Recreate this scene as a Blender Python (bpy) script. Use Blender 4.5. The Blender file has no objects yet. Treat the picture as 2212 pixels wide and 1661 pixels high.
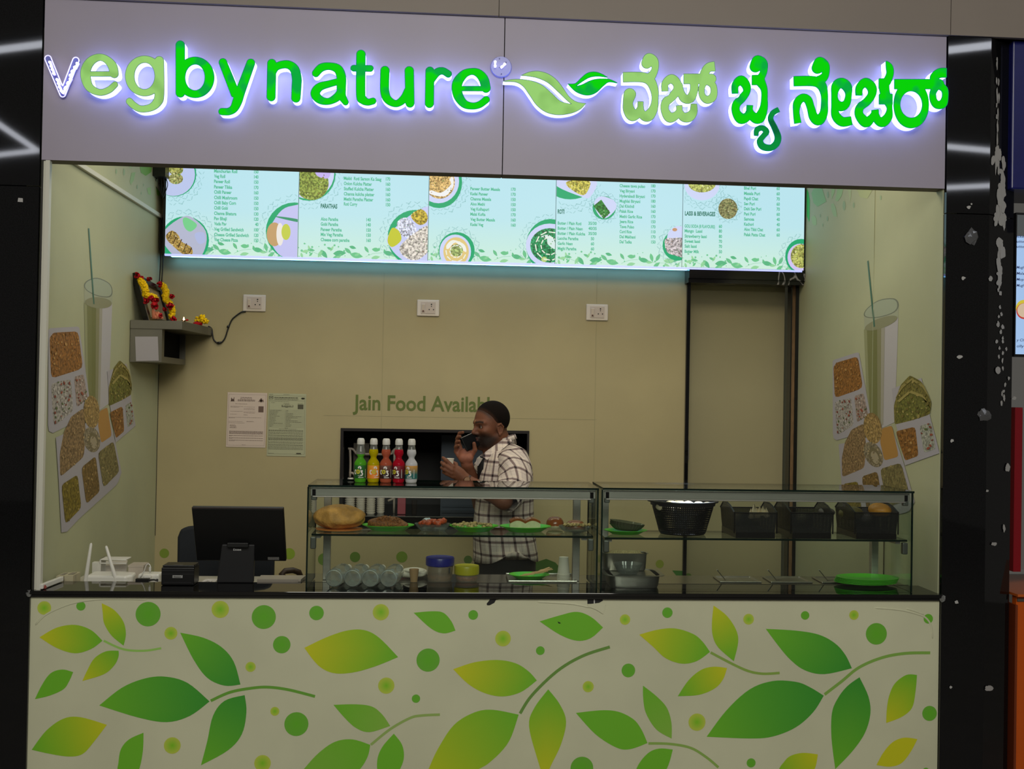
import bpy, bmesh, math, random
import numpy as np
from mathutils import Vector, Matrix
random.seed(7); rs = np.random.RandomState(7)
SC = bpy.context.scene; COL = SC.collection
# ---------------------------------------------------------------- camera
CP = np.array([1.5532, -4.1339, 1.7026]); YAW, PIT, ROL, FPX = .0685, .0110, .0175, 2250.3
_f = np.array([math.sin(YAW)*math.cos(PIT), math.cos(YAW)*math.cos(PIT), math.sin(PIT)])
_r = np.cross(_f, [0, 0, 1]); _r /= np.linalg.norm(_r); _u = np.cross(_r, _f)
CR = _r*math.cos(ROL)+_u*math.sin(ROL); CU = -_r*math.sin(ROL)+_u*math.cos(ROL)
cam = bpy.data.objects.new('camera', bpy.data.cameras.new('camera')); COL.objects.link(cam)
cam.data.sensor_width = 36; cam.data.lens = FPX/2212*36; cam.data.clip_end = 100
M = Matrix.Identity(4)
for i in range(3):
    M[i][0], M[i][1], M[i][2], M[i][3] = CR[i], CU[i], -_f[i], CP[i]
cam.matrix_world = M; SC.camera = cam
# ---------------------------------------------------------------- world, colour, lamps
SC.view_settings.view_transform = 'Standard'; SC.view_settings.look = 'None'
SC.view_settings.gamma = 1; SC.view_settings.exposure = 0.0; SC.view_settings.use_curve_mapping = False
SC.cycles.transparent_max_bounces = 32; SC.cycles.max_bounces = 8
W = bpy.data.worlds.new('world'); SC.world = W; W.use_nodes = True
W.node_tree.nodes['Background'].inputs[0].default_value = (.20, .19, .17, 1)
W.node_tree.nodes['Background'].inputs[1].default_value = .4
def lamp(kind, loc, power, col, size=1, size_y=None, to=None, name='lamp', spot=None, spread=None):
    l = bpy.data.lights.new(name, kind); l.energy = power; l.color = col
    if kind == 'AREA':
        l.size = size
        if size_y: l.shape = 'RECTANGLE'; l.size_y = size_y
        if spread: l.spread = spread
    else: l.shadow_soft_size = size
    if spot: l.spot_size = spot; l.spot_blend = .6
    o = bpy.data.objects.new(name, l); COL.objects.link(o); o.location = loc
    if to is not None: o.rotation_euler = (Vector(to)-Vector(loc)).to_track_quat('-Z', 'Y').to_euler()
    return o
lamp('AREA', (1.7, -5.5, 4.0), 182, (1, .97, .86), 3.2, 2.0, (1.8, 0, .5), 'concourse_ceiling_lamp')
lamp('AREA', (1.0, .55, 3.05), 10.5, (1, .88, .66), 1.5, .5, (1.0, .75, 0), 'stall_ceiling_lamp')
lamp('AREA', (2.6, .55, 3.05), 10.5, (1, .88, .66), 1.5, .5, (2.6, .75, 0), 'stall_ceiling_lamp')
# ---------------------------------------------------------------- pixel -> point on a real plane
def pt(px, py, x=None, y=None, z=None):
    d = _f*FPX + CR*(px-1106) - CU*(py-830.5)
    if x is not None: t = (x-CP[0])/d[0]
    elif y is not None: t = (y-CP[1])/d[1]
    else: t = (z-CP[2])/d[2]
    return CP+d*t
# ---------------------------------------------------------------- materials
def lin(c):
    c = np.array(c[:3], float)/255
    return tuple(np.where(c <= .04045, c/12.92, ((c+.055)/1.055)**2.4))
MATS = {}
def mat(name, col=(128,)*3, rough=.6, metal=0, emit=None, es=1, noise=0, nscale=20, attr=False, spec=None,
        bump=0, bscale=60, trans=0, col2=None, ior=None, detail=4, coat=0, stretch=None):
    if name in MATS: return MATS[name]
    m = bpy.data.materials.new(name); m.use_nodes = True; MATS[name] = m
    N, L = m.node_tree.nodes, m.node_tree.links; B = N['Principled BSDF']
    c = lin(col)+(1,); B.inputs['Base Color'].default_value = c
    B.inputs['Roughness'].default_value = rough; B.inputs['Metallic'].default_value = metal
    if spec is not None: B.inputs['Specular IOR Level'].default_value = spec
    if ior: B.inputs['IOR'].default_value = ior
    if trans: B.inputs['Transmission Weight'].default_value = trans
    if coat: B.inputs['Coat Weight'].default_value = coat; B.inputs['Coat Roughness'].default_value = .05
    src = None
    if attr:
        a = N.new('ShaderNodeVertexColor'); a.layer_name = 'Col'; src = a.outputs[0]
    if noise or bump:
        tc = N.new('ShaderNodeTexCoord'); co = tc.outputs['Object']
        if stretch:
            mp = N.new('ShaderNodeMapping'); mp.inputs['Scale'].default_value = stretch
            L.new(co, mp.inputs[0]); co = mp.outputs[0]
    if noise:
        n = N.new('ShaderNodeTexNoise'); n.inputs['Scale'].default_value = nscale; n.inputs['Detail'].default_value = detail
        L.new(co, n.inputs['Vector'])
        r = N.new('ShaderNodeValToRGB'); r.color_ramp.elements[0].position = .36; r.color_ramp.elements[1].position = .64
        L.new(n.outputs[0], r.inputs[0])
        if col2 is not None and not attr:
            r.color_ramp.elements[0].color = c; r.color_ramp.elements[1].color = lin(col2)+(1,); src = r.outputs[0]
        else:
            a, b = 1-noise, 1+noise*.35
            r.color_ramp.elements[0].color = (a, a, a, 1); r.color_ramp.elements[1].color = (b, b, b, 1)
            x = N.new('ShaderNodeMix'); x.data_type = 'RGBA'; x.blend_type = 'MULTIPLY'; x.inputs['Factor'].default_value = 1
            if src: L.new(src, x.inputs['A'])
            else: x.inputs['A'].default_value = c
            L.new(r.outputs[0], x.inputs['B']); src = x.outputs['Result']
    if src:
        L.new(src, B.inputs['Base Color'])
    if emit is not None:
        B.inputs['Emission Strength'].default_value = es
        if src and emit is True: L.new(src, B.inputs['Emission Color']); B.inputs['Base Color'].default_value = (0, 0, 0, 1); L.remove(B.inputs['Base Color'].links[0])
        else: B.inputs['Emission Color'].default_value = lin(emit)+(1,)
    if bump:
        n2 = N.new('ShaderNodeTexNoise'); n2.inputs['Scale'].default_value = bscale; n2.inputs['Detail'].default_value = 5
        L.new(co, n2.inputs['Vector'])
        bp = N.new('ShaderNodeBump'); bp.inputs['Strength'].default_value = bump; bp.inputs['Distance'].default_value = .01
        L.new(n2.outputs[0], bp.inputs['Height']); L.new(bp.outputs[0], B.inputs['Normal'])
    return m
def glass(name, tint=(225, 240, 232), refl=1.0, ior=1.45, rough=0.0, add=None):
    if name in MATS: return MATS[name]
    m = bpy.data.materials.new(name); m.use_nodes = True; MATS[name] = m
    N, L = m.node_tree.nodes, m.node_tree.links; N.clear()
    o = N.new('ShaderNodeOutputMaterial'); t = N.new('ShaderNodeBsdfTransparent'); t.inputs[0].default_value = lin(tint)+(1,)
    g = N.new('ShaderNodeBsdfGlossy'); g.inputs['Roughness'].default_value = rough; g.inputs['Color'].default_value = (refl,)*3+(1,)
    f = N.new('ShaderNodeFresnel'); ge = N.new('ShaderNodeNewGeometry'); mr = N.new('ShaderNodeMapRange'); mr.inputs['To Min'].default_value = ior; mr.inputs['To Max'].default_value = 1/ior
    L.new(ge.outputs['Backfacing'], mr.inputs['Value']); L.new(mr.outputs[0], f.inputs[0])
    x = N.new('ShaderNodeMixShader'); L.new(f.outputs[0], x.inputs[0]); L.new(t.outputs[0], x.inputs[1]); L.new(g.outputs[0], x.inputs[2])
    last = x
    if add:   # a milky share of diffuse plastic
        d = N.new('ShaderNodeBsdfDiffuse'); d.inputs[0].default_value = lin(add[0])+(1,)
        y = N.new('ShaderNodeMixShader'); y.inputs[0].default_value = add[1]; L.new(x.outputs[0], y.inputs[1]); L.new(d.outputs[0], y.inputs[2]); last = y
    L.new(last.outputs[0], o.inputs[0])
    return m
# ---------------------------------------------------------------- mesh builder
class MB:
    def __init__(s): s.v = []; s.f = []; s.m = []; s.c = []; s.uv = None
    def add(s, vs, fs, mi=0, col=None):
        b = len(s.v); s.v += [tuple(map(float, q)) for q in vs]
        s.c += [col or (255, 255, 255)]*len(vs) if (col is None or not isinstance(col, list)) else col
        s.f += [tuple(b+i for i in q) for q in fs]; s.m += [mi]*len(fs); return s
    def box(s, a, b, mi=0, col=None, rot=None, c=None, mis=None):
        x0, y0, z0 = a; x1, y1, z1 = b
        vs = [(x0, y0, z0), (x1, y0, z0), (x1, y1, z0), (x0, y1, z0), (x0, y0, z1), (x1, y0, z1), (x1, y1, z1), (x0, y1, z1)]
        if rot is not None:
            c = Vector(c) if c is not None else (Vector(a)+Vector(b))/2
            vs = [tuple(rot @ (Vector(q)-c)+c) for q in vs]
        fs = [(3, 2, 1, 0), (4, 5, 6, 7), (0, 1, 5, 4), (1, 2, 6, 5), (2, 3, 7, 6), (3, 0, 4, 7)]   # bottom top front right back left
        n0 = len(s.m); s.add(vs, fs, mi, col)
        if mis: s.m[n0:] = mis
        return s
    def ring(s, rings, close=True, cap0=True, cap1=True, mi=0, col=None):
        n = len(rings[0]); vs = [q for r in rings for q in r]; fs = []
        for i in range(len(rings)-1):
            for j in range(n if close else n-1):
                k = (j+1) % n; fs.append((i*n+j, i*n+k, (i+1)*n+k, (i+1)*n+j))
        if cap0: fs.append(tuple(range(n-1, -1, -1)))
        if cap1: fs.append(tuple((len(rings)-1)*n+j for j in range(n)))
        return s.add(vs, fs, mi, col)
    def lathe(s, prof, c, n=24, mi=0, col=None, axis=(0, 0, 1), sx=1, sy=1, cap0=True, cap1=True, wob=0, nw=0):
        ax = Vector(axis).normalized(); q = Vector((0, 0, 1)).rotation_difference(ax).to_matrix(); rings = []
        for r, h in prof:
            R = []
            for j in range(n):
                a = 2*math.pi*j/n; w = 1+wob*math.sin(a*nw) if nw else 1
                R.append(tuple(q @ Vector((r*w*math.cos(a)*sx, r*w*math.sin(a)*sy, h))+Vector(c)))
            rings.append(R)
        return s.ring(rings, True, cap0, cap1, mi, col)
    def cyl(s, a, b, r, n=12, mi=0, col=None, r2=None):
        d = Vector(b)-Vector(a)
        return s.lathe([(r, 0), (r if r2 is None else r2, d.length)], a, n, mi, col, d)
    def tube(s, path, r, n=8, mi=0, col=None):
        P = [Vector(p) for p in path]; rings = []; up = Vector((0, 0, 1)); prev = None
        for i, p in enumerate(P):
            d = (P[min(i+1, len(P)-1)]-P[max(i-1, 0)]).normalized()
            if prev is None:
                a = d.cross(up)
                if a.length < .1: a = d.cross(Vector((1, 0, 0)))
            else: a = prev - d*prev.dot(d)
            a.normalize(); prev = a; b = d.cross(a); rr = r[i] if isinstance(r, (list, tuple)) else r
            rings.append([tuple(p+a*math.cos(2*math.pi*j/n)*rr+b*math.sin(2*math.pi*j/n)*rr) for j in range(n)])
        return s.ring(rings, mi=mi, col=col)
    def prism(s, poly, n, d, mi=0, col=None):          # planar polygon (3-D points, convex or not) pushed along n by d
        k = len(poly); n = np.array(n, float)*d
        vs = [tuple(p) for p in poly]+[tuple(np.array(p)+n) for p in poly]
        fs = [tuple(range(k-1, -1, -1)), tuple(range(k, 2*k))]+[(i, (i+1) % k, k+(i+1) % k, k+i) for i in range(k)]
        return s.add(vs, fs, mi, col)
    def build(s, name, mats, parent=None, origin=None, smooth=None, bevel=0):
        o0 = ORG.get(parent.name, Vector((0, 0, 0))) if parent else (Vector(origin) if origin is not None else Vector((0, 0, 0)))
        me = bpy.data.meshes.new(name); V = [tuple(Vector(v)-o0) for v in s.v]
        me.from_pydata(V, [], s.f); me.validate(clean_customdata=False)
        if len(me.polygons) == len(s.m): me.polygons.foreach_set('material_index', s.m)
        for m in (mats if isinstance(mats, (list, tuple)) else [mats]): me.materials.append(m)
        if any(c != (255, 255, 255) for c in s.c):
            ca = me.color_attributes.new('Col', 'FLOAT_COLOR', 'POINT')
            C4 = np.ones((len(s.v), 4), np.float32); cc = np.array([q[:3] for q in s.c], float)/255
            C4[:, :3] = np.where(cc <= .04045, cc/12.92, ((cc+.055)/1.055)**2.4); ca.data.foreach_set('color', C4.ravel())
        if s.uv is not None:
            ul = me.uv_layers.new(name='UV'); idx = np.zeros(len(me.loops), np.int32); me.loops.foreach_get('vertex_index', idx)
            ul.data.foreach_set('uv', np.array(s.uv, np.float32)[idx].ravel())
        o = bpy.data.objects.new(name, me); COL.objects.link(o)
        if parent: o.parent = parent
        elif origin is not None: o.location = o0
        ORG[o.name] = o0
        if smooth is not None:
            me.shade_smooth()
            if smooth < 3: me.set_sharp_from_angle(angle=smooth)
        if bevel:
            b = o.modifiers.new('bevel', 'BEVEL'); b.width = bevel; b.segments = 2; b.limit_method = 'ANGLE'
        me.update(); return o
ORG = {}
def thing(name, label, cat, loc, group=None):
    o = bpy.data.objects.new(name, None); COL.objects.link(o); o.location = loc; o.empty_display_size = .05
    o['label'] = label; o['category'] = cat
    if group: o['group'] = group
    ORG[o.name] = Vector(loc); return o
def tag(o, label, cat, group=None):
    o['label'] = label; o['category'] = cat
    if group: o['group'] = group
    return o
def struct(name, mb, m, **k):
    o = mb.build(name, m, **k); o['kind'] = 'structure'; return o
def dup(root, loc, label=None, group=None, rotz=None):
    def cp(o, par):
        c = o.copy(); COL.objects.link(c); c.parent = par; ORG[c.name] = ORG.get(o.name, Vector((0, 0, 0)))
        for ch in o.children: cp(ch, c)
        return c
    r = cp(root, None); r.location = loc
    if label: r['label'] = label
    if group: r['group'] = group
    if rotz is not None: r.rotation_euler.z = rotz
    return r
def spline(P, k=6, closed=False):
    P = np.array(P, float); n = len(P); out = []
    for i in range(n if closed else n-1):
        g = (lambda j: P[j % n]) if closed else (lambda j: P[min(max(j, 0), n-1)])
        a, b, c, d = g(i-1), g(i), g(i+1), g(i+2)
        for t in np.arange(k)/k:
            out.append(.5*((2*b)+(-a+c)*t+(2*a-5*b+4*c-d)*t*t+(-a+3*b-3*c+d)*t**3))
    if not closed: out.append(P[-1])
    return np.array(out)
# flat outline with holes -> mesh data (via a 2-D curve), loops are lists of (u,v); returns verts, faces
def fill2d(loops, depth=0.0):
    cu = bpy.data.curves.new('t', 'CURVE'); cu.dimensions = '2D'; cu.fill_mode = 'BOTH' if depth else 'FRONT'; cu.extrude = depth/2
    for lp in loops:
        sp = cu.splines.new('POLY'); sp.points.add(len(lp)-1); sp.use_cyclic_u = True
        sp.points.foreach_set('co', np.array([(a, b, 0, 1) for a, b in lp], np.float32).ravel())
    o = bpy.data.objects.new('t', cu); me = o.to_mesh()
    n = len(me.vertices); V = np.zeros(n*3, np.float32); me.vertices.foreach_get('co', V); V = V.reshape(-1, 3).astype(float)
    F = [tuple(p.vertices) for p in me.polygons]; o.to_mesh_clear(); bpy.data.objects.remove(o); bpy.data.curves.remove(cu)
    return V, F
def slab2d(loops, y0, y1):
    V, F = fill2d(loops); V = V[:, :2]; b = MB(); b.add([(x, y0, z) for x, z in V], F); b.add([(x, y1, z) for x, z in V], [f[::-1] for f in F])
    for lp in loops:
        n = len(lp); b.add([(x, y0, z) for x, z in lp]+[(x, y1, z) for x, z in lp], [(i, (i+1) % n, n+(i+1) % n, n+i) for i in range(n)])
    return b
_TX = {}
def text2d(s, bold=0.0):
    k = (s, bold)
    if k not in _TX:
        cu = bpy.data.curves.new('t', 'FONT'); cu.body = s; cu.size = 1; cu.offset = bold; cu.resolution_u = 3
        o = bpy.data.objects.new('t', cu); me = o.to_mesh(); n = len(me.vertices)
        V = np.zeros(n*3, np.float32); me.vertices.foreach_get('co', V); V = V.reshape(-1, 3).astype(float)
        F = [tuple(p.vertices) for p in me.polygons]; o.to_mesh_clear(); bpy.data.objects.remove(o); bpy.data.curves.remove(cu)
        _TX[k] = (V, F)
    return _TX[k]
CAPH = None
def text_on(mb, s, a, b, h, up=(0, 0, 1), mi=0, col=None, bold=.0, nrm=(0, -1, 0), off=0.0):
    """write s from world point a (baseline left) to b (baseline right), cap height h, in the plane of (b-a, up)"""
    global CAPH
    if CAPH is None: CAPH = text2d('H')[0][:, 1].max()
    V, F = text2d(s, bold)
    if not len(V): return
    x0, x1 = V[:, 0].min(), V[:, 0].max(); a = np.array(a, float); b = np.array(b, float); up = np.array(up, float)
    P = a+np.outer((V[:, 0]-x0)/(x1-x0), b-a)+np.outer(V[:, 1]/CAPH*h, up)+np.array(nrm)*off
    mb.add(P, F, mi, col)
# signed-distance strokes -> outlines by marching squares
def strokes_outline(strokes, step=1.0, pad=24, polys=()):
    """strokes: dicts(p=[(x,y,r)..], closed, f0, f1); polys: extra filled polygons; returns list of loops"""
    allp = np.array([q for s in strokes for q in s['p']]+[(x, y, 0) for P in polys for x, y in P])
    x0, y0 = (allp[:, :2]-allp[:, 2:3]).min(0)-pad; x1, y1 = (allp[:, :2]+allp[:, 2:3]).max(0)+pad
    X, Y = np.meshgrid(np.arange(x0, x1, step), np.arange(y0, y1, step)); D = np.full(X.shape, 1e3)
    for s in strokes:
        P = spline(s['p'], s.get('k', 6), s.get('closed', False))
        if s.get('closed'): P = np.vstack([P, P[:1]])
        d = np.full(X.shape, 1e3)
        for (ax, ay, ar), (bx, by, br) in zip(P[:-1], P[1:]):
            vx, vy = bx-ax, by-ay; L = vx*vx+vy*vy+1e-9
            t = np.clip(((X-ax)*vx+(Y-ay)*vy)/L, 0, 1)
            d = np.minimum(d, np.hypot(X-ax-t*vx, Y-ay-t*vy)-(ar+t*(br-ar)))
        for flag, A, B in (('f0', P[0], P[1]), ('f1', P[-1], P[-2])):
            if s.get(flag):
                n = (A-B)[:2]; n /= np.hypot(*n)
                h = (X-A[0])*n[0]+(Y-A[1])*n[1]; near = np.hypot(X-A[0], Y-A[1]) < A[2]*1.6
                d = np.where(near, np.maximum(d, h), d)
        D = np.minimum(D, d)
    return march(X, Y, D)
def march(X, Y, D):
    ny, nx = D.shape; S = D < 0; nxt = {}; pos = {}
    def ep(a, b):     # point on grid edge a-b (indices)
        k = (min(a, b), max(a, b))
        if k not in pos:
            da, db = D[a], D[b]; t = da/(da-db); pos[k] = (X[a]+t*(X[b]-X[a]), Y[a]+t*(Y[b]-Y[a]))
        return k
    cells = np.argwhere((S[:-1, :-1].astype(int)+S[1:, :-1]+S[:-1, 1:]+S[1:, 1:]) % 4 != 0)
    for i, j in cells:
        i, j = int(i), int(j)
        c = [(i, j), (i, j+1), (i+1, j+1), (i+1, j)]; v = [bool(S[q]) for q in c]; ins = []; outs = []
        for k in range(4):
            a, b = c[k], c[(k+1) % 4]
            if v[k] and not v[(k+1) % 4]: outs.append(ep(a, b))
            if not v[k] and v[(k+1) % 4]: ins.append(ep(a, b))
        for a, b in zip(outs, ins): nxt[a] = b
    loops = []; seen = set()
    for st in list(nxt):
        if st in seen: continue
        lp = []; k = st
        while k in nxt and k not in seen: seen.add(k); lp.append(pos[k]); k = nxt[k]
        if len(lp) > 6: loops.append(simplify(lp, .12))
    return loops
def simplify(lp, tol):
    P = np.array(lp); n = len(P)
    keep = [0]; 
    def rec(a, b):
        if b-a < 2: return
        d = P[b]-P[a]; L = np.hypot(*d)+1e-9; q = P[a+1:b]-P[a]
        e = np.abs(q[:, 0]*d[1]-q[:, 1]*d[0])/L; k = int(e.argmax())
        if e[k] > tol: rec(a, a+1+k); keep.append(a+1+k); rec(a+1+k, b)
    m = int(np.hypot(*(P-P[0]).T).argmax()); rec(0, m); keep.append(m); rec(m, n-1); keep.append(n-1)
    return [tuple(P[i]) for i in sorted(set(keep))]
# implicit solids -> one smooth surface (surface nets)
class SDF:
    def __init__(s, lo, hi, h):
        s.lo = np.array(lo, float); s.h = h; s.n = np.ceil((np.array(hi)-s.lo)/h).astype(int)+1
        s.D = np.full(s.n, 9.0, np.float32)
    def _sub(s, lo, hi, m):
        a = np.clip(np.floor((np.array(lo)-m-s.lo)/s.h).astype(int), 0, s.n); b = np.clip(np.ceil((np.array(hi)+m-s.lo)/s.h).astype(int)+1, 0, s.n)
        sl = tuple(slice(i, j) for i, j in zip(a, b)); g = [s.lo[i]+s.h*np.arange(a[i], b[i]) for i in range(3)]
        return sl, np.meshgrid(*g, indexing='ij')
    def _mix(s, sl, d, k, op):
        D = s.D[sl]
        if op == 'sub':
            e = np.clip(.5-.5*(D+d)/k, 0, 1); s.D[sl] = D+(-d-D)*e+k*e*(1-e)
        else:
            e = np.clip(.5+.5*(D-d)/k, 0, 1); s.D[sl] = D+(d-D)*e-k*e*(1-e)
    def cap(s, a, b, ra, rb=None, k=.01, op='add'):
        a = np.array(a, float); b = np.array(b, float); rb = ra if rb is None else rb; R = max(ra, rb)
        sl, (X, Y, Z) = s._sub(np.minimum(a, b)-R, np.maximum(a, b)+R, k*1.5+s.h*3); v = b-a; L = v@v+1e-12
        t = np.clip(((X-a[0])*v[0]+(Y-a[1])*v[1]+(Z-a[2])*v[2])/L, 0, 1)
        d = np.sqrt((X-a[0]-t*v[0])**2+(Y-a[1]-t*v[1])**2+(Z-a[2]-t*v[2])**2)-(ra+t*(rb-ra)); s._mix(sl, d, k, op); return s
    def ell(s, c, r, k=.01, rot=None, op='add'):
        c = np.array(c, float); r = np.array(r, float); R = r.max()
        sl, (X, Y, Z) = s._sub(c-R, c+R, k*1.5+s.h*3); p = np.stack([X-c[0], Y-c[1], Z-c[2]], -1)
        if rot is not None: p = p @ np.array(rot)           # columns of rot = local axes
        q = np.sqrt(((p/r)**2).sum(-1)); g = np.sqrt(((p/(r*r))**2).sum(-1))+1e-9
        s._mix(sl, q*(q-1)/g, k, op); return s
    def mesh(s):
        D = s.D; S = D < 0; cnt = np.zeros(tuple(s.n-1), int)
        for i in (0, 1):
            for j in (0, 1):
                for k in (0, 1): cnt += S[i:s.n[0]-1+i, j:s.n[1]-1+j, k:s.n[2]-1+k]
        act = (cnt > 0) & (cnt < 8); idx = -np.ones(act.shape, int); A = np.argwhere(act); idx[act] = np.arange(len(A))
        acc = np.zeros((len(A), 3)); num = np.zeros(len(A))
        corners = [(i, j, k) for i in (0, 1) for j in (0, 1) for k in (0, 1)]
        for a in corners:
            for ax in range(3):
                if a[ax]: continue
                b = list(a); b[ax] = 1; da = D[A[:, 0]+a[0], A[:, 1]+a[1], A[:, 2]+a[2]]; db = D[A[:, 0]+b[0], A[:, 1]+b[1], A[:, 2]+b[2]]
                c = (da < 0) != (db < 0); t = np.where(c, da/np.where(c, da-db, 1), 0); p = np.array(a, float)[None].repeat(len(A), 0); p[:, ax] += t
                acc += p*c[:, None]; num += c
        V = s.lo+s.h*(A+acc/num[:, None]); F = []
        for ax in range(3):
            u, w = (ax+1) % 3, (ax+2) % 3; sa = [slice(None)]*3; sb = [slice(None)]*3; sa[ax] = slice(0, -1); sb[ax] = slice(1, None)
            ch = S[tuple(sa)] != S[tuple(sb)]; E = np.argwhere(ch); m = (E[:, u] > 0) & (E[:, w] > 0) & (E[:, u] < s.n[u]-1) & (E[:, w] < s.n[w]-1); E = E[m]
            def I(du, dw): q = E.copy(); q[:, u] -= du; q[:, w] -= dw; return idx[q[:, 0], q[:, 1], q[:, 2]]
            Q = np.stack([I(1, 1), I(0, 1), I(0, 0), I(1, 0)], 1); ins = S[E[:, 0], E[:, 1], E[:, 2]]
            Q[~ins] = Q[~ins][:, ::-1]; F.append(Q)
        return V, np.vstack(F)
def sdf_obj(S, name, m, parent=None, origin=None, colfn=None, relax=1):
    V, F = S.mesh(); b = MB(); cols = [tuple(c) for c in colfn(V)] if colfn is not None else None
    b.v = [tuple(v) for v in V]; b.f = [tuple(int(i) for i in f) for f in F]; b.m = [0]*len(b.f); b.c = cols or [(255, 255, 255)]*len(V)
    return b.build(name, m, parent, origin, smooth=4)
def rotm(ax, deg): return Matrix.Rotation(math.radians(deg), 3, ax)
# ================================================================ SETTING
WX, DB = 3.6, 1.732; ZB, ZT, ZC = 2.5832, 3.2084, .925
wallm = mat('wallpaper_cream', (178, 180, 146), .55, noise=.05, nscale=3); wallb = mat('wallpaper_back_dimmed', (164, 152, 112), .55, noise=.05, nscale=3)  # back wall is the same paper, its dimmer, warmer light put into the colour
granite = mat('black_granite', (9, 9, 10), .035, noise=.7, nscale=260, col2=(20, 20, 22), spec=.5)
floorm = mat('floor_tile', (120, 116, 108), .3, noise=.1, nscale=4)
beige = mat('bulkhead_beige', (132, 122, 114), .6, noise=.04, nscale=2)
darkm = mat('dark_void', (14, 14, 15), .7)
struct('floor', MB().box((-6, -12, -.05), (9, 6, 0)), floorm)
struct('wall_left', MB().box((-.06, .012, .9), (0, DB, 3.1)).box((-.06, .2, 0), (0, DB, .9)), wallm)
struct('wall_right', MB().box((WX, .012, .9), (WX+.06, DB+.3, 3.1)).box((WX, .2, 0), (WX+.06, DB+.3, .9)), wallm)
hx0, hz1 = pt(738, 926, y=DB)[0], pt(738, 926, y=DB)[2]; hx1 = pt(1142, 1000, y=DB)[0]; hz0 = pt(800, 1136, y=DB)[2]
dx0 = pt(1480, 1000, y=DB)[0]; dx1 = WX; dz1 = pt(1600, 583, y=DB)[2]
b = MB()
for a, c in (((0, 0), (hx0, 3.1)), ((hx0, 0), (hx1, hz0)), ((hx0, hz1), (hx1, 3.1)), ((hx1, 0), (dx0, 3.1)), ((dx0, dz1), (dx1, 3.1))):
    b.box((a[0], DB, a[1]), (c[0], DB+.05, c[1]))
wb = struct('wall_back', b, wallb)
struct('ceiling', MB().box((-.1, .08, 3.1), (WX+.1, DB+.3, 3.15)), mat('stall_ceiling', (200, 198, 188), .7))
# dark kitchen behind the hatch
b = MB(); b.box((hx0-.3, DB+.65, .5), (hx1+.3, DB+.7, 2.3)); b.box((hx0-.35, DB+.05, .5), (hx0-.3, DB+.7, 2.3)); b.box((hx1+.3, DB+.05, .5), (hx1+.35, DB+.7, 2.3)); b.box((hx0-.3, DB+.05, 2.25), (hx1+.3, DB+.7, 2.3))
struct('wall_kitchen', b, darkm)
# fine wallpaper seams, proud by a hair
sm = mat('seam_line', (150, 144, 108), .7); b = MB()
for px, y0, y1 in ((830, 590, 925), (1290, 590, 1040)):
    p = pt(px, y0, y=DB); q = pt(px-4, y1, y=DB); b.box((p[0]-.0012, DB-.0012, q[2]), (p[0]+.0012, DB, p[2]))
for py in (897,): 
    p = pt(700, py, y=DB); q = pt(1290, py+7, y=DB); b.box((p[0], DB-.001, p[2]-.001), (q[0], DB, p[2]+.001))
b.build('wallpaper_seam', sm, wb)
b = MB(); b.box((0, DB-.003, .9), (.003, DB, 2.3)); b.build('corner_seam', mat('corner_line', (50, 46, 30), .8), wb)
# right-wall seam between two wallpaper sheets
wr = bpy.data.objects['wall_right']; p = pt(1888, 600, x=WX)
b = MB().box((WX-.002, p[1]-.0015, .9), (WX, p[1]+.0015, 2.9)); b.build('wallpaper_seam', mat('seam_pale', (166, 170, 140), .7), wr)
# pillars of black granite left and right
lp0 = pt(-60, 800, y=0)[0]
b = MB().box((lp0, -.012, 0), (0-.004, .3, pt(95, 404, y=0)[2]-.002)); b.box((lp0, -.012, pt(95, 404, y=0)[2]+.002), (-.004, .3, ZT))
struct('trim_1', b, granite)
r1 = pt(2133, 800, y=-.012)[0]; r2 = pt(2190, 800, y=.06)[0]; zz = pt(2090, 463, y=0)[2]
b = MB()
for z0, z1 in ((0, zz-.002), (zz+.002, ZT)):
    P = [(WX+.004, -.012), (r1, -.012), (r2, .075), (r2, .35), (WX+.004, .35)]
    b.prism([(x, y, z0) for x, y in P], (0, 0, 1), z1-z0)
pr = struct('trim_2', b, granite)
tube = mat('lamp_tube_white', (255, 255, 255), .4, emit=(240, 244, 255), es=11)
for P_, Q_ in (((-2.6, -4.72), (-1.1, -4.05)), ((-3.0, -6.4), (-3.07, -8.06)), ((-3.07, -8.06), (-4.2, -8.66)), ((5.0, -3.78), (6.3, -3.05)), ((6.5, -6.40), (7.9, -6.68)), ((7.5, -8.62), (8.7, -8.10))):
    a_, c_ = Vector((*P_, 4.4)), Vector((*Q_, 4.4)); t = thing('linear_lamp', 'white linear lamp of the concourse ceiling, mirrored in the granite pillars', 'lamp', (a_+c_)/2, 'concourse linear lamps')
    MB().tube([a_, c_], .028, 8).build('lamp_tube', tube, t); MB().box((-.5, -.02, .03), (.5, .02, .07)).v
    MB().tube([a_+Vector((0, 0, .06)), c_+Vector((0, 0, .06))], .03, 4).build('lamp_rail', mat('rail_black', (14, 14, 14), .6), t)
# bulkhead above the fascia
b = MB()
xs = [-1.5, pt(1078, 20, y=-.02)[0], pt(2054, 40, y=-.02)[0], 5.5]
for a, c in zip(xs[:-1], xs[1:]): b.box((a+.0015, -.02, ZT+.002), (c-.0015, .3, 4.6))
b.box((-1.5, 0, ZT+.002), (5.5, .29, 4.55))
struct('wall_front', b, beige)
# pvc corner strip on the left jamb, made of two flat channels
pv = mat('white_pvc', (205, 203, 190), .4); p = pt(94, 700, y=0); q = pt(104, 700, y=0)
b = MB(); b.box((.004, .006, ZC), (.013, .02, ZB-.001)); b.box((.016, -.004, ZC), (.032, .018, ZB-.001)); b.box((.0, .0, ZC+.0), (.005, .02, ZB-.001), 1)
struct('trim_3', b, [pv, mat('jamb_dark', (40, 38, 34), .6)])
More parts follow.
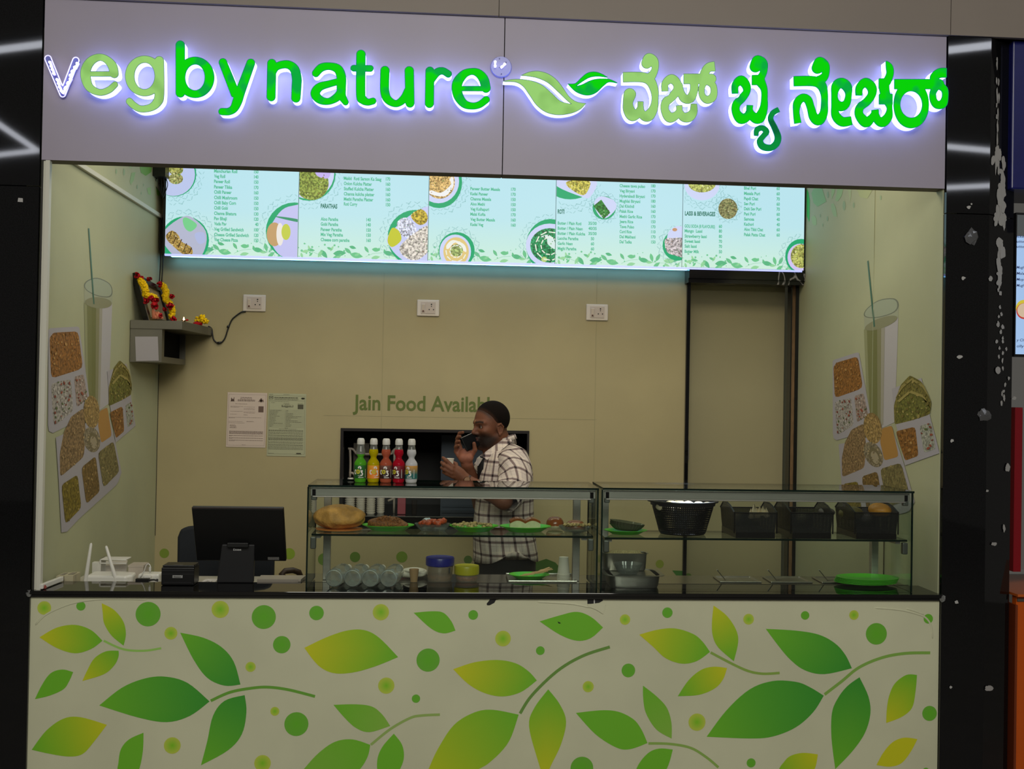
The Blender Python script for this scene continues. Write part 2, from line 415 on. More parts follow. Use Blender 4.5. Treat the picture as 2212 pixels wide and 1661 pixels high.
# white conduit climbing the left wall
A = pt(150, 343, x=.012); Bq = pt(352, 468, x=.012)
d = (Bq-A)/np.linalg.norm(Bq-A); zc = (A[2]+Bq[2])/2
b = MB(); b.box((0, A[1], zc-.011), (.016, DB-.005, zc+.011)); struct('trim_4', b, pv, bevel=.002)
# black marble portal round the service door
marble = mat('veined_black_marble', (10, 10, 11), .12, noise=1, nscale=7, col2=(12, 12, 14))
N, L = marble.node_tree.nodes, marble.node_tree.links
w = N.new('ShaderNodeTexNoise'); w.inputs['Scale'].default_value = 2.6; w.inputs['Detail'].default_value = 3; w.inputs['Distortion'].default_value = 1.6
tcm = N.new('ShaderNodeTexCoord'); L.new(tcm.outputs['Object'], w.inputs['Vector'])
r = N.new('ShaderNodeValToRGB'); e = r.color_ramp.elements; e[0].position = .545; e[0].color = (.004, .004, .004, 1); e[1].position = .556; e[1].color = (.45, .43, .45, 1)
e2 = e.new(.572); e2.color = (.004, .004, .004, 1); L.new(w.outputs[0], r.inputs[0]); L.new(r.outputs[0], N['Principled BSDF'].inputs['Base Color'])
zl = pt(1600, 612, y=DB-.11)[2]; zm = pt(1600, 580, y=DB-.11)[2]; zl2 = pt(1600, 603, y=DB-.11)[2]
xl = pt(1481, 600, y=DB-.02)[0]; xr = pt(1741, 600, y=DB-.11)[0]
b = MB(); b.box((xl, DB-.11, zl2), (WX-.002, DB+.04, zm)); b.box((xl, DB-.09, zl), (WX-.002, DB+.04, zl2))
struct('trim_5', b, marble)
b = MB(); b.box((dx0-.008, DB-.02, 0), (dx0+.012, DB+.06, zl)); struct('trim_6', b, granite)
jx = pt(1704, 900, y=DB)[0]; jx2 = pt(1712, 900, y=DB)[0]
b = MB(); b.box((jx, DB-.012, 0), (jx+.007, DB+.05, zl)); b.box((jx+.007, DB-.004, 0), (jx2+.006, DB+.05, zl), 1); b.box((jx2+.006, DB-.012, 0), (WX, DB+.05, zl), 0)
struct('trim_7', b, [granite, mat('raw_ply_edge', (120, 92, 58), .7, noise=.3, nscale=30, stretch=(8, 8, .6))])
# service door, a flush cream leaf set in the frame
dz = pt(1600, 618, y=DB+.1)[2]
D1 = MB().box((dx0+.012, DB+.10, 0), (jx, DB+.14, dz)); door = struct('door_1', D1, mat('door_leaf', (150, 142, 108), .45, noise=.04, nscale=2))
b = MB().box((dx0+.012, DB+.04, dz-.0), (jx, DB+.2, dz+.03)); struct('trim_8', b, granite)
hp = pt(1484, 945, y=DB+.06); hq = pt(1484, 997, y=DB+.06)
b = MB(); b.box((dx0+.012, DB+.06, hq[2]), (dx0+.028, DB+.1, hp[2])); b.box((dx0+.012, DB+.045, hq[2]+.012), (dx0+.034, DB+.062, hp[2]-.012))
b.build('door_lock', mat('satin_steel', (150, 146, 138), .35, 1), door, bevel=.002)
# hatch frame, sill
fr = mat('dark_aluminium', (38, 34, 34), .35, .6)
b = MB(); t = .012
b.box((hx0-.004, DB-.012, hz1-t), (hx1, DB+.05, hz1+.004)); b.box((hx0-.004, DB-.012, hz0), (hx0+t, DB+.05, hz1-t)); b.box((hx1-t, DB-.012, hz0), (hx1, DB+.05, hz1-t))
struct('window_1', b, fr)
zs = pt(800, 1113, y=DB)[2]
b = MB().box((hx0+t, DB-.03, hz0), (hx1-t, DB+.62, zs)); hs = struct('trim_9', b, granite)
b = MB().box((hx0+t, DB-.034, zs-.004), (hx1-t, DB-.03, zs+.001)); b.build('sill_edge', mat('steel_edge', (190, 190, 188), .25, 1), hs)
# blue cabinet side seen through the hatch
p = pt(954, 940, y=DB+.3); q = pt(1030, 1111, y=DB+.3)
b = MB().box((p[0], DB+.3, zs), (q[0]+.15, DB+.55, p[2])); b.box((p[0]+.01, DB+.294, zs+.02), (q[0]+.14, DB+.3, p[2]-.02))
tag(b.build('kitchen_cabinet', mat('slate_blue_steel', (44, 56, 70), .5), origin=(p[0], DB+.3, zs)), 'slate blue steel cabinet inside the dark kitchen hatch', 'cabinet')

# ================================================================ FASCIA SIGN
sign = thing('shop_sign', 'long lilac shop sign reading vegbynature in lit green letters and Kannada script', 'sign', (1.8, 0, ZB))
facem = mat('fascia_panel', (158, 150, 166), .5, noise=.03, nscale=3)
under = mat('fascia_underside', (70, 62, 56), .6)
sx = pt(1088, 200, y=0)[0]
for a, c in ((0, sx-.002), (sx+.002, WX)):
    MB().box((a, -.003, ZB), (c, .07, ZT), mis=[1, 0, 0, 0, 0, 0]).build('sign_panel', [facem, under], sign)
MB().box((sx-.002, .01, ZB), (sx+.002, .06, ZT)).build('panel_joint', mat('joint_dark', (30, 28, 30), .8), sign)
sidem = mat('acrylic_rim_glow', (230, 235, 240), .4, emit=(152, 168, 255), es=3.4)
sidem2 = sidem
green = mat('letter_face_green', (0, 10, 2), .7, spec=.1, emit=(0, 205, 0), es=1.0, noise=0)
lgreen = mat('letter_face_light_green', (10, 16, 8), .7, spec=.1, emit=(146, 200, 106), es=1.0)
dgreen = mat('letter_face_deep_green', (0, 10, 4), .7, spec=.1, emit=(0, 126, 50), es=1.0)
for m, c0, c1, sc in ((green, (0, 170, 60), (0, 208, 0), 14), (lgreen, (134, 188, 98), (150, 206, 112), 10), (dgreen, (0, 100, 52), (0, 140, 56), 10)):
    N, L = m.node_tree.nodes, m.node_tree.links; tc = N.new('ShaderNodeTexCoord'); n = N.new('ShaderNodeTexNoise'); n.inputs['Scale'].default_value = sc; n.inputs['Detail'].default_value = 1
    r = N.new('ShaderNodeValToRGB'); r.color_ramp.elements[0].position = .34; r.color_ramp.elements[1].position = .46
    r.color_ramp.elements[0].color = lin(c0)+(1,); r.color_ramp.elements[1].color = lin(c1)+(1,)
    L.new(tc.outputs['Object'], n.inputs['Vector']); L.new(n.outputs[0], r.inputs[0]); L.new(r.outputs[0], N['Principled BSDF'].inputs['Emission Color'])
YF = -.058
def letter(name, strokes, org, face, polys=None, label=None, closed_poly=None, edge=None):
    ox, oy = org; s = 3.95
    if closed_poly is None: loops = strokes_outline(strokes, step=3.0)
    else: loops = closed_poly
    L3 = []
    for lp in loops:
        L3.append([(lambda p: (p[0], p[2]))(pt(ox+x/s, oy+y/s, y=YF)) for x, y in lp])
    o = slab2d(L3, YF+.006, -.011).build('channel_letter', sidem, sign)
    if label: o['label'] = label
    slab2d(L3, YF, YF+.005).build('letter_face', face, o)
    # edge backlight of each face, put in as a thin glowing blue-green tube
    e = MB()
    for lp in L3:
        P = [(x, YF-.0005, z) for x, z in lp]; P.append(P[0]); P.append(P[1])
        e.tube(P[::1], .0011, 4)
    e.build('face_edge', edge or mat('face_edge_teal', (10, 60, 60), .4, emit=(0, 120, 96), es=.8), o)
    return o
def S(*P, **k): d = dict(p=[tuple(map(float, q)) for q in P]); d.update(k); return d
def RG(cx, cy, rx, ry, rs_, rt): return S(*[(cx+rx*math.cos(a), cy+ry*math.sin(a), rs_*math.cos(a)**2+rt*math.sin(a)**2) for a in np.linspace(0, 2*math.pi, 13)[:-1]], closed=True)
O1, O2, O3, O4 = (60, 40), (560, 60), (1040, 80), (1540, 80)
le = mat('face_edge_grey', (70, 90, 80), .4, emit=(96, 130, 110), es=.8)
letter('e', [S((545, 473, 21), (735, 473, 21)), S((737, 470, 37), (722, 405, 38), (672, 350, 31), (608, 330, 29), (540, 362, 36), (497, 430, 41), (496, 510, 41), (530, 590, 34), (612, 630, 27), (690, 610, 27), (744, 563, 25))], O1, lgreen, label='light green lit letter e after the bare v', edge=le)
letter('g', [RG(996, 490, 126, 143, 39, 29), S((1122, 362, 39), (1123, 640, 40), (1105, 712, 38), (1050, 758, 31), (965, 771, 28), (905, 742, 29), (868, 707, 29))], O1, lgreen, label='light green lit letter g', edge=le)
letter('b', [S((1301, 228, 38), (1301, 634, 38)), RG(1427, 502, 124, 143, 40, 31)], O1, green, label='green lit letter b with tall stem')
letter('y', [S((1665, 375, 34), (1770, 640, 38)), S((1903, 380, 35), (1815, 620, 40), (1790, 700, 40), (1760, 765, 34), (1715, 793, 30), (1657, 794, 29))], O1, green, label='green lit letter y')
letter('n', [S((107, 305, 37), (101, 588, 37)), S((112, 385, 28), (150, 330, 30), (235, 312, 33), (298, 350, 38), (320, 430, 40), (318, 500, 40), (313, 598, 38))], O2, green, label='green lit letter n')
letter('a', [S((483, 388, 31), (530, 340, 33), (600, 328, 30), (670, 352, 37), (700, 420, 39), (700, 520, 38), (705, 580, 34), (736, 635, 25)), S((700, 452, 27), (600, 478, 28), (515, 505, 34), (478, 560, 39), (515, 612, 34), (590, 628, 27), (665, 590, 34), (695, 540, 30))], O2, green, label='green lit letter a')
letter('t', [S((868, 228, 38), (866, 560, 38), (883, 612, 36), (925, 634, 28), (970, 625, 27)), S((806, 345, 26), (948, 347, 26))], O2, green, label='green lit letter t')
letter('u', [S((1073, 365, 37), (1071, 540, 37), (1100, 615, 34), (1170, 647, 28), (1235, 605, 34), (1272, 540, 36)), S((1280, 368, 38), (1286, 642, 37))], O2, green, label='green lit letter u')
letter('r', [S((1456, 370, 36), (1452, 645, 37)), S((1468, 445, 30), (1515, 382, 32), (1565, 368, 29), (1613, 394, 29))], O2, green, label='green lit letter r')
letter('e', [S((1730, 519, 20), (1935, 519, 21)), S((1935, 515, 38), (1915, 440, 40), (1870, 388, 34), (1812, 373, 27), (1745, 398, 34), (1690, 475, 42), (1695, 570, 41), (1745, 645, 34), (1815, 667, 28), (1880, 655, 28), (1937, 613, 29))], O2, green, label='green lit letter e at the end of the word')
# Kannada word 1
letter('ka', [S((1412, 222, 46), (1430, 183, 44), (1470, 205, 38), (1482, 262, 29), (1465, 312, 32), (1440, 345, 40)),
  S((1208, 343, 42), (1370, 343, 42), (1440, 375, 40), (1475, 450, 34), (1481, 530, 28), (1468, 610, 36), (1425, 672, 46), (1378, 665, 36), (1358, 612, 25), (1358, 550, 25), f0=1, f1=1),
  S((1266, 490, 52), (1250, 560, 42), (1258, 620, 48), (1290, 668, 48), (1338, 645, 36), (1358, 600, 26))], O3, lgreen, label='light green lit Kannada letter ve', edge=le)
letter('kb', [S((1566, 462, 28), (1568, 395, 30), (1622, 357, 38), (1668, 395, 36), (1672, 450, 36), (1630, 505, 36), (1572, 560, 36), (1566, 625, 34), (1605, 685, 42), (1655, 672, 34), (1687, 630, 26), (1687, 583, 26), f0=1, f1=1),
  S((1687, 630, 26), (1720, 680, 36), (1770, 682, 42), (1808, 640, 34), (1812, 570, 26), f1=1),
  S((1725, 357, 43), (1960, 357, 43), f0=1), S((1815, 380, 36), (1812, 460, 34), (1780, 525, 38), (1730, 522, 36), (1700, 470, 30), (1690, 410, 26)),
  S((1910, 360, 30), (1900, 320, 36), (1935, 262, 38), (1992, 250, 42), f1=1),
  S((1880, 430, 26), (1915, 380, 28), (1970, 405, 28), (1985, 460, 28), (1970, 515, 34), (1925, 535, 32), (1885, 500, 26), closed=True)], O3, lgreen, label='light green lit Kannada letter j with a hook', edge=le)
letter('kc', [S((365, 250, 50), (380, 200, 42), (425, 225, 40), (433, 290, 30), (412, 340, 32), (385, 366, 40)), S((333, 367, 42), (400, 367, 42), f0=1),
  S((400, 372, 42), (436, 440, 28), (440, 520, 26), (432, 610, 34), (395, 690, 46), (345, 680, 38), (315, 630, 27), (315, 582, 27), f1=1),
  S((189, 482, 26), (192, 410, 30), (240, 370, 40), (282, 410, 36), (288, 465, 30), (250, 520, 34), (200, 575, 34), (198, 640, 34), (240, 695, 44), (290, 680, 36), (315, 630, 28), f0=1)], O4, green, label='green lit Kannada letter bai, upper part')
letter('kd', [S((562, 618, 21), (510, 650, 22), (493, 700, 22), (525, 770, 24), (555, 850, 27), (540, 910, 28), (490, 945, 26), (425, 932, 28), (402, 885, 25), (430, 845, 22), (457, 808, 24), (425, 777, 22), (378, 790, 23), (368, 842, 16), f0=1, f1=1)], O4, dgreen, label='deep green lit subscript curl under the Kannada word')
letter('ke', [S((895, 262, 50), (912, 213, 42), (955, 245, 38), (962, 310, 30), (940, 350, 36), (900, 377, 42)),
  S((690, 377, 42), (860, 377, 42), (925, 410, 40), (950, 480, 30), (953, 560, 28), (945, 650, 34), (905, 708, 44), (860, 680, 38), (835, 600, 32), (810, 535, 34), (765, 518, 33), (722, 560, 34), (712, 640, 26), (725, 735, 30), f0=1, f1=1)], O4, green, label='green lit Kannada letter ne with a flat top bar')
letter('kf', [S((1038, 490, 26), (1055, 415, 40), (1100, 392, 42), (1145, 425, 40), (1158, 490, 26), (1140, 565, 32), (1095, 592, 40), (1050, 560, 32), closed=True),
  S((1038, 480, 26), (1036, 580, 24), (1050, 670, 36), (1105, 722, 40), (1184, 713, 36), f1=1)], O4, green, label='green lit Kannada vowel mark shaped like an open loop')
letter('kg', [S((1246, 498, 27), (1252, 430, 32), (1302, 388, 38), (1352, 425, 40), (1358, 485, 34), (1315, 550, 34), (1255, 600, 34), (1250, 665, 36), (1305, 725, 44), (1350, 695, 32), (1383, 650, 30), (1383, 621, 30), f0=1, f1=1),
  S((1383, 650, 30), (1405, 705, 34), (1450, 725, 42), (1495, 680, 36), (1508, 610, 22), (1495, 550, 34), (1472, 490, 40), (1462, 410, 42), (1490, 370, 34), (1512, 310, 30), (1506, 255, 28), (1482, 210, 6)),
  S((1418, 530, 44), (1533, 530, 44), f0=1, f1=1), S((1416, 396, 42), (1465, 396, 42), f0=1)], O4, green, label='green lit Kannada letter cha with a cross bar')
letter('kh', [S((1549, 402, 42), (1930, 402, 42), f0=1), RG(1693, 575, 122, 158, 27, 44),
  S((1905, 400, 30), (1890, 345, 36), (1935, 308, 40), (1994, 305, 40), f1=1), S((1880, 470, 27), (1920, 415, 32), (1975, 445, 28), (1982, 510, 26), (1960, 570, 36), (1910, 575, 32), (1880, 530, 28), closed=True)], O4, green, label='green lit Kannada letter r with a big ring')
# leaf emblem between the two scripts
big = [(186, 376)]+list(map(tuple, spline([(186, 376), (262, 362), (345, 361), (435, 376), (520, 412), (600, 480), (670, 545), (735, 566), (770, 571)], 5)[1:, :]))
big += list(map(tuple, spline([(770, 571), (735, 545), (665, 478), (570, 392), (480, 350), (400, 334), (338, 328)], 5)[1:]))
big += list(map(tuple, spline([(338, 328), (410, 298), (490, 292), (570, 315), (640, 365), (700, 440), (750, 510), (810, 552), (892, 567)], 5)[1:]))
big += list(map(tuple, spline([(892, 567), (840, 618), (760, 652), (650, 664), (550, 640), (470, 580), (410, 495), (355, 420), (290, 384), (190, 380)], 5)[1:-1]))
sm_ = list(map(tuple, spline([(738, 400), (800, 396), (850, 350), (900, 310), (960, 297), (1020, 312), (1078, 345)], 5)))+list(map(tuple, spline([(1078, 345), (1000, 335), (930, 343), (870, 375), (806, 420)], 5)[1:]))
sm_ += list(map(tuple, spline([(806, 420), (870, 402), (940, 368), (1010, 356), (1090, 360), (1162, 392)], 5)[1:]))+list(map(tuple, spline([(1162, 394), (1090, 384), (1040, 418), (985, 470), (930, 494), (870, 492), (800, 462), (738, 400)], 5)[1:-1]))
letter('leaf', None, O3, lgreen, closed_poly=[big], label='large light green lit leaf of the emblem', edge=le)
letter('leaf', None, O3, green, closed_poly=[sm_], label='small dark green lit leaf of the emblem')
# bare v and bare disc: clear bases with exposed lamps
clear = glass('clear_acrylic_base', (206, 208, 244), .9, add=((170, 175, 230), .35)); led = mat('led_dot', (255, 255, 255), .3, emit=(236, 232, 255), es=5)
rimw = mat('lit_inner_rim', (240, 240, 255), .4, emit=(190, 184, 255), es=1.0)
def zp(ox, oy, s, X, Y, y): return pt(ox+X/s, oy+Y/s, y=y)
lo = strokes_outline([S((185, 350, 88), (590, 1330, 78)), S((950, 400, 88), (590, 1330, 78))], step=14)
L3 = [[(q[0], q[2]) for q in (zp(90, 100, 12.78, x, y, -.016) for x, y in lp)] for lp in lo]
V, F = fill2d(L3, .006); o = MB().add([(x, -.012-z, y) for x, y, z in V], F).build('channel_letter', clear, sign); o['label'] = 'bare letter v with its lamps exposed, face missing'
b = MB()
for lp in L3: P = [(x, -.02, z) for x, z in lp]; b.tube(P+[P[0]], .0022, 4)
b.build('letter_rim', rimw, o)
def leds(par, pts, ox, oy, s, y=-.03):
    m = MB(); k = MB()
    for (X, Y, a) in pts:
        p = zp(ox, oy, s, X, Y, y); R = Matrix.Rotation(math.radians(-a), 3, 'Y'); m.box((p[0]-.0042, y+.001, p[2]-.013), (p[0]+.0042, y+.010, p[2]+.013), rot=R)
        for t in (-1, 1): q = Vector(p)+R @ Vector((0, -.004, t*.008)); k.lathe([(.0050, 0), (.0042, .003), (0.0005, .005)], q, 10, axis=(0, -1, 0))
    m.build('lamp_module', mat('module_white', (220, 220, 240), .4, emit=(170, 160, 255), es=.9), par); k.build('lamp_dot', led, par)
leds(o, [(250, 500, 20), (320, 700, 20), (450, 980, 20), (520, 1180, 25), (620, 1230, -30), (700, 1090, -25), (770, 960, -25), (820, 760, -25), (890, 640, -25), (960, 530, -25)], 90, 100, 12.78)
c = zp(1060, 100, 20.76, 470, 900, -.02)
o = MB().lathe([(.040, 0), (.042, .003), (.042, .010), (.040, .014)], (c[0], -.004, c[2]), 32, axis=(0, -1, 0)).build('lamp_disc', clear, sign); o['label'] = 'bare round disc with four lamp dots beside the leaf emblem'
leds(o, [(200, 800, 0), (560, 870, -45)], 1060, 100, 20.76, -.026)
b = MB(); 
for X, Y in ((395, 560), (685, 720), (475, 1240), (390, 950)): p = zp(1060, 100, 20.76, X, Y, -.019); b.lathe([(.0025, 0), (.0022, .002)], p, 8, axis=(0, -1, 0))
b.build('fixing_screw', mat('screw_blue', (40, 40, 90), .4, .5), o)
# ================================================================ FLAT PRINT HELPERS
printm = mat('print_ink', (255, 255, 255), .5, attr=True)
foodp = mat('print_food_ink', (255, 255, 255), .5, attr=True, noise=.55, nscale=85, detail=3)
def clip(poly, lo, hi):
    for ax, lim, sg in ((0, lo[0], 1), (0, hi[0], -1), (1, lo[1], 1), (1, hi[1], -1)):
        out = []
        for i in range(len(poly)):
            a, b = poly[i-1], poly[i]; ia, ib = (a[ax]-lim)*sg >= 0, (b[ax]-lim)*sg >= 0
            if ia != ib: t = (lim-a[ax])/(b[ax]-a[ax]); out.append((a[0]+t*(b[0]-a[0]), a[1]+t*(b[1]-a[1])))
            if ib: out.append(b)
        poly = out
        if not poly: return []
    return poly
def circ(cx, cy, rx, ry=None, n=28, rot=0):
    ry = rx if ry is None else ry; c, s = math.cos(math.radians(rot)), math.sin(math.radians(rot))
    return [(cx+rx*math.cos(a)*c-ry*math.sin(a)*s, cy+rx*math.cos(a)*s+ry*math.sin(a)*c) for a in (2*math.pi*i/n for i in range(n))]
def sm(P, k=4): return [tuple(q) for q in spline(P, k, True)]
def leafpoly(A, up, B, lo): return [tuple(q) for q in spline([A]+up+[B], 5)]+[tuple(q) for q in spline([B]+lo+[A], 5)[1:-1]]
def rc(P, f=.14):
    P = np.array(P, float); out = []
    for i in range(len(P)):
        a, b, c = P[i-1], P[i], P[(i+1) % len(P)]; u, w = b+(a-b)*f, b+(c-b)*f; out += [tuple(u), tuple((u+w+2*b)/4), tuple(w)]
    return out
def inside(P, x, y):
    c = False
    for i in range(len(P)):
        (x0, y0), (x1, y1) = P[i-1], P[i]
        if (y0 > y) != (y1 > y) and x < (x1-x0)*(y-y0)/(y1-y0)+x0: c = not c
    return c
def mixc(a, b, t): return tuple(a[i]+(b[i]-a[i])*t for i in range(3))
# ================================================================ COUNTER
counter = thing('service_counter', 'cream serving counter printed all over with green leaves and dots', 'counter', (1.8, 0, 0))
cfm = mat('counter_wrap', (204, 204, 174), .55, noise=.07, nscale=2.2, bump=.05, bscale=5)
MB().box((-.004, 0, 0), (WX+.002, .03, ZC-.027)).box((.0, .03, 0), (WX, .19, ZC-.03)).build('front_panel', cfm, counter)
fp = counter.children[0]
YE, GR, DG, PG, SG = (204, 204, 24), (110, 184, 38), (58, 150, 46), (134, 184, 66), (140, 186, 88)
def cproj(o, P):
    Q = [pt(o[0]+x/4.022, o[1]+y/4.022, y=0) for x, y in P]
    for q in Q: q[2] = min(q[2], ZC-.0275)
    return Q
def cleaf(o, A, up, B, lo, ca, cb):
    P2 = leafpoly(A, up, B, lo); a, b = np.array(A), np.array(B); d = b-a
    cs = [mixc(ca, cb, float(np.clip(((np.array(p)-a)@d)/(d@d), 0, 1))) for p in P2]
    W3 = cproj(o, P2); keep = [(w, c) for w, c in zip(W3, cs)]
    c0 = np.mean([w for w, _ in keep], 0)
    MB().add([(w[0], -.0008, w[2]) for w, _ in keep], [tuple(range(len(keep)))[::-1]], 0, [c for _, c in keep]).build('printed_leaf', printm, fp)
cleaf_o = [(50, 1270), (550, 1270), (1050, 1270), (1520, 1270)]
for k, A, up, B, lo, ca, cb in [
 (0, (142, 428), [(290, 345), (450, 320), (590, 365)], (690, 458), [(590, 530), (450, 567), (290, 520)], YE, GR),
 (0, (683, 132), [(790, 190), (870, 290), (893, 400)], (873, 500), [(770, 415), (705, 310), (692, 220)], YE, GR),
 (0, (830, 545), [(720, 550), (620, 610), (560, 710)], (515, 808), [(700, 750), (790, 675), (828, 600)], GR, YE),
 (0, (435, 730), [(340, 708), (240, 740), (165, 840)], (103, 965), [(230, 935), (350, 880), (400, 810)], GR, GR),
 (0, (662, 1020), [(860, 865), (1060, 785), (1240, 770), (1430, 825)], (1620, 985), [(1450, 1110), (1250, 1165), (1000, 1125)], GR, DG),
 (0, (1365, 388), [(1560, 430), (1720, 510), (1830, 640)], (1888, 838), [(1750, 848), (1600, 780), (1480, 620)], GR, DG),
 (0, (1925, 930), [(1940, 1080), (1900, 1270), (1780, 1410)], (1545, 1540), [(1600, 1330), (1650, 1110), (1750, 980)], DG, GR),
 (0, (75, 1405), [(200, 1240), (350, 1135), (500, 1122)], (728, 1188), [(620, 1330), (520, 1440), (400, 1464), (230, 1440)], GR, YE),
 (0, (1046, 1257), [(920, 1315), (850, 1400), (828, 1520), (826, 1600)], (900, 1800), [(1000, 1600), (1040, 1420)], GR, GR),
 (1, (432, 520), [(620, 430), (800, 370), (950, 365), (1080, 430)], (1247, 600), [(1050, 680), (850, 735), (680, 738), (550, 670)], YE, GR),
 (1, (1382, 215), [(1540, 202), (1640, 215), (1710, 290)], (1745, 370), [(1640, 394), (1530, 350)], GR, GR),
 (1, (685, 1015), [(880, 1010), (1020, 1030), (1110, 1100)], (1178, 1198), [(1000, 1252), (880, 1215), (780, 1125)], GR, PG),
 (1, (1005, 1362), [(850, 1315), (700, 1335), (560, 1430), (430, 1570)], (250, 1790), [(700, 1760), (900, 1590), (980, 1470)], GR, PG),
 (1, (1210, 1265), [(1280, 1360), (1297, 1470), (1260, 1580)], (1150, 1760), [(1080, 1650), (1065, 1500), (1110, 1380)], GR, GR),
 (2, (-286, 705), [(-100, 645), (100, 625), (260, 655), (370, 725)], (441, 803), [(300, 905), (140, 942), (-20, 910), (-160, 830)], YE, GR),
 (2, (283, 1100), [(60, 1058), (-100, 1080), (-280, 1190), (-420, 1400), (-500, 1573)], (-600, 1800), [(-100, 1590), (60, 1490), (200, 1330)], GR, YE),
 (2, (540, 880), [(640, 1010), (695, 1160), (650, 1360), (560, 1550)], (510, 1680), [(450, 1500), (373, 1200), (420, 1040)], GR, YE),
 (2, (465, 290), [(650, 235), (790, 207), (910, 250)], (1016, 343), [(910, 435), (790, 458), (640, 405)], GR, GR),
 (2, (1330, 405), [(1500, 360), (1650, 352), (1800, 400), (1880, 465)], (1945, 555), [(1830, 635), (1700, 657), (1560, 610), (1450, 510)], YE, GR),
 (2, (1976, 152), [(2090, 240), (2170, 360), (2190, 470)], (2152, 636), [(2020, 520), (1970, 420), (1962, 300)], YE, GR),
 (2, (2093, 695), [(1980, 683), (1870, 710), (1760, 800)], (1665, 940), [(1850, 928), (1990, 870), (2060, 790)], YE, GR),
 (2, (780, 1085), [(1000, 1062), (1150, 1075), (1280, 1140), (1350, 1230)], (1402, 1347), [(1250, 1400), (1130, 1385), (950, 1270)], GR, GR),
 (2, (1363, 848), [(1480, 940), (1570, 1040), (1610, 1170)], (1612, 1308), [(1480, 1230), (1390, 1090), (1365, 960)], GR, PG),
 (2, (1622, 1403), [(1500, 1395), (1400, 1440), (1310, 1560)], (1250, 1750), [(1450, 1720), (1570, 1570)], GR, GR),
 (3, (540, 355), [(800, 370), (1000, 405), (1140, 480), (1230, 580)], (1287, 697), [(1050, 748), (880, 715), (750, 620), (640, 490)], GR, DG),
 (3, (25, 1292), [(200, 1060), (400, 880), (600, 808), (800, 815), (920, 860)], (1043, 935), [(950, 1080), (800, 1210), (600, 1290), (400, 1307)], GR, DG),
 (3, (1353, 775), [(1430, 940), (1448, 1090), (1400, 1260), (1290, 1420)], (1143, 1573), [(1110, 1300), (1115, 1080), (1170, 950), (1250, 850)], DG, GR),
 (3, (1853, 755), [(1760, 755), (1660, 830), (1610, 940), (1590, 1060)], (1585, 1173), [(1720, 1120), (1810, 1040), (1840, 900)], GR, YE),
 (3, (1857, 1312), [(1740, 1300), (1640, 1340), (1560, 1430)], (1500, 1538), [(1620, 1552), (1720, 1520), (1800, 1420)], YE, YE),
 (3, (992, 1445), [(860, 1432), (750, 1460), (690, 1520), (655, 1573)], (600, 1720), [(850, 1700), (960, 1580)], YE, GR)]:
    cleaf(cleaf_o[k], A, up, B, lo, ca, cb)
def cstem(o, P, r, c):
    Q = spline([(*p, 0) for p in P], 6)[:, :2]; L3 = cproj(o, Q); r = r/4.022/540; L, R = [], []
    for i in range(len(L3)):
        d = L3[min(i+1, len(L3)-1)]-L3[max(i-1, 0)]; n = np.array([-d[2], 0, d[0]]); n /= np.linalg.norm(n)+1e-9
        L.append(L3[i]+n*r); R.append(L3[i]-n*r)
    k = len(L); vs = [(q[0], -.0006, q[2]) for q in L+R]
    MB().add(vs, [(i, i+1, k+i+1, k+i) for i in range(k-1)], 0, tuple(min(255, q*1.08) for q in c)).build('printed_stem', printm, fp)
for k, P, r, c in [(0, [(700, 458), (870, 532), (1050, 545), (1200, 523)], 9, SG), (0, [(1630, 980), (1800, 905), (2000, 868), (2141, 862), (2311, 885), (2536, 942)], 12, (96, 150, 50)),
  (1, [(1010, 1362), (1180, 1225), (1350, 1130), (1450, 1108), (1610, 1100)], 11, (138, 164, 88)), (2, [(295, 1090), (400, 930), (620, 720), (840, 590), (1075, 512)], 13, (98, 136, 60)),
  (2, [(1410, 1350), (1600, 1355), (1780, 1390), (1920, 1475), (2018, 1558)], 11, (130, 162, 78)), (3, [(60, 560), (270, 670), (400, 725), (520, 745), (660, 738)], 11, (128, 158, 70)),
  (3, [(1050, 925), (1200, 810), (1350, 690), (1550, 605), (1750, 568), (1968, 563)], 13, (120, 160, 70))]: cstem(cleaf_o[k], P, r, c)
for k, L in enumerate([[(184, 173, 57, 1), (502, 157, 38, 0), (1086, 227, 104, 0), (1284, 393, 54, 1), (1713, 186, 73, 1), (2091, 252, 102, 0), (1976, 685, 43, 1), (1296, 1368, 70, 1), (2080, 1522, 70, 1)],
   [(236, 492, 74, 0), (538, 217, 62, 0), (1097, 210, 70, 1), (1899, 234, 42, 0), (1507, 626, 100, 0), (1144, 848, 70, 1), (1402, 961, 36, 0), (176, 1071, 38, 1), (363, 1182, 102, 0)],
   [(147, 439, 68, 1), (471, 544, 38, 0), (1207, 274, 46, 1), (1575, 214, 46, 0), (1236, 716, 60, 0), (887, 857, 49, 1), (1832, 1165, 76, 1), (832, 1565, 100, 0)],
   [(390, 271, 48, 1), (881, 238, 38, 0), (1305, 235, 43, 1), (1500, 398, 96, 0), (1951, 267, 43, 0), (1962, 1089, 67, 0), (412, 1519, 40, 0), (1930, 1590, 30, 0)]]):
    for x, y, r, t in L:
        c = cproj(cleaf_o[k], [(x, y)])[0]; R = r/4.022/545
        vs = [(c[0], -.0008, c[2])]+[(c[0]+R*math.cos(a), -.0008, c[2]+R*math.sin(a)) for a in np.linspace(0, 2*math.pi, 33)[:-1]]
        ci, co = ((124, 196, 26), (188, 200, 74)) if t else ((98, 178, 34), (104, 174, 50))
        MB().add(vs, [(0, 1+(i+1) % 32, 1+i) for i in range(32)], 0, [ci]+[co]*32).build('printed_dot', printm, fp)
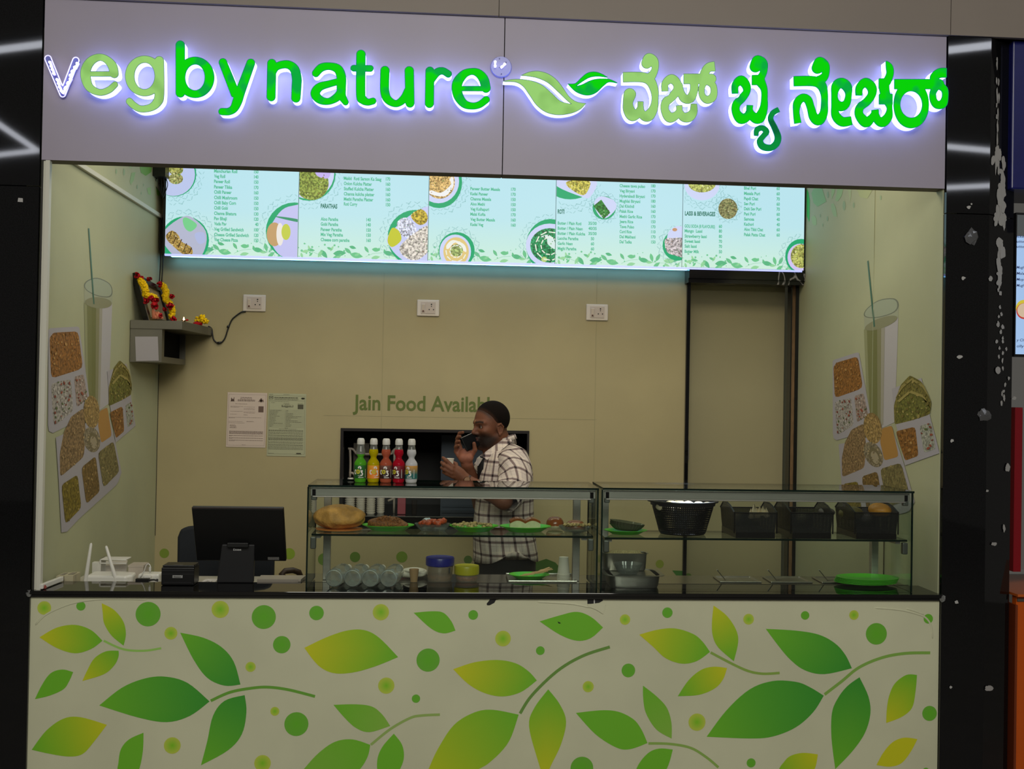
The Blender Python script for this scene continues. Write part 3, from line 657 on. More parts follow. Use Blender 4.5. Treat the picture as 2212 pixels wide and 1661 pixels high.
# creases, torn corners in the wrap
b = MB()
for o, P in ((0, [(100, 330), (180, 245), (300, 180), (450, 128), (640, 100), (860, 95), (1100, 100)]), (2, [(1050, 150), (930, 170), (760, 140), (600, 128), (430, 120)]), (3, [(1460, 170), (1700, 190), (1850, 225), (1930, 260), (1975, 330), (1990, 450)]), (3, [(1750, 175), (1850, 205), (1920, 235)])):
    Q = cproj(cleaf_o[o], spline([(*p, 0) for p in P], 4)[:, :2]); b = MB().tube([(q[0], .002, q[2]) for q in Q], [.0004]+[.0048]*(len(Q)-2)+[.0004], 8); b.build('wrap_crease', cfm, fp, smooth=4)
for P in ([(5, 135), (35, 98), (85, 90), (130, 84), (85, 104), (72, 128), (30, 150), (8, 150)], [(880, 95), (1010, 97), (1015, 110), (975, 132), (880, 138)], [(620, 290), (645, 300), (648, 308), (630, 308)], [(1172+0, 74), (1184, 76), (1182, 80), (1174, 80)]):
    Q = cproj(cleaf_o[2 if P[0][0] != 1172 else 0], P); MB().add([(q[0], -.0012, q[2]) for q in Q], [tuple(range(len(Q)))]).build('torn_patch', mat('bare_black_board', (16, 16, 16), .5), fp)
Q = cproj(cleaf_o[2], [(880, 142), (985, 128), (1040, 118), (1035, 165), (1015, 225), (960, 190), (885, 160)])
MB().prism([(q[0], -.004, q[2]) for q in Q], (0, 1, 0), .0036).build('peeled_flap', cfm, fp)
Q = cproj(cleaf_o[2], [(935, 97), (945, 97), (945, 137), (935, 137)]); MB().add([(q[0], -.0014, q[2]) for q in Q], [(0, 1, 2, 3)]).build('exposed_joint', mat('joint_pale', (190, 190, 185), .5), fp)
# worktop slab
topm = mat('black_mirror_granite', (8, 8, 9), .035, spec=.9)
tag(MB().box((-.012, -.022, ZC-.014), (WX+.012, .187, ZC)).box((-.008, -.014, ZC-.026), (WX+.008, .187, ZC-.015)).build('granite_worktop', topm, origin=(1.8, 0, ZC-.03), bevel=.0015),
    'long polished black granite slab running along the top of the leafy counter', 'worktop')
tapem = glass('clear_tape', (200, 200, 200), .9, ior=1.7, add=((190, 190, 190), .3))
def crumple(c, r, nrm, seed, flat=.35):
    R = np.random.RandomState(seed); m = bmesh.new(); bmesh.ops.create_icosphere(m, subdivisions=2, radius=1)
    V = [np.array(v.co)*(.65+.5*R.rand()) for v in m.verts]; F = [tuple(v.index for v in f.verts) for f in m.faces]; m.free()
    return [(c[0]+v[0]*r[0], c[1]+v[1]*r[1], c[2]+v[2]*r[2]) for v in V], F
for nm, c, r, sd, lb in (('packing_tape', (WX+.006, -.015, ZC-.015), (.012, .015, .018), 3, 'crumpled clear tape on the right front corner of the granite slab'), ('packing_tape', (-.006, -.014, ZC-.01), (.012, .014, .014), 4, 'crumpled clear tape on the left front corner of the granite slab')):
    V, F = crumple(c, r, None, sd); tag(MB().add(V, F).build(nm, tapem, origin=c), lb, 'tape')
# inner steel bench behind the slab
steel = mat('bench_steel', (168, 164, 156), .22, 1, noise=.05, nscale=5, stretch=(1, 8, 8))
YB0, YB1, ZS = .192, .43, .92
bx = pt(662, 1250, y=.3)[0]
bench = thing('steel_bench', 'long stainless steel bench with sunk pans behind the granite slab', 'worktop', (1.8, .3, 0))
MB().box((bx-.02, YB0, ZS-.02), (3.56, YB1, ZS)).box((bx-.02, YB0, .06), (3.56, YB0+.01, ZS-.02)).box((bx-.02, YB0, ZS), (3.56, YB0+.006, ZS+.006)).build('bench_top', steel, bench)
b = MB()
for x in (bx, 2.4, 3.5): b.box((x, YB1-.05, 0), (x+.04, YB1-.01, ZS-.02)); 
b.build('bench_leg', steel, bench); bench.children[-1]['kind'] = 'stuff'
lowb = mat('white_ply', (176, 172, 158), .5)
tag(MB().box((.012, .20, .865), (bx-.03, .55, .885)).box((.012, .22, 0), (.03, .53, .865)).box((bx-.06, .22, 0), (bx-.03, .53, .865)).build('cash_desk', lowb, origin=(.5, .3, 0)), 'pale low shelf desk behind the granite slab under the white router', 'desk')

# ================================================================ GLASS CASES
clearg = glass('clear_glass', (243, 248, 245), .95, 1.5); edgeg = mat('green_glass_edge', (6, 26, 20), .15, spec=.6); edget = mat('teal_glass_edge', (10, 52, 44), .15, spec=.6)
railm = mat('brushed_rail', (176, 170, 164), .42, .7, noise=.08, nscale=8, stretch=(.6, 10, 10)); clampm = mat('clamp_grey', (110, 110, 106), .45, .7)
Y0, Y1 = .03, .30
def pane(a, b, thin):
    """glass pane: the two broad faces (normal axis thin) clear, the rim green"""
    mi = {0: [1, 1, 1, 0, 1, 0], 1: [1, 1, 0, 1, 0, 1], 2: [0, 0, 1, 1, 1, 1]}[thin]
    return MB().box(a, b, mis=mi)
def case(label, pxl, pxr, pyl, pyr, shy, x_end=None):
    L0 = pt(pxl, 1160, y=Y0)[0]; R0 = pt(pxr, 1160, y=Y0)[0]; zt = (pt(pxl, pyl, y=Y0)[2]+pt(pxr, pyr, y=Y0)[2])/2
    zsh = pt((pxl+pxr)/2, shy, y=Y0+.008)[2]
    T = thing('glass_display_case', label, 'display case', ((L0+R0)/2, .15, ZC)); g = .008
    GM = [clearg, edgeg]
    pane((L0+.004, Y0-.012, zt), (R0-.001, Y1+.012, zt+g), 2).build('top_glass', GM, T)
    pane((L0+.006, Y0, ZC+.001), (R0-.006, Y0+.006, zt-.001), 1).build('front_glass', GM, T)
    pane((L0, Y0, ZC+.001), (L0+g-.002, Y1, zt-.001), 0).build('side_glass', GM, T)
    pane((R0-g+.002, Y0, ZC+.001), (R0, Y1, zt-.001), 0).build('side_glass', GM, T)
    pane((L0+.018, Y0+.012, zsh), (R0-.018, Y1-.02, zsh+g), 2).build('shelf_glass', GM, T)
    MB().box((L0+.012, Y0+.008, zt-.037), (R0-.012, Y0+.02, zt-.003)).box((L0+.02, Y0+.004, zt-.042), (R0-.03, Y0+.022, zt-.037)).build('top_rail', railm, T, bevel=.0015)
    for x in (L0+.04, R0-.07):
        MB().box((x, Y1-.03, ZC-.004), (x+.03, Y1, zt-.001)).build('post', railm, T, bevel=.002)
    for x in (L0+.014, R0-.038):
        for z in (zt-.055, zsh-.052):
            MB().box((x, Y0+.008, z), (x+.022, Y0+.03, z+.048)).build('clamp', clampm, T, bevel=.004)
    for x in (L0+.03, R0-.06): MB().box((x, Y0+.03, zsh-.012), (x+.02, Y1-.02, zsh-.001)).build('shelf_bracket', railm, T)
    return T, L0, R0, zt+g, zsh+g
c1, C1L, C1R, ZT1, ZH1 = case('left glass display case with soda bottles on top and fried snacks inside', 662, 1292, 1053, 1056, 1160)
c2, C2L, C2R, ZT2, ZH2 = case('right glass display case with dark perforated baskets on its shelf', 1298, 1972, 1056, 1066, 1168)

# ================================================================ MENU BOARD
YM = DB-.11
menu = thing('menu_board', 'long backlit menu board with green dish names and prices above the back wall', 'menu board', (1.8, YM, 2.2))
zb_ = (pt(357, 557, y=YM)[2]+pt(1735, 579, y=YM)[2])/2; mxl, mxr = pt(357, 500, y=YM)[0], pt(1736, 560, y=YM)[0]; mzt = 3.07
MB().box((mxl-.014, YM+.004, zb_+.004), (WX-.003, DB-.002, mzt)).build('case_body', mat('menu_case_black', (12, 12, 14), .35), menu)
MB().box((mxl, YM-.006, zb_-.006), (mxr-.01, YM+.012, zb_+.004)).build('lower_rim', mat('rim_glow', (200, 205, 240), .3, emit=(160, 170, 255), es=1.2), menu)
MB().box((mxl+.02, YM+.05, zb_-.003), (mxr-.02, YM+.075, zb_+.0035)).build('glow_strip', mat('strip_glow', (180, 220, 255), .3, emit=(110, 185, 240), es=8), menu)
inkE = mat('menu_ink', (0, 0, 0), .4, emit=True, es=1.0, attr=True)
inkF = mat('menu_food_ink', (0, 0, 0), .4, emit=True, es=1.0, attr=True, noise=.7, nscale=95, detail=3)
edges = [357, 644, 925, 1200, 1474, 1737]
TG, TH = (84, 186, 146), (34, 116, 96)
R5, R6, R7 = (320, 340, 3.568), (900, 360, 3.814), (1180, 380, 3.687)
def rows(R, x0, L, px0, px1, dy=6):
    return [(R, t, x0, y, x1, TG, 24) for t, x1, y, p in L]+[(R, p, (px0 if len(p) > 2 else px0+8), y+dy, px1, TG, 24) for t, x1, y, p in L]
T = [[] for _ in range(5)]
T[0] = rows(R5, 508, [('Manchurian Roll', 687, 116, '150'), ('Veg Roll', 594, 156, '140'), ('Paneer Roll', 630, 196, '150'), ('Paneer Tikka', 648, 238, '170'), ('Chilli Paneer', 643, 278, '160'), ('Chilli Mushroom', 687, 320, '150'), ('Chilli Baby Corn', 677, 360, '150'), ('Chilli Gobi', 614, 400, '150'), ('Channa Bhatura', 680, 442, '130'), ('Pav Bhaji', 606, 482, '120'), ('Vada Pav', 604, 522, '40'), ('Veg Grilled Sandwich', 736, 564, '100'), ('Cheese Grilled Sandwich', 776, 606, '120'), ('Veg Cheese Pizza', 692, 645, '150')], 816, 850)
T[1] = rows(R5, 1508, [('Makki  Roti Sarson Ka Saag', 1798, 172, '170'), ('Onion Kulcha Platter', 1725, 212, '160'), ('Stuffed Kulcha Platter', 1740, 252, '160'), ('Channa kulcha platter', 1744, 292, '160'), ('Methi Paratha Platter', 1735, 332, '160'), ('Roti Curry', 1612, 370, '150')], 1832, 1866)+[(R5, 'PARATHAS', 1330, 390, 1458, TH, 32)]
T[1] += rows(R5, 1330, [('Aloo Paratha', 1465, 486, '140'), ('Gobi Paratha', 1465, 525, '140'), ('Paneer Paratha', 1492, 566, '150'), ('Mix Veg Paratha', 1502, 605, '150'), ('Cheese corn paratha', 1552, 645, '160')], 1682, 1716)
T[2] = rows(R6, 442, [('Paneer Butter Masala', 687, 192, '170'), ('Kadai Paneer', 589, 234, '170'), ('Channa Masala', 614, 276, '150'), ('Aloo Methi', 562, 318, '150'), ('Veg Kolhapuri', 596, 360, '150'), ('Malai Kofta', 567, 402, '170'), ('Veg Butter Masala', 646, 445, '160'), ('Kadai Veg', 549, 487, '160')], 778, 816)
T[3] = [(R6, 'ROTI', 1162, 386, 1218, TH, 34)]+rows(R6, 1162, [('Butter / Plain Roti', 1357, 476, '35/30'), ('Butter / Plain Naan', 1368, 518, '40/35'), ('Butter / Plain Kulcha', 1389, 560, '35/30')], 1415, 1483, 2)+rows(R6, 1162, [('Laccha Paratha', 1333, 601, '50'), ('Garlic Naan', 1285, 643, '60'), ('Methi Paratha', 1316, 685, '60')], 1427, 1462, 4)
T[3] += rows(R6, 1672, [('Cheese tawa pulao', 1883, 168, '180'), ('Veg Biryani', 1796, 210, '170'), ('Hyderabadi Biryani', 1880, 252, '170'), ('Mughlai Biryani', 1842, 294, '180'), ('Dal Khichdi', 1792, 336, '160'), ('Palak Rice', 1783, 378, '160'), ('Methi Garlic Rice', 1857, 421, '170'), ('Jeera Rice', 1784, 463, '150'), ('Tawa Pulao', 1792, 505, '170'), ('Curd Rice', 1771, 546, '110'), ('Dal Makhani', 1803, 588, '170'), ('Dal Tadka', 1772, 630, '150')], 1932, 1968, 2)
T[4] = [(R7, 'LASSI & BEVERAGES', 1104, 313, 1346, TH, 32)]+rows(R7, 1102, [('GOLI SODA (8 FLAVOURS)', 1344, 410, '60'), ('Mango  Lassi', 1243, 448, '80'), ('Strawberry lassi', 1278, 490, '80'), ('Sweet lassi', 1225, 530, '70'), ('Salt lassi', 1198, 570, '70'), ('Butter Milk', 1218, 612, '50')], 1366, 1400, 3)
T[4] += rows(R7, 1575, [('Bhel Puri', 1670, 108, '60'), ('Masala Puri', 1702, 150, '60'), ('Papdi Chat', 1688, 191, '70'), ('Sev Puri', 1660, 232, '60'), ('Dahi Sev Puri', 1712, 272, '70'), ('Pani Puri', 1666, 313, '60'), ('Samosa', 1656, 354, '40'), ('Kachori', 1652, 395, '40'), ('Aloo Tikki Chat', 1727, 436, '60'), ('Palak Patta Chat', 1744, 478, '60')], 1826, 1860, 4)
LW, GC, WP = (188, 200, 236), (38, 168, 112), (206, 214, 246)
F = [[] for _ in range(5)]      # (R, polygon, colour, food?)
F[0] = [(R5, circ(200, 130, 172), GC, 0), (R5, circ(196, 132, 166), LW, 0), (R5, circ(215, 95, 56, 42), (176, 178, 96), 1), (R5, circ(214, 165, 56, 42), (176, 178, 110), 1),
  (R5, circ(285, 640, 185), GC, 0), (R5, sm([(130, 560), (270, 458), (350, 470), (445, 570), (440, 700), (370, 800), (240, 790), (120, 660)]), (180, 184, 206), 0), (R5, sm([(268, 480), (300, 465), (378, 520), (330, 572), (285, 545)]), (120, 206, 140), 0), (R5, sm([(360, 590), (430, 580), (440, 650), (390, 665)]), (176, 186, 224), 0),
  (R5, sm([(140, 600), (185, 565), (235, 600), (260, 650), (330, 690), (345, 740), (310, 760), (260, 740), (200, 690), (150, 640)]), (180, 150, 80), 1),
  (R5, circ(1130, 570, 222), GC, 0), (R5, sm([(930, 590), (1010, 430), (1110, 375), (1240, 400), (1240, 760), (1100, 775), (1000, 740)]), (196, 196, 240), 0), (R5, circ(975, 594, 60, 92), (196, 160, 110), 0), (R5, circ(1018, 594, 28, 88), (236, 230, 222), 0), (R5, circ(1064, 576, 35, 62), (196, 206, 80), 0),
  (R5, sm([(980, 455), (1060, 462), (1160, 480), (1160, 500), (1080, 485), (1000, 465)]), (60, 150, 110), 0)]
F[1] = [(R5, circ(1240, 130, 205), GC, 0), (R5, circ(1235, 120, 200), WP, 0), (R5, circ(1262, 200, 130, 130), (150, 168, 76), 1), (R5, sm([(1290, 60), (1400, 70), (1390, 160), (1300, 140)]), (196, 178, 240), 0),
  (R5, circ(2060, 620, 215), GC, 0), (R5, sm([(1850, 600), (2060, 420), (2200, 400), (2230, 700), (2080, 830), (1960, 790), (1870, 700)]), (200, 206, 244), 0), (R5, sm([(2025, 450), (2100, 400), (2150, 440), (2145, 500), (2085, 520)]), (208, 186, 70), 1), (R5, sm([(1845, 640), (1880, 545), (1935, 570), (1950, 640), (1880, 692)]), (196, 200, 56), 0), (R5, sm([(1920, 500), (1990, 465), (2060, 530), (2060, 600), (2000, 620), (1940, 580)]), (226, 230, 250), 1), (R5, sm([(1940, 690), (2060, 580), (2170, 530), (2190, 680), (2080, 790), (1980, 770)]), (226, 218, 206), 1)]
F[2] = [(R6, circ(185, 130, 190, 212), GC, 0), (R6, circ(180, 120, 170, 182), WP, 0), (R6, circ(190, 130, 125, 135), (226, 190, 120), 1), (R6, sm([(120, 195), (200, 215), (280, 150), (270, 100), (300, 90), (300, 170), (230, 245), (110, 225)]), (240, 240, 240), 0),
  (R6, circ(330, 690, 148, 150), GC, 0), (R6, circ(318, 700, 130, 140), WP, 0), (R6, circ(325, 700, 105, 118), (226, 200, 130), 0), (R6, sm([(245, 650), (300, 605), (390, 640), (410, 700), (380, 690), (320, 625), (260, 680)]), (240, 240, 232), 0), (R6, circ(330, 690, 52, 50), (176, 196, 120), 1),
  (R6, circ(1100, 650, 200, 218), GC, 0), (R6, circ(1095, 650, 196, 180), WP, 0), (R6, circ(1095, 650, 160, 142), (52, 158, 100), 1), (R6, sm([(1020, 580), (1080, 562), (1130, 600), (1140, 680), (1080, 640), (1070, 590)]), (216, 236, 232), 0), (R6, circ(1050, 765, 24, 22), (186, 210, 130), 0)]
F[3] = [(R6, circ(1265, 130, 200, 140), GC, 0), (R6, sm([(1150, 100), (1260, 80), (1480, 110), (1430, 250), (1350, 245), (1160, 165)]), WP, 0), (R6, sm([(1245, 120), (1420, 115), (1410, 200), (1360, 235), (1250, 170)]), (208, 200, 92), 1),
  (R6, circ(1545, 340, 96), GC, 0), (R6, sm([(1460, 300), (1520, 245), (1625, 280), (1640, 350), (1560, 425), (1500, 400)]), WP, 0), (R6, [(1520, 272), (1595, 380), (1540, 432), (1455, 325)], (56, 136, 60), 1),
  (R6, circ(2150, 650, 125, 125), GC, 0), (R6, circ(2160, 600, 100, 110), WP, 0), (R6, sm([(2045, 600), (2120, 590), (2200, 600), (2210, 740), (2120, 730), (2060, 700)]), (214, 204, 206), 1), (R6, circ(2125, 520, 20, 14), (196, 150, 110), 0)]
F[4] = [(R7, circ(1240, 70, 140, 125), WP, 0), (R7, circ(1240, 60, 110, 72), (196, 204, 110), 1), (R7, circ(1446, 262, 76, 82), (150, 150, 100), 1),
  (R7, circ(2030, 640, 128, 138), GC, 0), (R7, circ(2020, 650, 100, 110), (208, 196, 240), 0), (R7, circ(2030, 640, 85, 95), (186, 190, 100), 1)]
def spk(L):
    R_s = random.Random(len(L)); out = []; cc_ = []
    for R, P, c, fd in L:
        out.append((R, P, c, fd))
        if fd != 1: continue
        xs_, ys_ = [p[0] for p in P], [p[1] for p in P]
        for k in range(90):
            x, y, r = R_s.uniform(min(xs_), max(xs_)), R_s.uniform(min(ys_), max(ys_)), R_s.uniform(3, 7)
            if inside(P, x, y) and all((x-u)**2+(y-v)**2 > (r*1.7+w*1.7)**2 for u, v, w in cc_): cc_.append((x, y, r)); out.append((R, circ(x, y, r, r*R_s.uniform(.5, 1.7), 6, R_s.uniform(0, 180)), R_s.choice([mixc(c, (250, 245, 220), .55), mixc(c, (60, 40, 20), .5), mixc(c, (40, 90, 40), .5), mixc(c, (120, 70, 40), .4)]), 2))
    return out
F = [spk(L) for L in F]
for k in range(5):
    x, y = 165+k*38, 600+k*32; F[0].append((R5, [(x-10, y+34), (x-4, y+36), (x+24, y-30), (x+18, y-34)], (70, 44, 26), 2))
for L, R, cx, cy, r in ((F[2], R6, 325, 700, 86), (F[2], R6, 1095, 655, 120)):
    for q in (1, .62): L += [(R, [(cx+r*q*math.cos(a)*1.0, cy+r*q*math.sin(a)), (cx+(r*q-8)*math.cos(a), cy+(r*q-8)*math.sin(a)), (cx+(r*q-6)*math.cos(a+.5), cy+(r*q-6)*math.sin(a+.5)), (cx+(r*q+3)*math.cos(a+.45), cy+(r*q+3)*math.sin(a+.45))], (236, 240, 226), 2) for a in np.arange(.3, 5.4, .62)]
WR = [[(R5, 196, 132, 200), (R5, 285, 640, 205), (R5, 1130, 570, 240)], [(R5, 1240, 130, 230), (R5, 2060, 620, 240)], [(R6, 185, 130, 225), (R6, 325, 690, 165), (R6, 1100, 650, 220)], [(R6, 1265, 130, 215), (R6, 1545, 340, 108), (R6, 2150, 650, 140)], [(R7, 1240, 70, 165), (R7, 1446, 262, 95), (R7, 2030, 640, 150)]]
LP = [(60, 90, 115, 60, 200, 130), (110, 10, 150, 20, 175, 110), (130, 170, 200, 140, 175, 230), (270, 60, 395, 215, 0, 0), (380, 70, 440, 160, 0, 0), (450, 100, 520, 80, 0, 0), (610, 130, 720, 230, 0, 0), (690, 20, 800, 70, 0, 0), (640, 280, 900, 220, 0, 0), (900, 30, 1000, 90, 0, 0), (940, 150, 1060, 210, 0, 0)]
for i in range(5):
    x0 = pt(edges[i], 500, y=YM)[0]+(.0012 if i else 0); x1 = pt(edges[i+1], 500, y=YM)[0]-(.0012 if i < 4 else 0); xm = (x0+x1)/2
    bgt, bgb = (186, 228, 238), (206, 238, 220)
    b = MB(); zz = np.linspace(zb_+.003, mzt-.02, 6); vs, cs = [], []
    for z, t in zip(zz, (0, .45, .9, 1, 1, 1)):
        for x in (x0, xm, x1): vs.append((x, YM, z)); cs.append(mixc(bgb, bgt, t))
    b.add(vs, [(3*r+c, 3*r+c+1, 3*r+c+4, 3*r+c+3) for r in range(5) for c in range(2)], 0, cs)
    panel = b.build('menu_panel', inkE, menu)
    mm = MB(); lo_, hi_ = (x0+.001, zb_+.004), (x1-.001, mzt-.03)
    # leafy foot of each panel
    lv = MB(); w = x1-x0
    rr = random.Random(5)
    def pl(cx, cz, L, ang, wd, col):
        a = math.radians(ang); P = []
        for t in np.linspace(0, 1, 7): P.append((t-.5, math.sin(math.pi*t**.9)*wd))
        for t in np.linspace(1, 0, 7)[1:-1]: P.append((t-.5, -math.sin(math.pi*t**.9)*wd))
        Q = clip([(cx+L*(x*math.cos(a)-y*math.sin(a)), cz+L*(x*math.sin(a)+y*math.cos(a))) for x, y in P], lo_, hi_)
        if len(Q) > 2: lv.add([(x, YM-.0006, z) for x, z in Q], [tuple(range(len(Q)))], 0, col)
    for cx, cz, L, an, wd, t in ((.06, .055, .06, 10, .2, 0), (.085, .085, .045, -70, .18, 0), (.1, .03, .04, 50, .2, 1), (.2, .035, .08, -50, .22, 2), (.26, .085, .05, 60, .18, 0), (.32, .045, .1, 5, .22, 2), (.3, .012, .07, 20, .2, 1), (.42, .1, .055, -15, .22, 2), (.45, .03, .1, -10, .22, 1), (.6, .085, .065, -5, .24, 1), (.7, .055, .09, -12, .2, 2), (.76, .08, .07, -75, .2, 1), (.8, .015, .07, 40, .2, 1), (.9, .055, .09, 0, .22, 0), (.97, .02, .05, 60, .2, 0)):
        pl(x0+cx*w, zb_+.004+cz*.62, L*.72, an, wd, [(156, 214, 160), (112, 196, 140), (92, 182, 130)][t])
    for k in range(14):
        pl(x0+(.03+k*.071)*w, zb_+.006+[.008, .04, .022, .05][k % 4], .034+.008*(k % 3), (k*67) % 150-75, .2, [(150, 212, 158), (110, 192, 140)][k % 2])
    for k in range(34):
        cx, cz, r = x0+rr.random()*w, zb_+.006+rr.random()*.075, .002+rr.random()*.005; Q = clip(circ(cx, cz, r, n=12), lo_, hi_)
        if len(Q) > 2: lv.add([(x, YM-.0005, z) for x, z in Q], [tuple(range(len(Q)))], 0, (120, 200, 150))
    for P in ([(.1, .06), (.16, .03), (.2, .028)], [(.52, .02), (.58, .05), (.65, .06)], [(.72, .05), (.8, .035), (.88, .036)]):
        Q = [(x0+x*w, YM-.0006, zb_+.004+z*.62) for x, z in spline([(*p, 0) for p in P], 5)[:, :2]]; lv.tube(Q, .0008, 4, col=(130, 196, 150))
    lv.build('printed_foliage', inkE, panel)['kind'] = 'stuff'
    # wreaths of small outlined leaves
    wm = MB()
    for R, cx, cy, rad in WR[i]:
        n = int(rad*.62)
        for k in range(n):
            a = 2*math.pi*k/n+rr.random()*.1; q = rad*(1+.13*(k % 3-1)+rr.random()*.03); c = pt(R[0]+(cx+q*math.cos(a))/R[2], R[1]+(cy+q*math.sin(a))/R[2], y=YM)
            L = (.008+.006*rr.random()); an = -a+math.pi/2+(.7 if k % 2 else -.5); ux, uz = math.cos(an), math.sin(an); wv = .22
            P = [(c[0]-ux*L, c[2]-uz*L), (c[0]-uz*L*wv, c[2]+ux*L*wv), (c[0]+ux*L, c[2]+uz*L), (c[0]+uz*L*wv, c[2]-ux*L*wv)]
            Q = clip(P, lo_, hi_)
            if len(Q) == 4:
                cc = (sum(x for x, _ in Q)/4, sum(z for _, z in Q)/4); I = [(cc[0]+(x-cc[0])*.62, cc[1]+(z-cc[1])*.62) for x, z in Q]
                wm.add([(x, YM-.0008, z) for x, z in Q+I], [(j, (j+1) % 4, 4+(j+1) % 4, 4+j) for j in range(4)], 0, (108, 168, 164))
    wm.build('printed_wreath', inkE, panel)['kind'] = 'stuff'
    A, Bf = MB(), MB(); kk = 0
    for k, (R, P, c, fd) in enumerate(F[i]):
        Q = clip([(lambda p: (p[0], p[2]))(pt(R[0]+x/R[2], R[1]+y/R[2], y=YM)) for x, y in P], lo_, hi_)
        if len(Q) < 3: continue
        if fd == 2: A.add([(x, YM-.0085, z) for x, z in Q], [tuple(range(len(Q)))], 0, c); continue
        kk += 1; V, FF = fill2d([Q]); (Bf if fd else A).add([(x, YM-.001-.0004*kk, z) for x, z, _ in V], FF, 0, c)
    A.build('printed_plate', inkE, panel)['kind'] = 'stuff'; Bf.build('printed_food', inkF, panel)['kind'] = 'stuff'
    for R, s, xa, y, xb, c, h in T[i]:
        a = pt(R[0]+xa/R[2], R[1]+y/R[2], y=YM-.001); e = pt(R[0]+xb/R[2], R[1]+y/R[2], y=YM-.001); e[2] = a[2]
        text_on(mm, s, a, e, h/R[2]/FPX*(YM-CP[1]), col=c, bold=.035)
    mm.build('menu_lettering', inkE, panel)['kind'] = 'stuff'

# ================================================================ WALL PRINT
tm = MB(); a = pt(762, 884.5, y=DB-.002); e = pt(1078, 891, y=DB-.002); e[2] = a[2]
text_on(tm, 'Jain Food Available', a, e, 31/FPX*(DB-CP[1]), col=(82, 98, 14), bold=.018)
tm.build('wall_lettering', printm, wb)
b = MB(); p = pt(758, 842, y=DB); q = pt(1080, 897, y=DB); 
for (px, py, r, c) in [(355, 1195, 10, (112, 134, 40)), (625, 1196, 12, (124, 150, 34)), (700, 1208, 13, (96, 124, 40)), (767, 1203, 11, (86, 116, 30)), (868, 1203, 12, (104, 130, 34)), (1011, 1209, 9, (84, 112, 50)), (1244, 1220, 8, (124, 132, 34)), (1298, 1207, 9, (110, 132, 50)), (1425, 1218, 9, (130, 140, 50)), (1487, 1245, 7, (84, 110, 40))]:
    c3 = pt(px, py, y=DB); R = r/FPX*(DB-CP[1]); o = MB().add([(c3[0]+R*math.cos(t), DB-.001, c3[2]+R*math.sin(t)) for t in np.linspace(0, 2*math.pi, 25)[:-1]], [tuple(range(24))], 0, c)
    (o.build('printed_dot', printm, wb if px < 1470 else door))
for P, c in (([(1140, 1260), (1155, 1215), (1180, 1207), (1200, 1215), (1225, 1245), (1200, 1290), (1150, 1280)], (60, 96, 20)), ([(1452, 1232), (1476, 1233), (1476, 1255), (1462, 1245)], (60, 110, 40)), ([(1290, 1238), (1325, 1243), (1318, 1262), (1285, 1262)], (110, 124, 40))):
    Q = [pt(x, y, y=DB) for x, y in P]; MB().add([(q[0], DB-.001, q[2]) for q in Q], [tuple(range(len(Q)))[::-1]], 0, c).build('printed_leaf', printm, wb)
# side-wall mural: drawn once in left-wall coordinates (depth, height), repeated on the right wall
ZL, Z1 = (80, 680, 3.3214), (80, 340, 3.46)
def LW_(R, P): return [(lambda p: (p[1], p[2]))(pt(R[0]+x/R[2], R[1]+y/R[2], x=0)) for x, y in P]
px_ = (0, 0, 1)
corr = [((191, 495), (1876, 562)), ((103.5, 711.6), (1799.4, 784)), ((169.4, 706.5), (1855, 763)), ((289, 922), (2025, 973)), ((110, 934), (1805, 953))]
a_ = np.array([pt(*l, x=0)[1:] for l, r in corr]); r_ = np.array([pt(*r, x=WX)[1:] for l, r in corr])
cy = np.polyfit(a_[:, 0], r_[:, 0], 1); cz = np.polyfit(a_[:, 1], r_[:, 1], 1)
if cy[0] > -.5: cy = np.array([-1.0, r_[:, 0].mean()+a_[:, 0].mean()])
print('MURAL', cy, cz)
TR = (172, 168, 176)
GE = sm([(181, 618), (188, 606), (210, 600), (236, 612), (243, 630), (236, 642), (212, 640), (190, 630)])
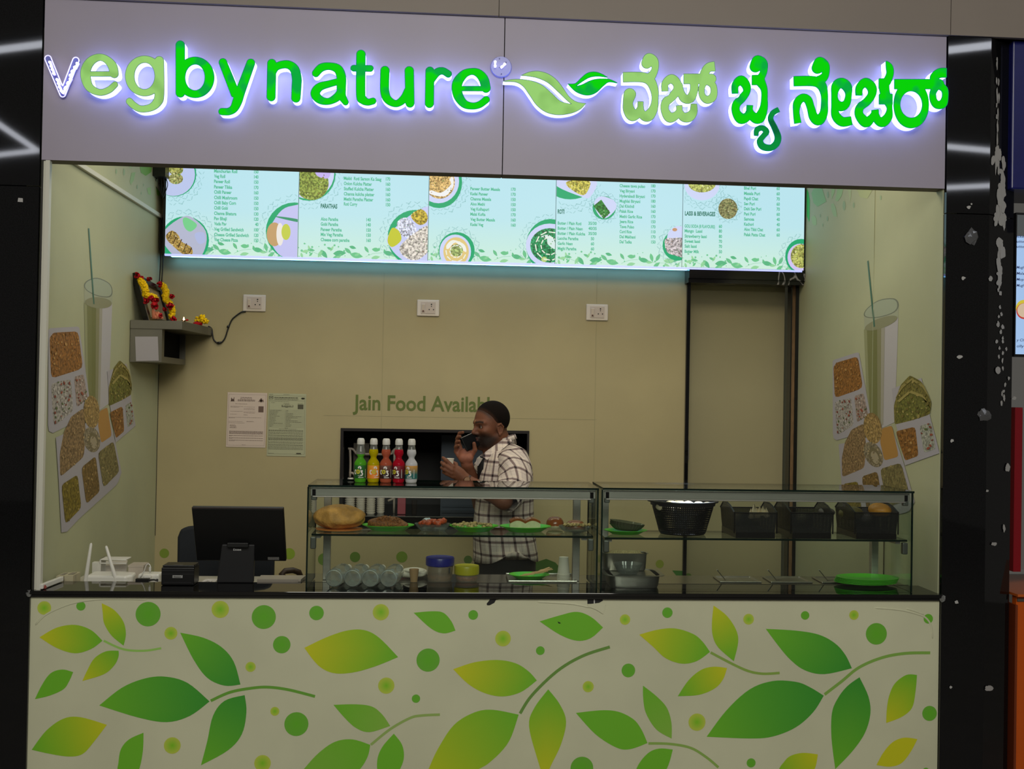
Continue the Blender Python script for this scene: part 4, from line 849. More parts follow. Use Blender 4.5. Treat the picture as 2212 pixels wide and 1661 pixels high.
MU = [('glass', px_, [(181.5, 621), (243, 630), (242, 658), (212, 668), (182, 656)], (168, 172, 148), 0), ('glass', px_, GE, (120, 126, 110), 0), ('glass', px_, [(212+(x-212)*.93, 621+(y-621)*.90) for x, y in GE], (166, 174, 152), 0),
 ('glass', px_, [(182, 654), (212, 666), (242, 656), (239, 740), (234, 872), (212, 888), (195, 862), (184, 800), (182, 700)], (184, 180, 184), 0),
 ('glass', px_, [(181.0, 654.0), (187.2, 654.4), (190.6, 871.2), (186.0, 868.0)], (150, 152, 114), 0),
 ('glass', px_, [(187.2, 654.4), (197.1, 655.0), (198.0, 876.3), (190.6, 871.2)], (124, 126, 80), 0),
 ('glass', px_, [(197.1, 655.0), (207.0, 655.6), (205.3, 881.4), (198.0, 876.3)], (118, 120, 72), 0),
 ('glass', px_, [(207.0, 655.6), (214.5, 656.0), (210.8, 882.7), (205.3, 881.4)], (140, 138, 104), 0),
 ('glass', px_, [(214.5, 656.0), (220.7, 656.4), (215.4, 879.5), (210.8, 882.7)], (164, 160, 146), 0),
 ('glass', px_, circ(212, 654, 29, 12, 24, 4), (142, 142, 112), 0),
 ('straw', px_, [(189.6, 493), (192.2, 493), (203.5, 657), (200.5, 657)], (70, 110, 92), 0),
 ('tray', ZL, [(78, 108), (90, 96), (285, 84), (300, 92), (345, 400), (372, 590), (362, 650), (270, 770), (110, 848), (82, 835), (75, 790)], TR, 0),
 ('food', ZL, rc([(86, 165), (115, 128), (292, 118), (326, 385), (97, 458)]), (156, 104, 44), 1),
 ('food', ZL, rc([(96, 500), (150, 478), (240, 462), (256, 690), (115, 800)]), (178, 172, 166), 1),
 ('food', ZL, rc([(262, 445), (330, 425), (360, 600), (280, 665)]), (170, 150, 140), 1),
 ('tray', ZL, [(500, 405), (640, 350), (672, 590), (704, 795), (560, 918), (520, 655)], TR, 0),
 ('food', ZL, rc([(512, 655), (510, 520), (545, 385), (590, 325), (640, 372), (678, 500), (670, 575), (600, 615)]), (124, 116, 50), 1),
 ('food', ZL, rc([(516, 650), (530, 490), (590, 425), (650, 460), (677, 545), (600, 612)]), (116, 116, 46), 1),
 ('food', ZL, rc([(518, 700), (610, 655), (622, 835), (562, 885), (540, 800)]), (150, 100, 40), 1),
 ('food', ZL, rc([(628, 650), (676, 622), (690, 775), (645, 810)]), (170, 172, 158), 1),
 ('tray', ZL, [(130, 880), (330, 790), (430, 700), (495, 660), (555, 905), (602, 1130), (578, 1200), (560, 1225), (300, 1460), (210, 1555), (170, 1562), (150, 1180)], TR, 0),
 ('food', ZL, rc([(160, 1165), (157, 1000), (185, 850), (240, 730), (330, 668), (345, 850), (330, 1020)]), (150, 122, 84), 1),
 ('food', ZL, rc([(432, 790), (445, 690), (500, 662), (532, 868), (455, 920)]), (178, 132, 66), 0),
 ('food', ZL, [(1+x*1, y) for x, y in circ(385, 697, 58, 118, 22, -3)], (170, 140, 84), 1),
 ('food', ZL, circ(388, 895, 60, 92, 20, -10), (150, 138, 112), 1), ('food', ZL, circ(395, 905, 36, 64, 20, -10), (120, 110, 80), 0), ('food', ZL, circ(400, 915, 24, 46, 20, -10), (168, 156, 130), 0),
 ('food', ZL, rc([(168, 1220), (285, 1145), (312, 1385), (197, 1502)]), (128, 112, 36), 1), ('food', ZL, rc([(312, 1095), (415, 1012), (446, 1265), (347, 1357)]), (126, 100, 52), 1), ('food', ZL, rc([(430, 990), (543, 905), (586, 1125), (470, 1240)]), (130, 120, 74), 1)]
MU += [('food', ZL, [(530, 490), (590, 422), (650, 458), (678, 548), (664, 500), (643, 470), (590, 440), (541, 500)], (158, 146, 82), 0), ('food', ZL, [(518, 480), (552, 388), (600, 345), (650, 395), (674, 478), (644, 408), (600, 360), (560, 402)], (150, 138, 76), 0)]
RS = random.Random(9); SP = []; SPC = []
for nm, R, P, c, fd in MU:
    if not fd: continue
    xs_, ys_ = [p[0] for p in P], [p[1] for p in P]; raita = min(c) > 120
    pal = [(150, 74, 56), (84, 104, 54), (196, 190, 184), (130, 60, 50)] if raita else [mixc(c, (230, 200, 140), .4), mixc(c, (60, 46, 22), .35), mixc(c, (250, 220, 170), .25), mixc(c, (80, 60, 30), .25)]
    n = int((max(xs_)-min(xs_))*(max(ys_)-min(ys_))/240)
    for k in range(min(n, 90)):
        x, y = RS.uniform(min(xs_), max(xs_)), RS.uniform(min(ys_), max(ys_)); r = RS.uniform(3, 8)
        if inside(P, x, y) and inside(P, x+r, y) and inside(P, x-r, y+r) and all((x-u)**2+(y-v)**2 > (r*1.6+w*1.6)**2 for u, v, w in SPC[-90:]): SPC.append((x, y, r)); SP.append(('food', R, circ(x, y, r, r*RS.uniform(.8, 2.2), 6, RS.uniform(-40, 40)), RS.choice(pal), 0))
MU += [SP]
wl = bpy.data.objects['wall_left']
for side, wall in ((0, wl), (1, wr)):
    M_ = {}
    for k, (nm, R, P, c, fd) in [(k, q) for k, e_ in enumerate(MU) for q in (e_ if isinstance(e_, list) else [e_])]:
        Q = LW_(R, P); V, FF = (np.array([(*q, 0) for q in Q]), [tuple(range(len(Q)))]) if len(P) == 6 and nm == 'food' else fill2d([Q]); off = .0006+.00012*k
        if side: vs = [(WX-off, cy[0]*y+cy[1], cz[0]*z+cz[1]) for y, z, _ in V]
        else: vs = [(off, y, z) for y, z, _ in V]
        key = {'glass': 'printed_glass', 'straw': 'printed_glass', 'tray': 'printed_tray', 'food': 'printed_food'}[nm]
        M_.setdefault((key, fd), MB()).add(vs, FF, 0, c)
    for (key, fd), b in M_.items(): b.build(key, foodp if fd else printm, wall)['kind'] = 'stuff'
# faint printed leaves near the top of both side walls
RT = (1720, 380, 6.506); b = MB()
for P, c in (([(215, 240), (260, 160), (360, 160), (425, 360), (300, 432), (245, 380)], (140, 182, 120)), ([(148, 180), (172, 230), (192, 340), (190, 560), (184, 650), (150, 560)], (30, 190, 70)), ([(505, 160), (545, 160), (540, 230), (500, 330), (495, 240)], (160, 190, 130)), ([(585, 160), (668, 160), (640, 280), (590, 355), (550, 345)], (156, 188, 128)), ([(490, 395), (525, 385), (555, 440), (578, 570), (530, 570), (500, 490)], (158, 184, 134)), ([(218, 580), (255, 552), (285, 600), (288, 690), (250, 698), (225, 660)], (166, 190, 134)), ([(840, 165), (960, 160), (1090, 170), (1000, 320), (900, 300)], (176, 182, 130)), ([(720, 165), (780, 165), (762, 370), (740, 260)], (176, 186, 140))):
    Q = [pt(RT[0]+x/RT[2], RT[1]+y/RT[2], x=WX) for x, y in P]; b.add([(WX-.0008, q[1], q[2]) for q in Q], [tuple(range(len(Q)))], 0, c)
for x, y, rx, ry in ((446, 265, 14, 48), (675, 415, 22, 68), (810, 412, 13, 40), (440, 600, 12, 36), (340, 558, 7, 24), (374, 690, 8, 24), (1190, 305, 12, 34)):
    Q = [pt(RT[0]+u/RT[2], RT[1]+v/RT[2], x=WX) for u, v in circ(x, y, rx, ry, 14)]; b.add([(WX-.0009, q[1], q[2]) for q in Q], [tuple(range(14))], 0, (150, 170, 132))
b.build('printed_foliage', printm, wr)['kind'] = 'stuff'
b = MB()
for P, c in (([(765, 60), (860, 60), (852, 110), (812, 138), (775, 115)], (120, 170, 70)), ([(705, 115), (735, 110), (722, 170), (700, 205), (692, 180)], (150, 182, 120)), ([(680, 60), (712, 60), (700, 85)], (160, 184, 130)), ([(820, 230), (850, 220), (850, 280), (830, 275)], (160, 190, 120)), ([(890, 230), (918, 240), (915, 290), (895, 280)], (120, 180, 70))):
    Q = [pt(Z1[0]+x/Z1[2], Z1[1]+y/Z1[2], x=0) for x, y in P]; b.add([(.0008, min(q[1], DB-.01), q[2]) for q in Q], [tuple(range(len(Q)))], 0, c)
for x, y, rx, ry in ((591, 105, 6, 20), (649, 110, 8, 26), (748, 220, 5, 16), (778, 268, 4, 10), (795, 205, 4, 10)):
    Q = [pt(Z1[0]+u/Z1[2], Z1[1]+v/Z1[2], x=0) for u, v in circ(x, y, rx, ry, 12)]; b.add([(.0009, q[1], q[2]) for q in Q], [tuple(range(12))], 0, (150, 172, 130))
b.build('printed_foliage', printm, wl)['kind'] = 'stuff'
# ================================================================ SMALL THINGS
def px2x(px, py, y): return float(pt(px, py, y=y)[0])
_ICO = {}
def lump(b, c, r, seed=0, amp=.25, sub=2, mi=0, col=None, rot=None, freq=3.0):
    if sub not in _ICO:
        m = bmesh.new(); bmesh.ops.create_icosphere(m, subdivisions=sub, radius=1); _ICO[sub] = (np.array([v.co[:] for v in m.verts]), [tuple(v.index for v in f.verts) for f in m.faces]); m.free()
    V, F = _ICO[sub]; R = np.random.RandomState(seed); D = np.zeros(len(V))
    for k in range(5): w = R.randn(3)*freq; D += np.sin(V @ w+R.rand()*6.28)
    V = V*(1+amp*D[:, None]/3)*np.array(r)
    if rot is not None: V = V @ np.array(rot).T
    return b.add(V+np.array(c), F, mi, col)
# ---- food materials
puri = mat('fried_bread', (220, 158, 80), .6, noise=.35, nscale=22, bump=.9, bscale=38)
noodle = mat('brown_noodles', (164, 100, 48), .5, noise=.5, nscale=120, bump=.8, bscale=160)
redf = mat('red_fry', (214, 84, 34), .35, noise=.5, nscale=60, bump=.5, bscale=90, coat=.3)
foil = mat('foil', (200, 200, 205), .22, 1, bump=.7, bscale=90)
chaat = mat('chaat_mix', (204, 176, 116), .55, noise=.6, nscale=110, bump=.8, bscale=120)
greenp = mat('green_plastic', (84, 196, 40), .3, spec=.5); greend = mat('green_plastic_dark', (40, 124, 24), .4)
crust = mat('bun_crust', (150, 78, 30), .25, noise=.2, nscale=20, coat=.4); crumb = mat('bun_crumb', (222, 214, 176), .7, noise=.1, nscale=60)
clearp = glass('clear_plastic', (225, 228, 226), .9, 1.5, .08, add=((190, 190, 186), .12))
steel2 = mat('pan_steel', (160, 156, 148), .3, .95, bump=.05, bscale=30)
paper = mat('white_paper_cup', (214, 206, 192), .6)
black = mat('black_plastic', (12, 12, 13), .4); dkgrey = mat('charcoal_plastic', (40, 40, 42), .5); white = mat('white_plastic', (212, 210, 202), .4)
wood = mat('pale_wood', (196, 160, 112), .6, noise=.1, nscale=30)
def disc_plate(b, c, rx, ry, h, n=40, rim=.86, mi=0):
    P = [(.60, 0), (.64, .001), (rim, h*.75), (1, h), (1.0, h+.002), (rim, h*.75+.004), (.64, .005), (0.01, .004)]
    R = [[(c[0]+rx*k*math.cos(a), c[1]+ry*k*math.sin(a), c[2]+z) for a in np.linspace(0, 2*math.pi, n+1)[:-1]] for k, z in P]
    return b.ring(R, mi=mi)
def fluted(b, c, rx, ry, h, n=64, mi=0, tilt=None):
    R = []
    for k, z in ((.62, 0), (.8, h*.35), (1.0, h), (.985, h), (.78, h*.35), (.60, .003)):
        R.append([(c[0]+rx*k*(1+.03*(j % 2))*math.cos(2*math.pi*j/n), c[1]+ry*k*(1+.03*(j % 2))*math.sin(2*math.pi*j/n), c[2]+z) for j in range(n)])
    if tilt is not None: R = [[tuple(tilt @ (Vector(q)-Vector(c))+Vector(c)) for q in r] for r in R]
    return b.ring(R, mi=mi)
YS = .165; Z1s = ZH1+.0005; Z2s = ZH2+.0005
# puffed bread
cx = px2x(733, 1120, YS)
t = thing('puffed_fried_bread', 'huge puffed golden fried bread at the left end of the glass shelf', 'bread', (cx, YS, Z1s))
b = MB(); lump(b, (cx, YS+.01, Z1s+.052), (.106, .076, .050), 8, .07, 4, freq=3.6); b.v = [(x, y, max(z, Z1s+.003)) for x, y, z in b.v]; b.build('bread_body', puri, t, smooth=4)
b = MB(); R = [[(cx+rr*math.cos(a)*.088*(1+.04*math.sin(9*a)), YS+rr*math.sin(a)*.07, Z1s+z) for a in np.linspace(0, 2*math.pi, 37)[:-1]] for rr, z in ((.9, 0), (1.08, .004), (1.05, .007), (.8, .006))]; b.ring(R); b.build('bread_rim', mat('bread_rim', (196, 116, 48), .4), t, smooth=.6)
def tray(name, label, cat, pxl, pxr, food=None, y=YS, z=Z1s, h=.022, ry=.075, dark=False, py=1140):
    xl, xr = px2x(pxl, py, y), px2x(pxr, py, y); c = ((xl+xr)/2, y, z); T = thing(name, label, cat, c)
    b = MB(); disc_plate(b, c, (xr-xl)/2, ry, h); b.build('plate_body', greenp if not dark else greend, T, smooth=.7)
    return T, c, (xr-xl)/2
T, c, r = tray('green_plate', 'green plate heaped with brown noodles beside the puffed bread', 'plate', 782, 895)
b = MB(); lump(b, (c[0]-.004, c[1], c[2]+.020), (.083, .056, .035), 5, .13, 4, freq=3); b.v = [(x, y, max(z, c[2]+.012)) for x, y, z in b.v]
R_ = np.random.RandomState(2)
for k in range(110):
    a = R_.rand()*6.28; q = R_.rand()**.5; x0 = c[0]-.004+q*.075*math.cos(a); y0 = c[1]+q*.05*math.sin(a); zz = c[2]+.014+.042*math.sqrt(max(0, 1-q*q)); th = R_.rand()*3.1
    b.tube([(x0-.01*math.cos(th), y0-.01*math.sin(th), zz-.003), (x0, y0, zz+.003), (x0+.01*math.cos(th), y0+.01*math.sin(th), zz-.003)], .0017, 4)
o = b.build('noodle_heap', noodle, origin=(c[0], c[1], c[2]+.01), smooth=4); tag(o, 'heap of brown noodles on the leftmost green plate', 'noodles'); o['kind'] = 'stuff'
def fbowl(label, pxl, pxr, y=YS, z=Z1s, h=.030, ry=.052, py=1145, m=None, tilt=None, name='clear_bowl'):
    xl, xr = px2x(pxl, py, y), px2x(pxr, py, y); c = ((xl+xr)/2, y, z); b = MB(); fluted(b, c, (xr-xl)/2, ry, h, tilt=tilt)
    return tag(b.build(name, m or clearp, origin=c), label, 'bowl'), c, (xr-xl)/2
o, c, r = fbowl('fluted clear bowl of red fried pieces on the glass shelf', 896, 973)
for k in range(11):
    a = k*2.4; q = .052*math.sqrt(k/11); b = MB(); lump(b, (c[0]+q*1.0*math.cos(a), c[1]+q*.7*math.sin(a), c[2]+.026+.006*(k % 3)), (.016, .014, .013), 20+k, .3, 2, freq=4)
    tag(b.build('fried_piece', redf, origin=(c[0]+q*math.cos(a), c[1]+q*.7*math.sin(a), c[2]+.02), smooth=4), 'red sauced fried piece piled in the clear bowl', 'fried snack', 'red fried pieces in the clear bowl')
for px, py, rr, lb in ((922, 1128, .022, 'larger foil ball behind the red fried pieces'), (944, 1131, .017, 'smaller foil ball behind the red fried pieces')):
    p = pt(px, py, y=.235); b = MB(); lump(b, (p[0], p[1], p[2]), (rr, rr, rr*.9), px, .10, 3, freq=7); b.lathe([(.012, Z1s-p[2]), (.015, 0)], (p[0], p[1], p[2]), 12)
    tag(b.build('foil_ball', foil, origin=(p[0], p[1], Z1s), smooth=.5), lb, 'foil')
T, c, r = tray('green_plate', 'green plate of flat crisp snack left of the bread plate', 'plate', 970, 1077)
b = MB(); 
for k in range(46):
    a = R_.rand()*6.28; q = R_.rand()**.5; lump(b, (c[0]-.005+q*.083*math.cos(a), c[1]+q*.048*math.sin(a), c[2]+.022+.009*R_.rand()), (.011, .009, .006), k, .4, 1, freq=5)
o = b.build('crisp_snack', chaat, origin=(c[0], c[1], c[2]+.015), smooth=4); tag(o, 'layer of crumbly crisp snack on the middle green plate', 'snack'); o['kind'] = 'stuff'
T, c, r = tray('green_plate', 'green plate holding the white two humped bread', 'plate', 1079, 1190)
b = MB(); xl, xr = px2x(1101, 1130, YS), px2x(1166, 1130, YS); w = (xr-xl)/2
t = thing('pav_bread', 'white bread with two browned humps standing on a green plate', 'bread', ((xl+xr)/2, YS, c[2]+.012))
for k in range(2):
    x0 = xl+k*w
    prof = [(0, 0)]+[(u, .030+.012*math.sin(math.pi*min(1, max(0, (u-.0)/1)))) for u in np.linspace(0, 1, 9)]+[(1, 0)]
    P = [(x0+u*w, YS-.03, c[2]+.012+h) for u, h in prof]; MB().prism(P, (0, 1, 0), .06).build('bread_crumb', crumb, t, smooth=.5)
    P2 = [(x0+u*w-.0, YS-.031, c[2]+.012+h+.003) for u, h in prof[1:-1]]+[(x0+u*w, YS-.031, c[2]+.012+h-.006) for u, h in prof[1:-1][::-1]]; MB().prism(P2, (0, 1, 0), .062).build('bread_crust', crust, t, smooth=.5)
# buns at the right end
def bun(label, px, py, y, r, h, z=None, open_=0):
    p = pt(px, py, y=y); z = p[2]-h*.55 if z is None else z; t = thing('bun', label, 'bun', (p[0], y, z))
    b = MB(); b.lathe([(r*.80, 0), (r*.97, h*.14), (r, h*.3), (r*.93, h*.58), (r*.7, h*.85), (r*.36, h*.98), (.001, h)], (p[0], y, z), 28); b.build('bun_top', crust, t, smooth=4)
    b = MB(); b.lathe([(r*.82, -h*.02), (r*.90, h*.1), (r*.955, h*.2)], (p[0], y-.0015, z), 28); b.build('bun_cut', crumb, t, smooth=4); return t
bun('shiny brown bun at the back of the glass shelf', 1199, 1126, .245, .038, .046)
o, c, r = fbowl('fluted clear bowl with a half bun at the right end of the left case', 1207, 1278, h=.026)
bun('half bun sprinkled with crumbs in the rightmost clear bowl', 1243, 1133, .18, .044, .042)
b = MB()
for k in range(30): b_ = R_.rand(); lump(b, (c[0]-.055+.12*b_, YS-.03+.012*R_.rand(), c[2]+.028+.006*R_.rand()), (.010, .008, .006), k+70, .4, 1, freq=5)
o = b.build('fritter_crumbs', chaat, origin=(c[0], YS-.03, c[2]+.02), smooth=4); tag(o, 'crumbly fritter bits in front of the half bun', 'snack'); o['kind'] = 'stuff'
# ---- lower level of the left case
gl = glass('bottle_glass', (232, 234, 232), .95, 1.5, .05, add=((214, 214, 210), .16))
for px, py, lb in ((721, 1246, 'leftmost empty glass bottle lying with its base forward'), (761, 1247, 'second empty glass bottle lying in the case'), (799, 1249, 'third empty glass bottle lying in the case'), (839, 1248, 'rightmost empty glass bottle lying in the case')):
    x = px2x(px, py, .07); z = ZC+.0375; r = .036; d = Vector((.035, .25, .0)).normalized(); t = thing('glass_bottle', lb, 'bottle', (x, .07, ZC), 'empty bottles lying in the left case')
    b = MB(); b.lathe([(.010, .006), (.022, .002), (.031, 0), (.036, .008), (.036, .15), (.030, .185), (.015, .21), (.013, .25)], (x, .07, z), 28, axis=d, cap1=False); b.build('bottle_body', gl, t, smooth=.8)
    b = MB(); b.lathe([(.031, -.001), (.034, .001), (.033, .004)], (x, .07, z), 28, axis=d, cap0=False, cap1=False); b.build('base_ring', mat('glass_ring_glint', (200, 205, 205), .15, .3), t, smooth=4)
    b = MB(); b.lathe([(.0145, .245), (.0145, .262)], (x, .07, z), 16, axis=d); b.build('bottle_cap', white, t)
    if px < 830:
        b = MB(); q = Vector((0, 0, 1)).rotation_difference(d).to_matrix(); rg = []
        for h in (.05, .12): rg.append([tuple(q @ Vector((.0366*math.cos(a), .0366*math.sin(a), h))+Vector((x, .07, z))) for a in np.linspace(1.0, 2.3, 8)])
        b.ring(rg, close=False, cap0=False, cap1=False); b.build('paper_label', mat('bottle_label', (196, 206, 190), .6), t)
YB = .30; ZBn = ZS+.0005
b = MB(); p = pt(892, 1245, y=YB)
for k, (dx, dz, w, hh) in enumerate(((-.045, .0, .10, .02), (-.02, .016, .10, .014), (.01, .008, .06, .02))):
    lump(b, (p[0]+dx+.02, YB+.02, ZBn+.018+dz), (w/2, .04, hh*.8), k+3, .2, 3, freq=2)
tag(b.build('folded_cloth', mat('white_cloth', (206, 198, 186), .8), origin=(p[0], YB, ZBn), smooth=4), 'crumpled white cloth between the bottles and the blue lidded tub', 'cloth')
p = pt(894, 1255, y=.23); t = thing('kraft_cup', 'small brown paper cup standing before the white cloth', 'cup', (p[0], .23, ZBn))
MB().lathe([(.014, 0), (.0205, .054), (.0195, .054), (.0135, .004)], (p[0], .23, ZBn), 24).build('cup_wall', mat('kraft_paper', (168, 132, 92), .7), t, smooth=.6)
MB().lathe([(.0195, .048), (.001, .049)], (p[0], .23, ZBn), 20, cap0=False).build('cup_filling', mat('brown_mix', (140, 92, 50), .7, noise=.4, nscale=150), t)
def tub(label, pxl, pxr, pyt, pyl, lidm, fillm, fillh, y=.26, name='lidded_tub'):
    xl, xr = px2x(pxl, 1240, y), px2x(pxr, 1240, y); r = (xr-xl)/2; c = ((xl+xr)/2, y, ZBn); zt = pt(pxl, pyt+4, y=y)[2]; zl = pt(pxl, pyl, y=y)[2]; t = thing(name, label, 'tub', c); h = zl-c[2]
    MB().lathe([(r*.80, 0), (r*.84, .004), (r*.93, h), (r*.92, h), (r*.82, .005)], c, 36).build('tub_wall', glass('tub_plastic', (226, 220, 212), .9, 1.45, .1, add=((214, 200, 184), .20)), t, smooth=.6)
    MB().lathe([(r*.79, .006), (r*(.815+.09*fillh), h*fillh*.9), (r*.4, h*fillh), (.001, h*fillh)], c, 30).build('tub_filling', fillm, t, smooth=4)
    z0 = zl-c[2]; z1 = zt-c[2]; MB().lathe([(r*.96, z0-.001), (r, z0+.002), (r, z1-.004), (r*.97, z1), (r*.9, z1-.002), (.001, z1-.002)], c, 36).build('tub_lid', lidm, t, smooth=.6); return t
t = tub('clear tub with dark blue screw lid and brown mix inside', 919, 981, 1199, 1220, mat('blue_lid', (26, 30, 130), .3), mat('brown_granules', (190, 134, 84), .8, noise=.5, nscale=120), .42)
b = MB(); p = pt(975, 1232, y=.205); b.box((p[0]-.012, .202, p[2]-.012), (p[0]-.004, .2035, p[2]+.012)); b.build('tub_sticker', mat('sticker_dark', (40, 36, 34), .6), t)
tub('shallow tub with yellow lid and orange red mix inside', 981, 1035, 1217, 1239, mat('yellow_lid', (178, 168, 14), .35), mat('orange_mix', (236, 116, 52), .7, noise=.5, nscale=90), .75)
# steel tray with green plate, spoons and cups
x0, x1 = px2x(1097, 1250, .28), px2x(1245, 1256, .22); zt = ZBn
b = MB(); b.box((x0, .22, zt), (x1, .40, zt+.003)); b.tube([(x0, .22, zt+.008), (x1, .22, zt+.008), (x1, .40, zt+.008), (x0, .40, zt+.008), (x0, .22, zt+.008)], .004, 8)
b.box((x0-.001, .219, zt), (x1+.001, .222, zt+.008)); tag(b.build('steel_tray', steel2, origin=((x0+x1)/2, .31, zt), smooth=.5), 'flat steel tray under the green plate of wooden spoons', 'tray')
T, c, r = tray('green_plate', 'green plate of wooden spoons on the steel tray', 'plate', 1099, 1187, y=.31, z=zt+.0035, h=.018, ry=.06, py=1245)
for k in range(12):
    a = math.radians(-60+k*9+(k % 3)*8); L = .075; sx_, sy_ = c[0]-.045+k*.0085, c[1]-.012+.006*(k % 4); z0 = c[2]+.012+.0018*k
    b = MB(); d = Vector((math.cos(a), math.sin(a)*.6, .12)); q = Vector((sx_, sy_, z0)); n = Vector((-math.sin(a), math.cos(a), 0))
    P = []
    for u, w in ((0, .006), (.15, .009), (.3, .008), (.4, .004), (1, .004)): P.append((u, w))
    vs = [tuple(q+d*u*L+n*w+Vector((0, 0, z))) for z in (0, .0015) for u, w in P]+[tuple(q+d*u*L-n*w+Vector((0, 0, z))) for z in (0, .0015) for u, w in P]
    fs = []
    for i in range(4): fs += [(i, i+1, 10+i+1, 10+i), (5+i, 15+i, 15+i+1, 5+i+1), (i, 5+i, 5+i+1, i+1), (10+i, 10+i+1, 15+i+1, 15+i)]
    fs += [(0, 10, 15, 5), (4, 9, 19, 14)]; b.add(vs, fs); tag(b.build('wooden_spoon', wood, origin=q), 'small flat wooden spoon heaped on the green plate', 'spoon', 'wooden spoons on the plate')
p = pt(1217, 1256, y=.27)
for k in range(5):
    t = MB(); z = zt+.0035+k*.0062; r0 = .026; t.lathe([(r0+.001, 0), (r0+.002, .003), (r0, .005), (.0195, .074 if k == 4 else .05), (.018, .074 if k == 4 else .05)], (p[0], .27, z), 28)
    tag(t.build('paper_cup', paper, origin=(p[0], .27, z), smooth=.5), ['lowest cup of the upturned white stack', 'second cup up in the upturned white stack', 'middle cup of the upturned white stack', 'fourth cup up in the upturned white stack', 'topmost upturned white paper cup on the steel tray'][k], 'cup', 'upturned paper cups in the left case')
# ---- right case shelf
T, c, r = tray('green_plate', 'green plate under tilted fluted bowls in the right case', 'plate', 1305, 1398, y=.15, z=Z2s, h=.016, ry=.06, dark=False)
for k in range(3):
    z = Z2s+.016+.005*k; tl = Matrix.Rotation(math.radians(4+k*2), 3, 'Y'); cc = (c[0]+.003, .15, z); b = MB(); fluted(b, cc, .072, .055, .024, tilt=tl)
    tag(b.build('fluted_bowl', glass('smoky_plastic', (150, 156, 140), .8, 1.5, .15, add=((128, 128, 104), .5)), origin=cc), ['lowest', 'middle', 'topmost'][k]+' fluted bowl of the tilted stack on a green plate', 'bowl', 'tilted fluted bowls')
# perforated plastic
bm_ = mat('basket_brown', (16, 10, 11), .5); N, L = bm_.node_tree.nodes, bm_.node_tree.links; B = N['Principled BSDF']; O = [n for n in N if n.type == 'OUTPUT_MATERIAL'][0]
uv = N.new('ShaderNodeUVMap'); fr_ = N.new('ShaderNodeVectorMath'); fr_.operation = 'FRACTION'; sub = N.new('ShaderNodeVectorMath'); sub.operation = 'SUBTRACT'; sub.inputs[1].default_value = (.5, .5, 0)
ln = N.new('ShaderNodeVectorMath'); ln.operation = 'LENGTH'; lt = N.new('ShaderNodeMath'); lt.operation = 'LESS_THAN'; lt.inputs[1].default_value = .21; tr = N.new('ShaderNodeBsdfTransparent'); mx = N.new('ShaderNodeMixShader')
L.new(uv.outputs[0], fr_.inputs[0]); L.new(fr_.outputs[0], sub.inputs[0]); L.new(sub.outputs[0], ln.inputs[0]); L.new(ln.outputs['Value'], lt.inputs[0]); L.new(lt.outputs[0], mx.inputs[0]); L.new(B.outputs[0], mx.inputs[1]); L.new(tr.outputs[0], mx.inputs[2]); L.new(mx.outputs[0], O.inputs[0])
bsol = mat('basket_solid', (18, 12, 13), .35)
c = pt(1475, 1082, y=.165); zt = c[2]; h = zt-Z2s; R0, R1 = .141, .094; SY = .84
t = thing('round_basket', 'deep round dark brown perforated basket filled with pale breads', 'basket', (c[0], .165, Z2s))
b = MB(); n = 60; uvs = []; rings = []
for i, (k, z) in enumerate(((.0, .0), (.12, .06), (.35, .3), (.6, .55), (.8, .75), (.93, .93))):
    r = R1+(R0*.95-R1)*k; rings.append([(c[0]+r*math.cos(2*math.pi*j/n), .165+SY*r*math.sin(2*math.pi*j/n), Z2s+.004+z*h) for j in range(n+1)]); uvs += [(j*1.5, z*15) for j in range(n+1)]
b.ring(rings, close=False, cap0=False, cap1=False); b.uv = uvs; b.build('basket_wall', bm_, t, smooth=4)
b = MB(); b.lathe([(.001, .002), (R1*.98, .002), (R1+.002, .008), (R1-.004, .012)], (c[0], .165, Z2s), 40, sy=SY); b.build('basket_base', bsol, t, smooth=.6)
b = MB(); b.lathe([(R0*.93, -.016), (R0*.955, -.016), (R0*.965, -.004), (R0*1.05, -.002), (R0*1.05, .003), (R0*.94, .004), (R0*.93, -.016)], (c[0], .165, zt), 48, sy=SY, cap0=False, cap1=False); b.build('basket_rim', bsol, t, smooth=.6)
breadp = mat('pale_bread', (226, 206, 170), .5, noise=.1, nscale=20)
for k, (px, py, rr) in enumerate(((1428, 1084, .026), (1448, 1080, .030), (1466, 1083, .028), (1484, 1079, .031), (1508, 1083, .026), (1528, 1087, .020), (1440, 1093, .03), (1476, 1095, .034), (1510, 1095, .03))):
    p = pt(px, py, y=.14+.02*(k % 3)); b = MB(); lump(b, (p[0], .15+.03*(k % 3-1), zt-.018-.012*(k > 5)), (rr, rr*.8, rr*.75), k+5, .08, 3)
    tag(b.build('bread_roll', breadp, origin=(p[0], .15, zt-.02), smooth=4), 'pale round bread roll piled inside the round basket', 'bread', 'bread rolls in the round basket')
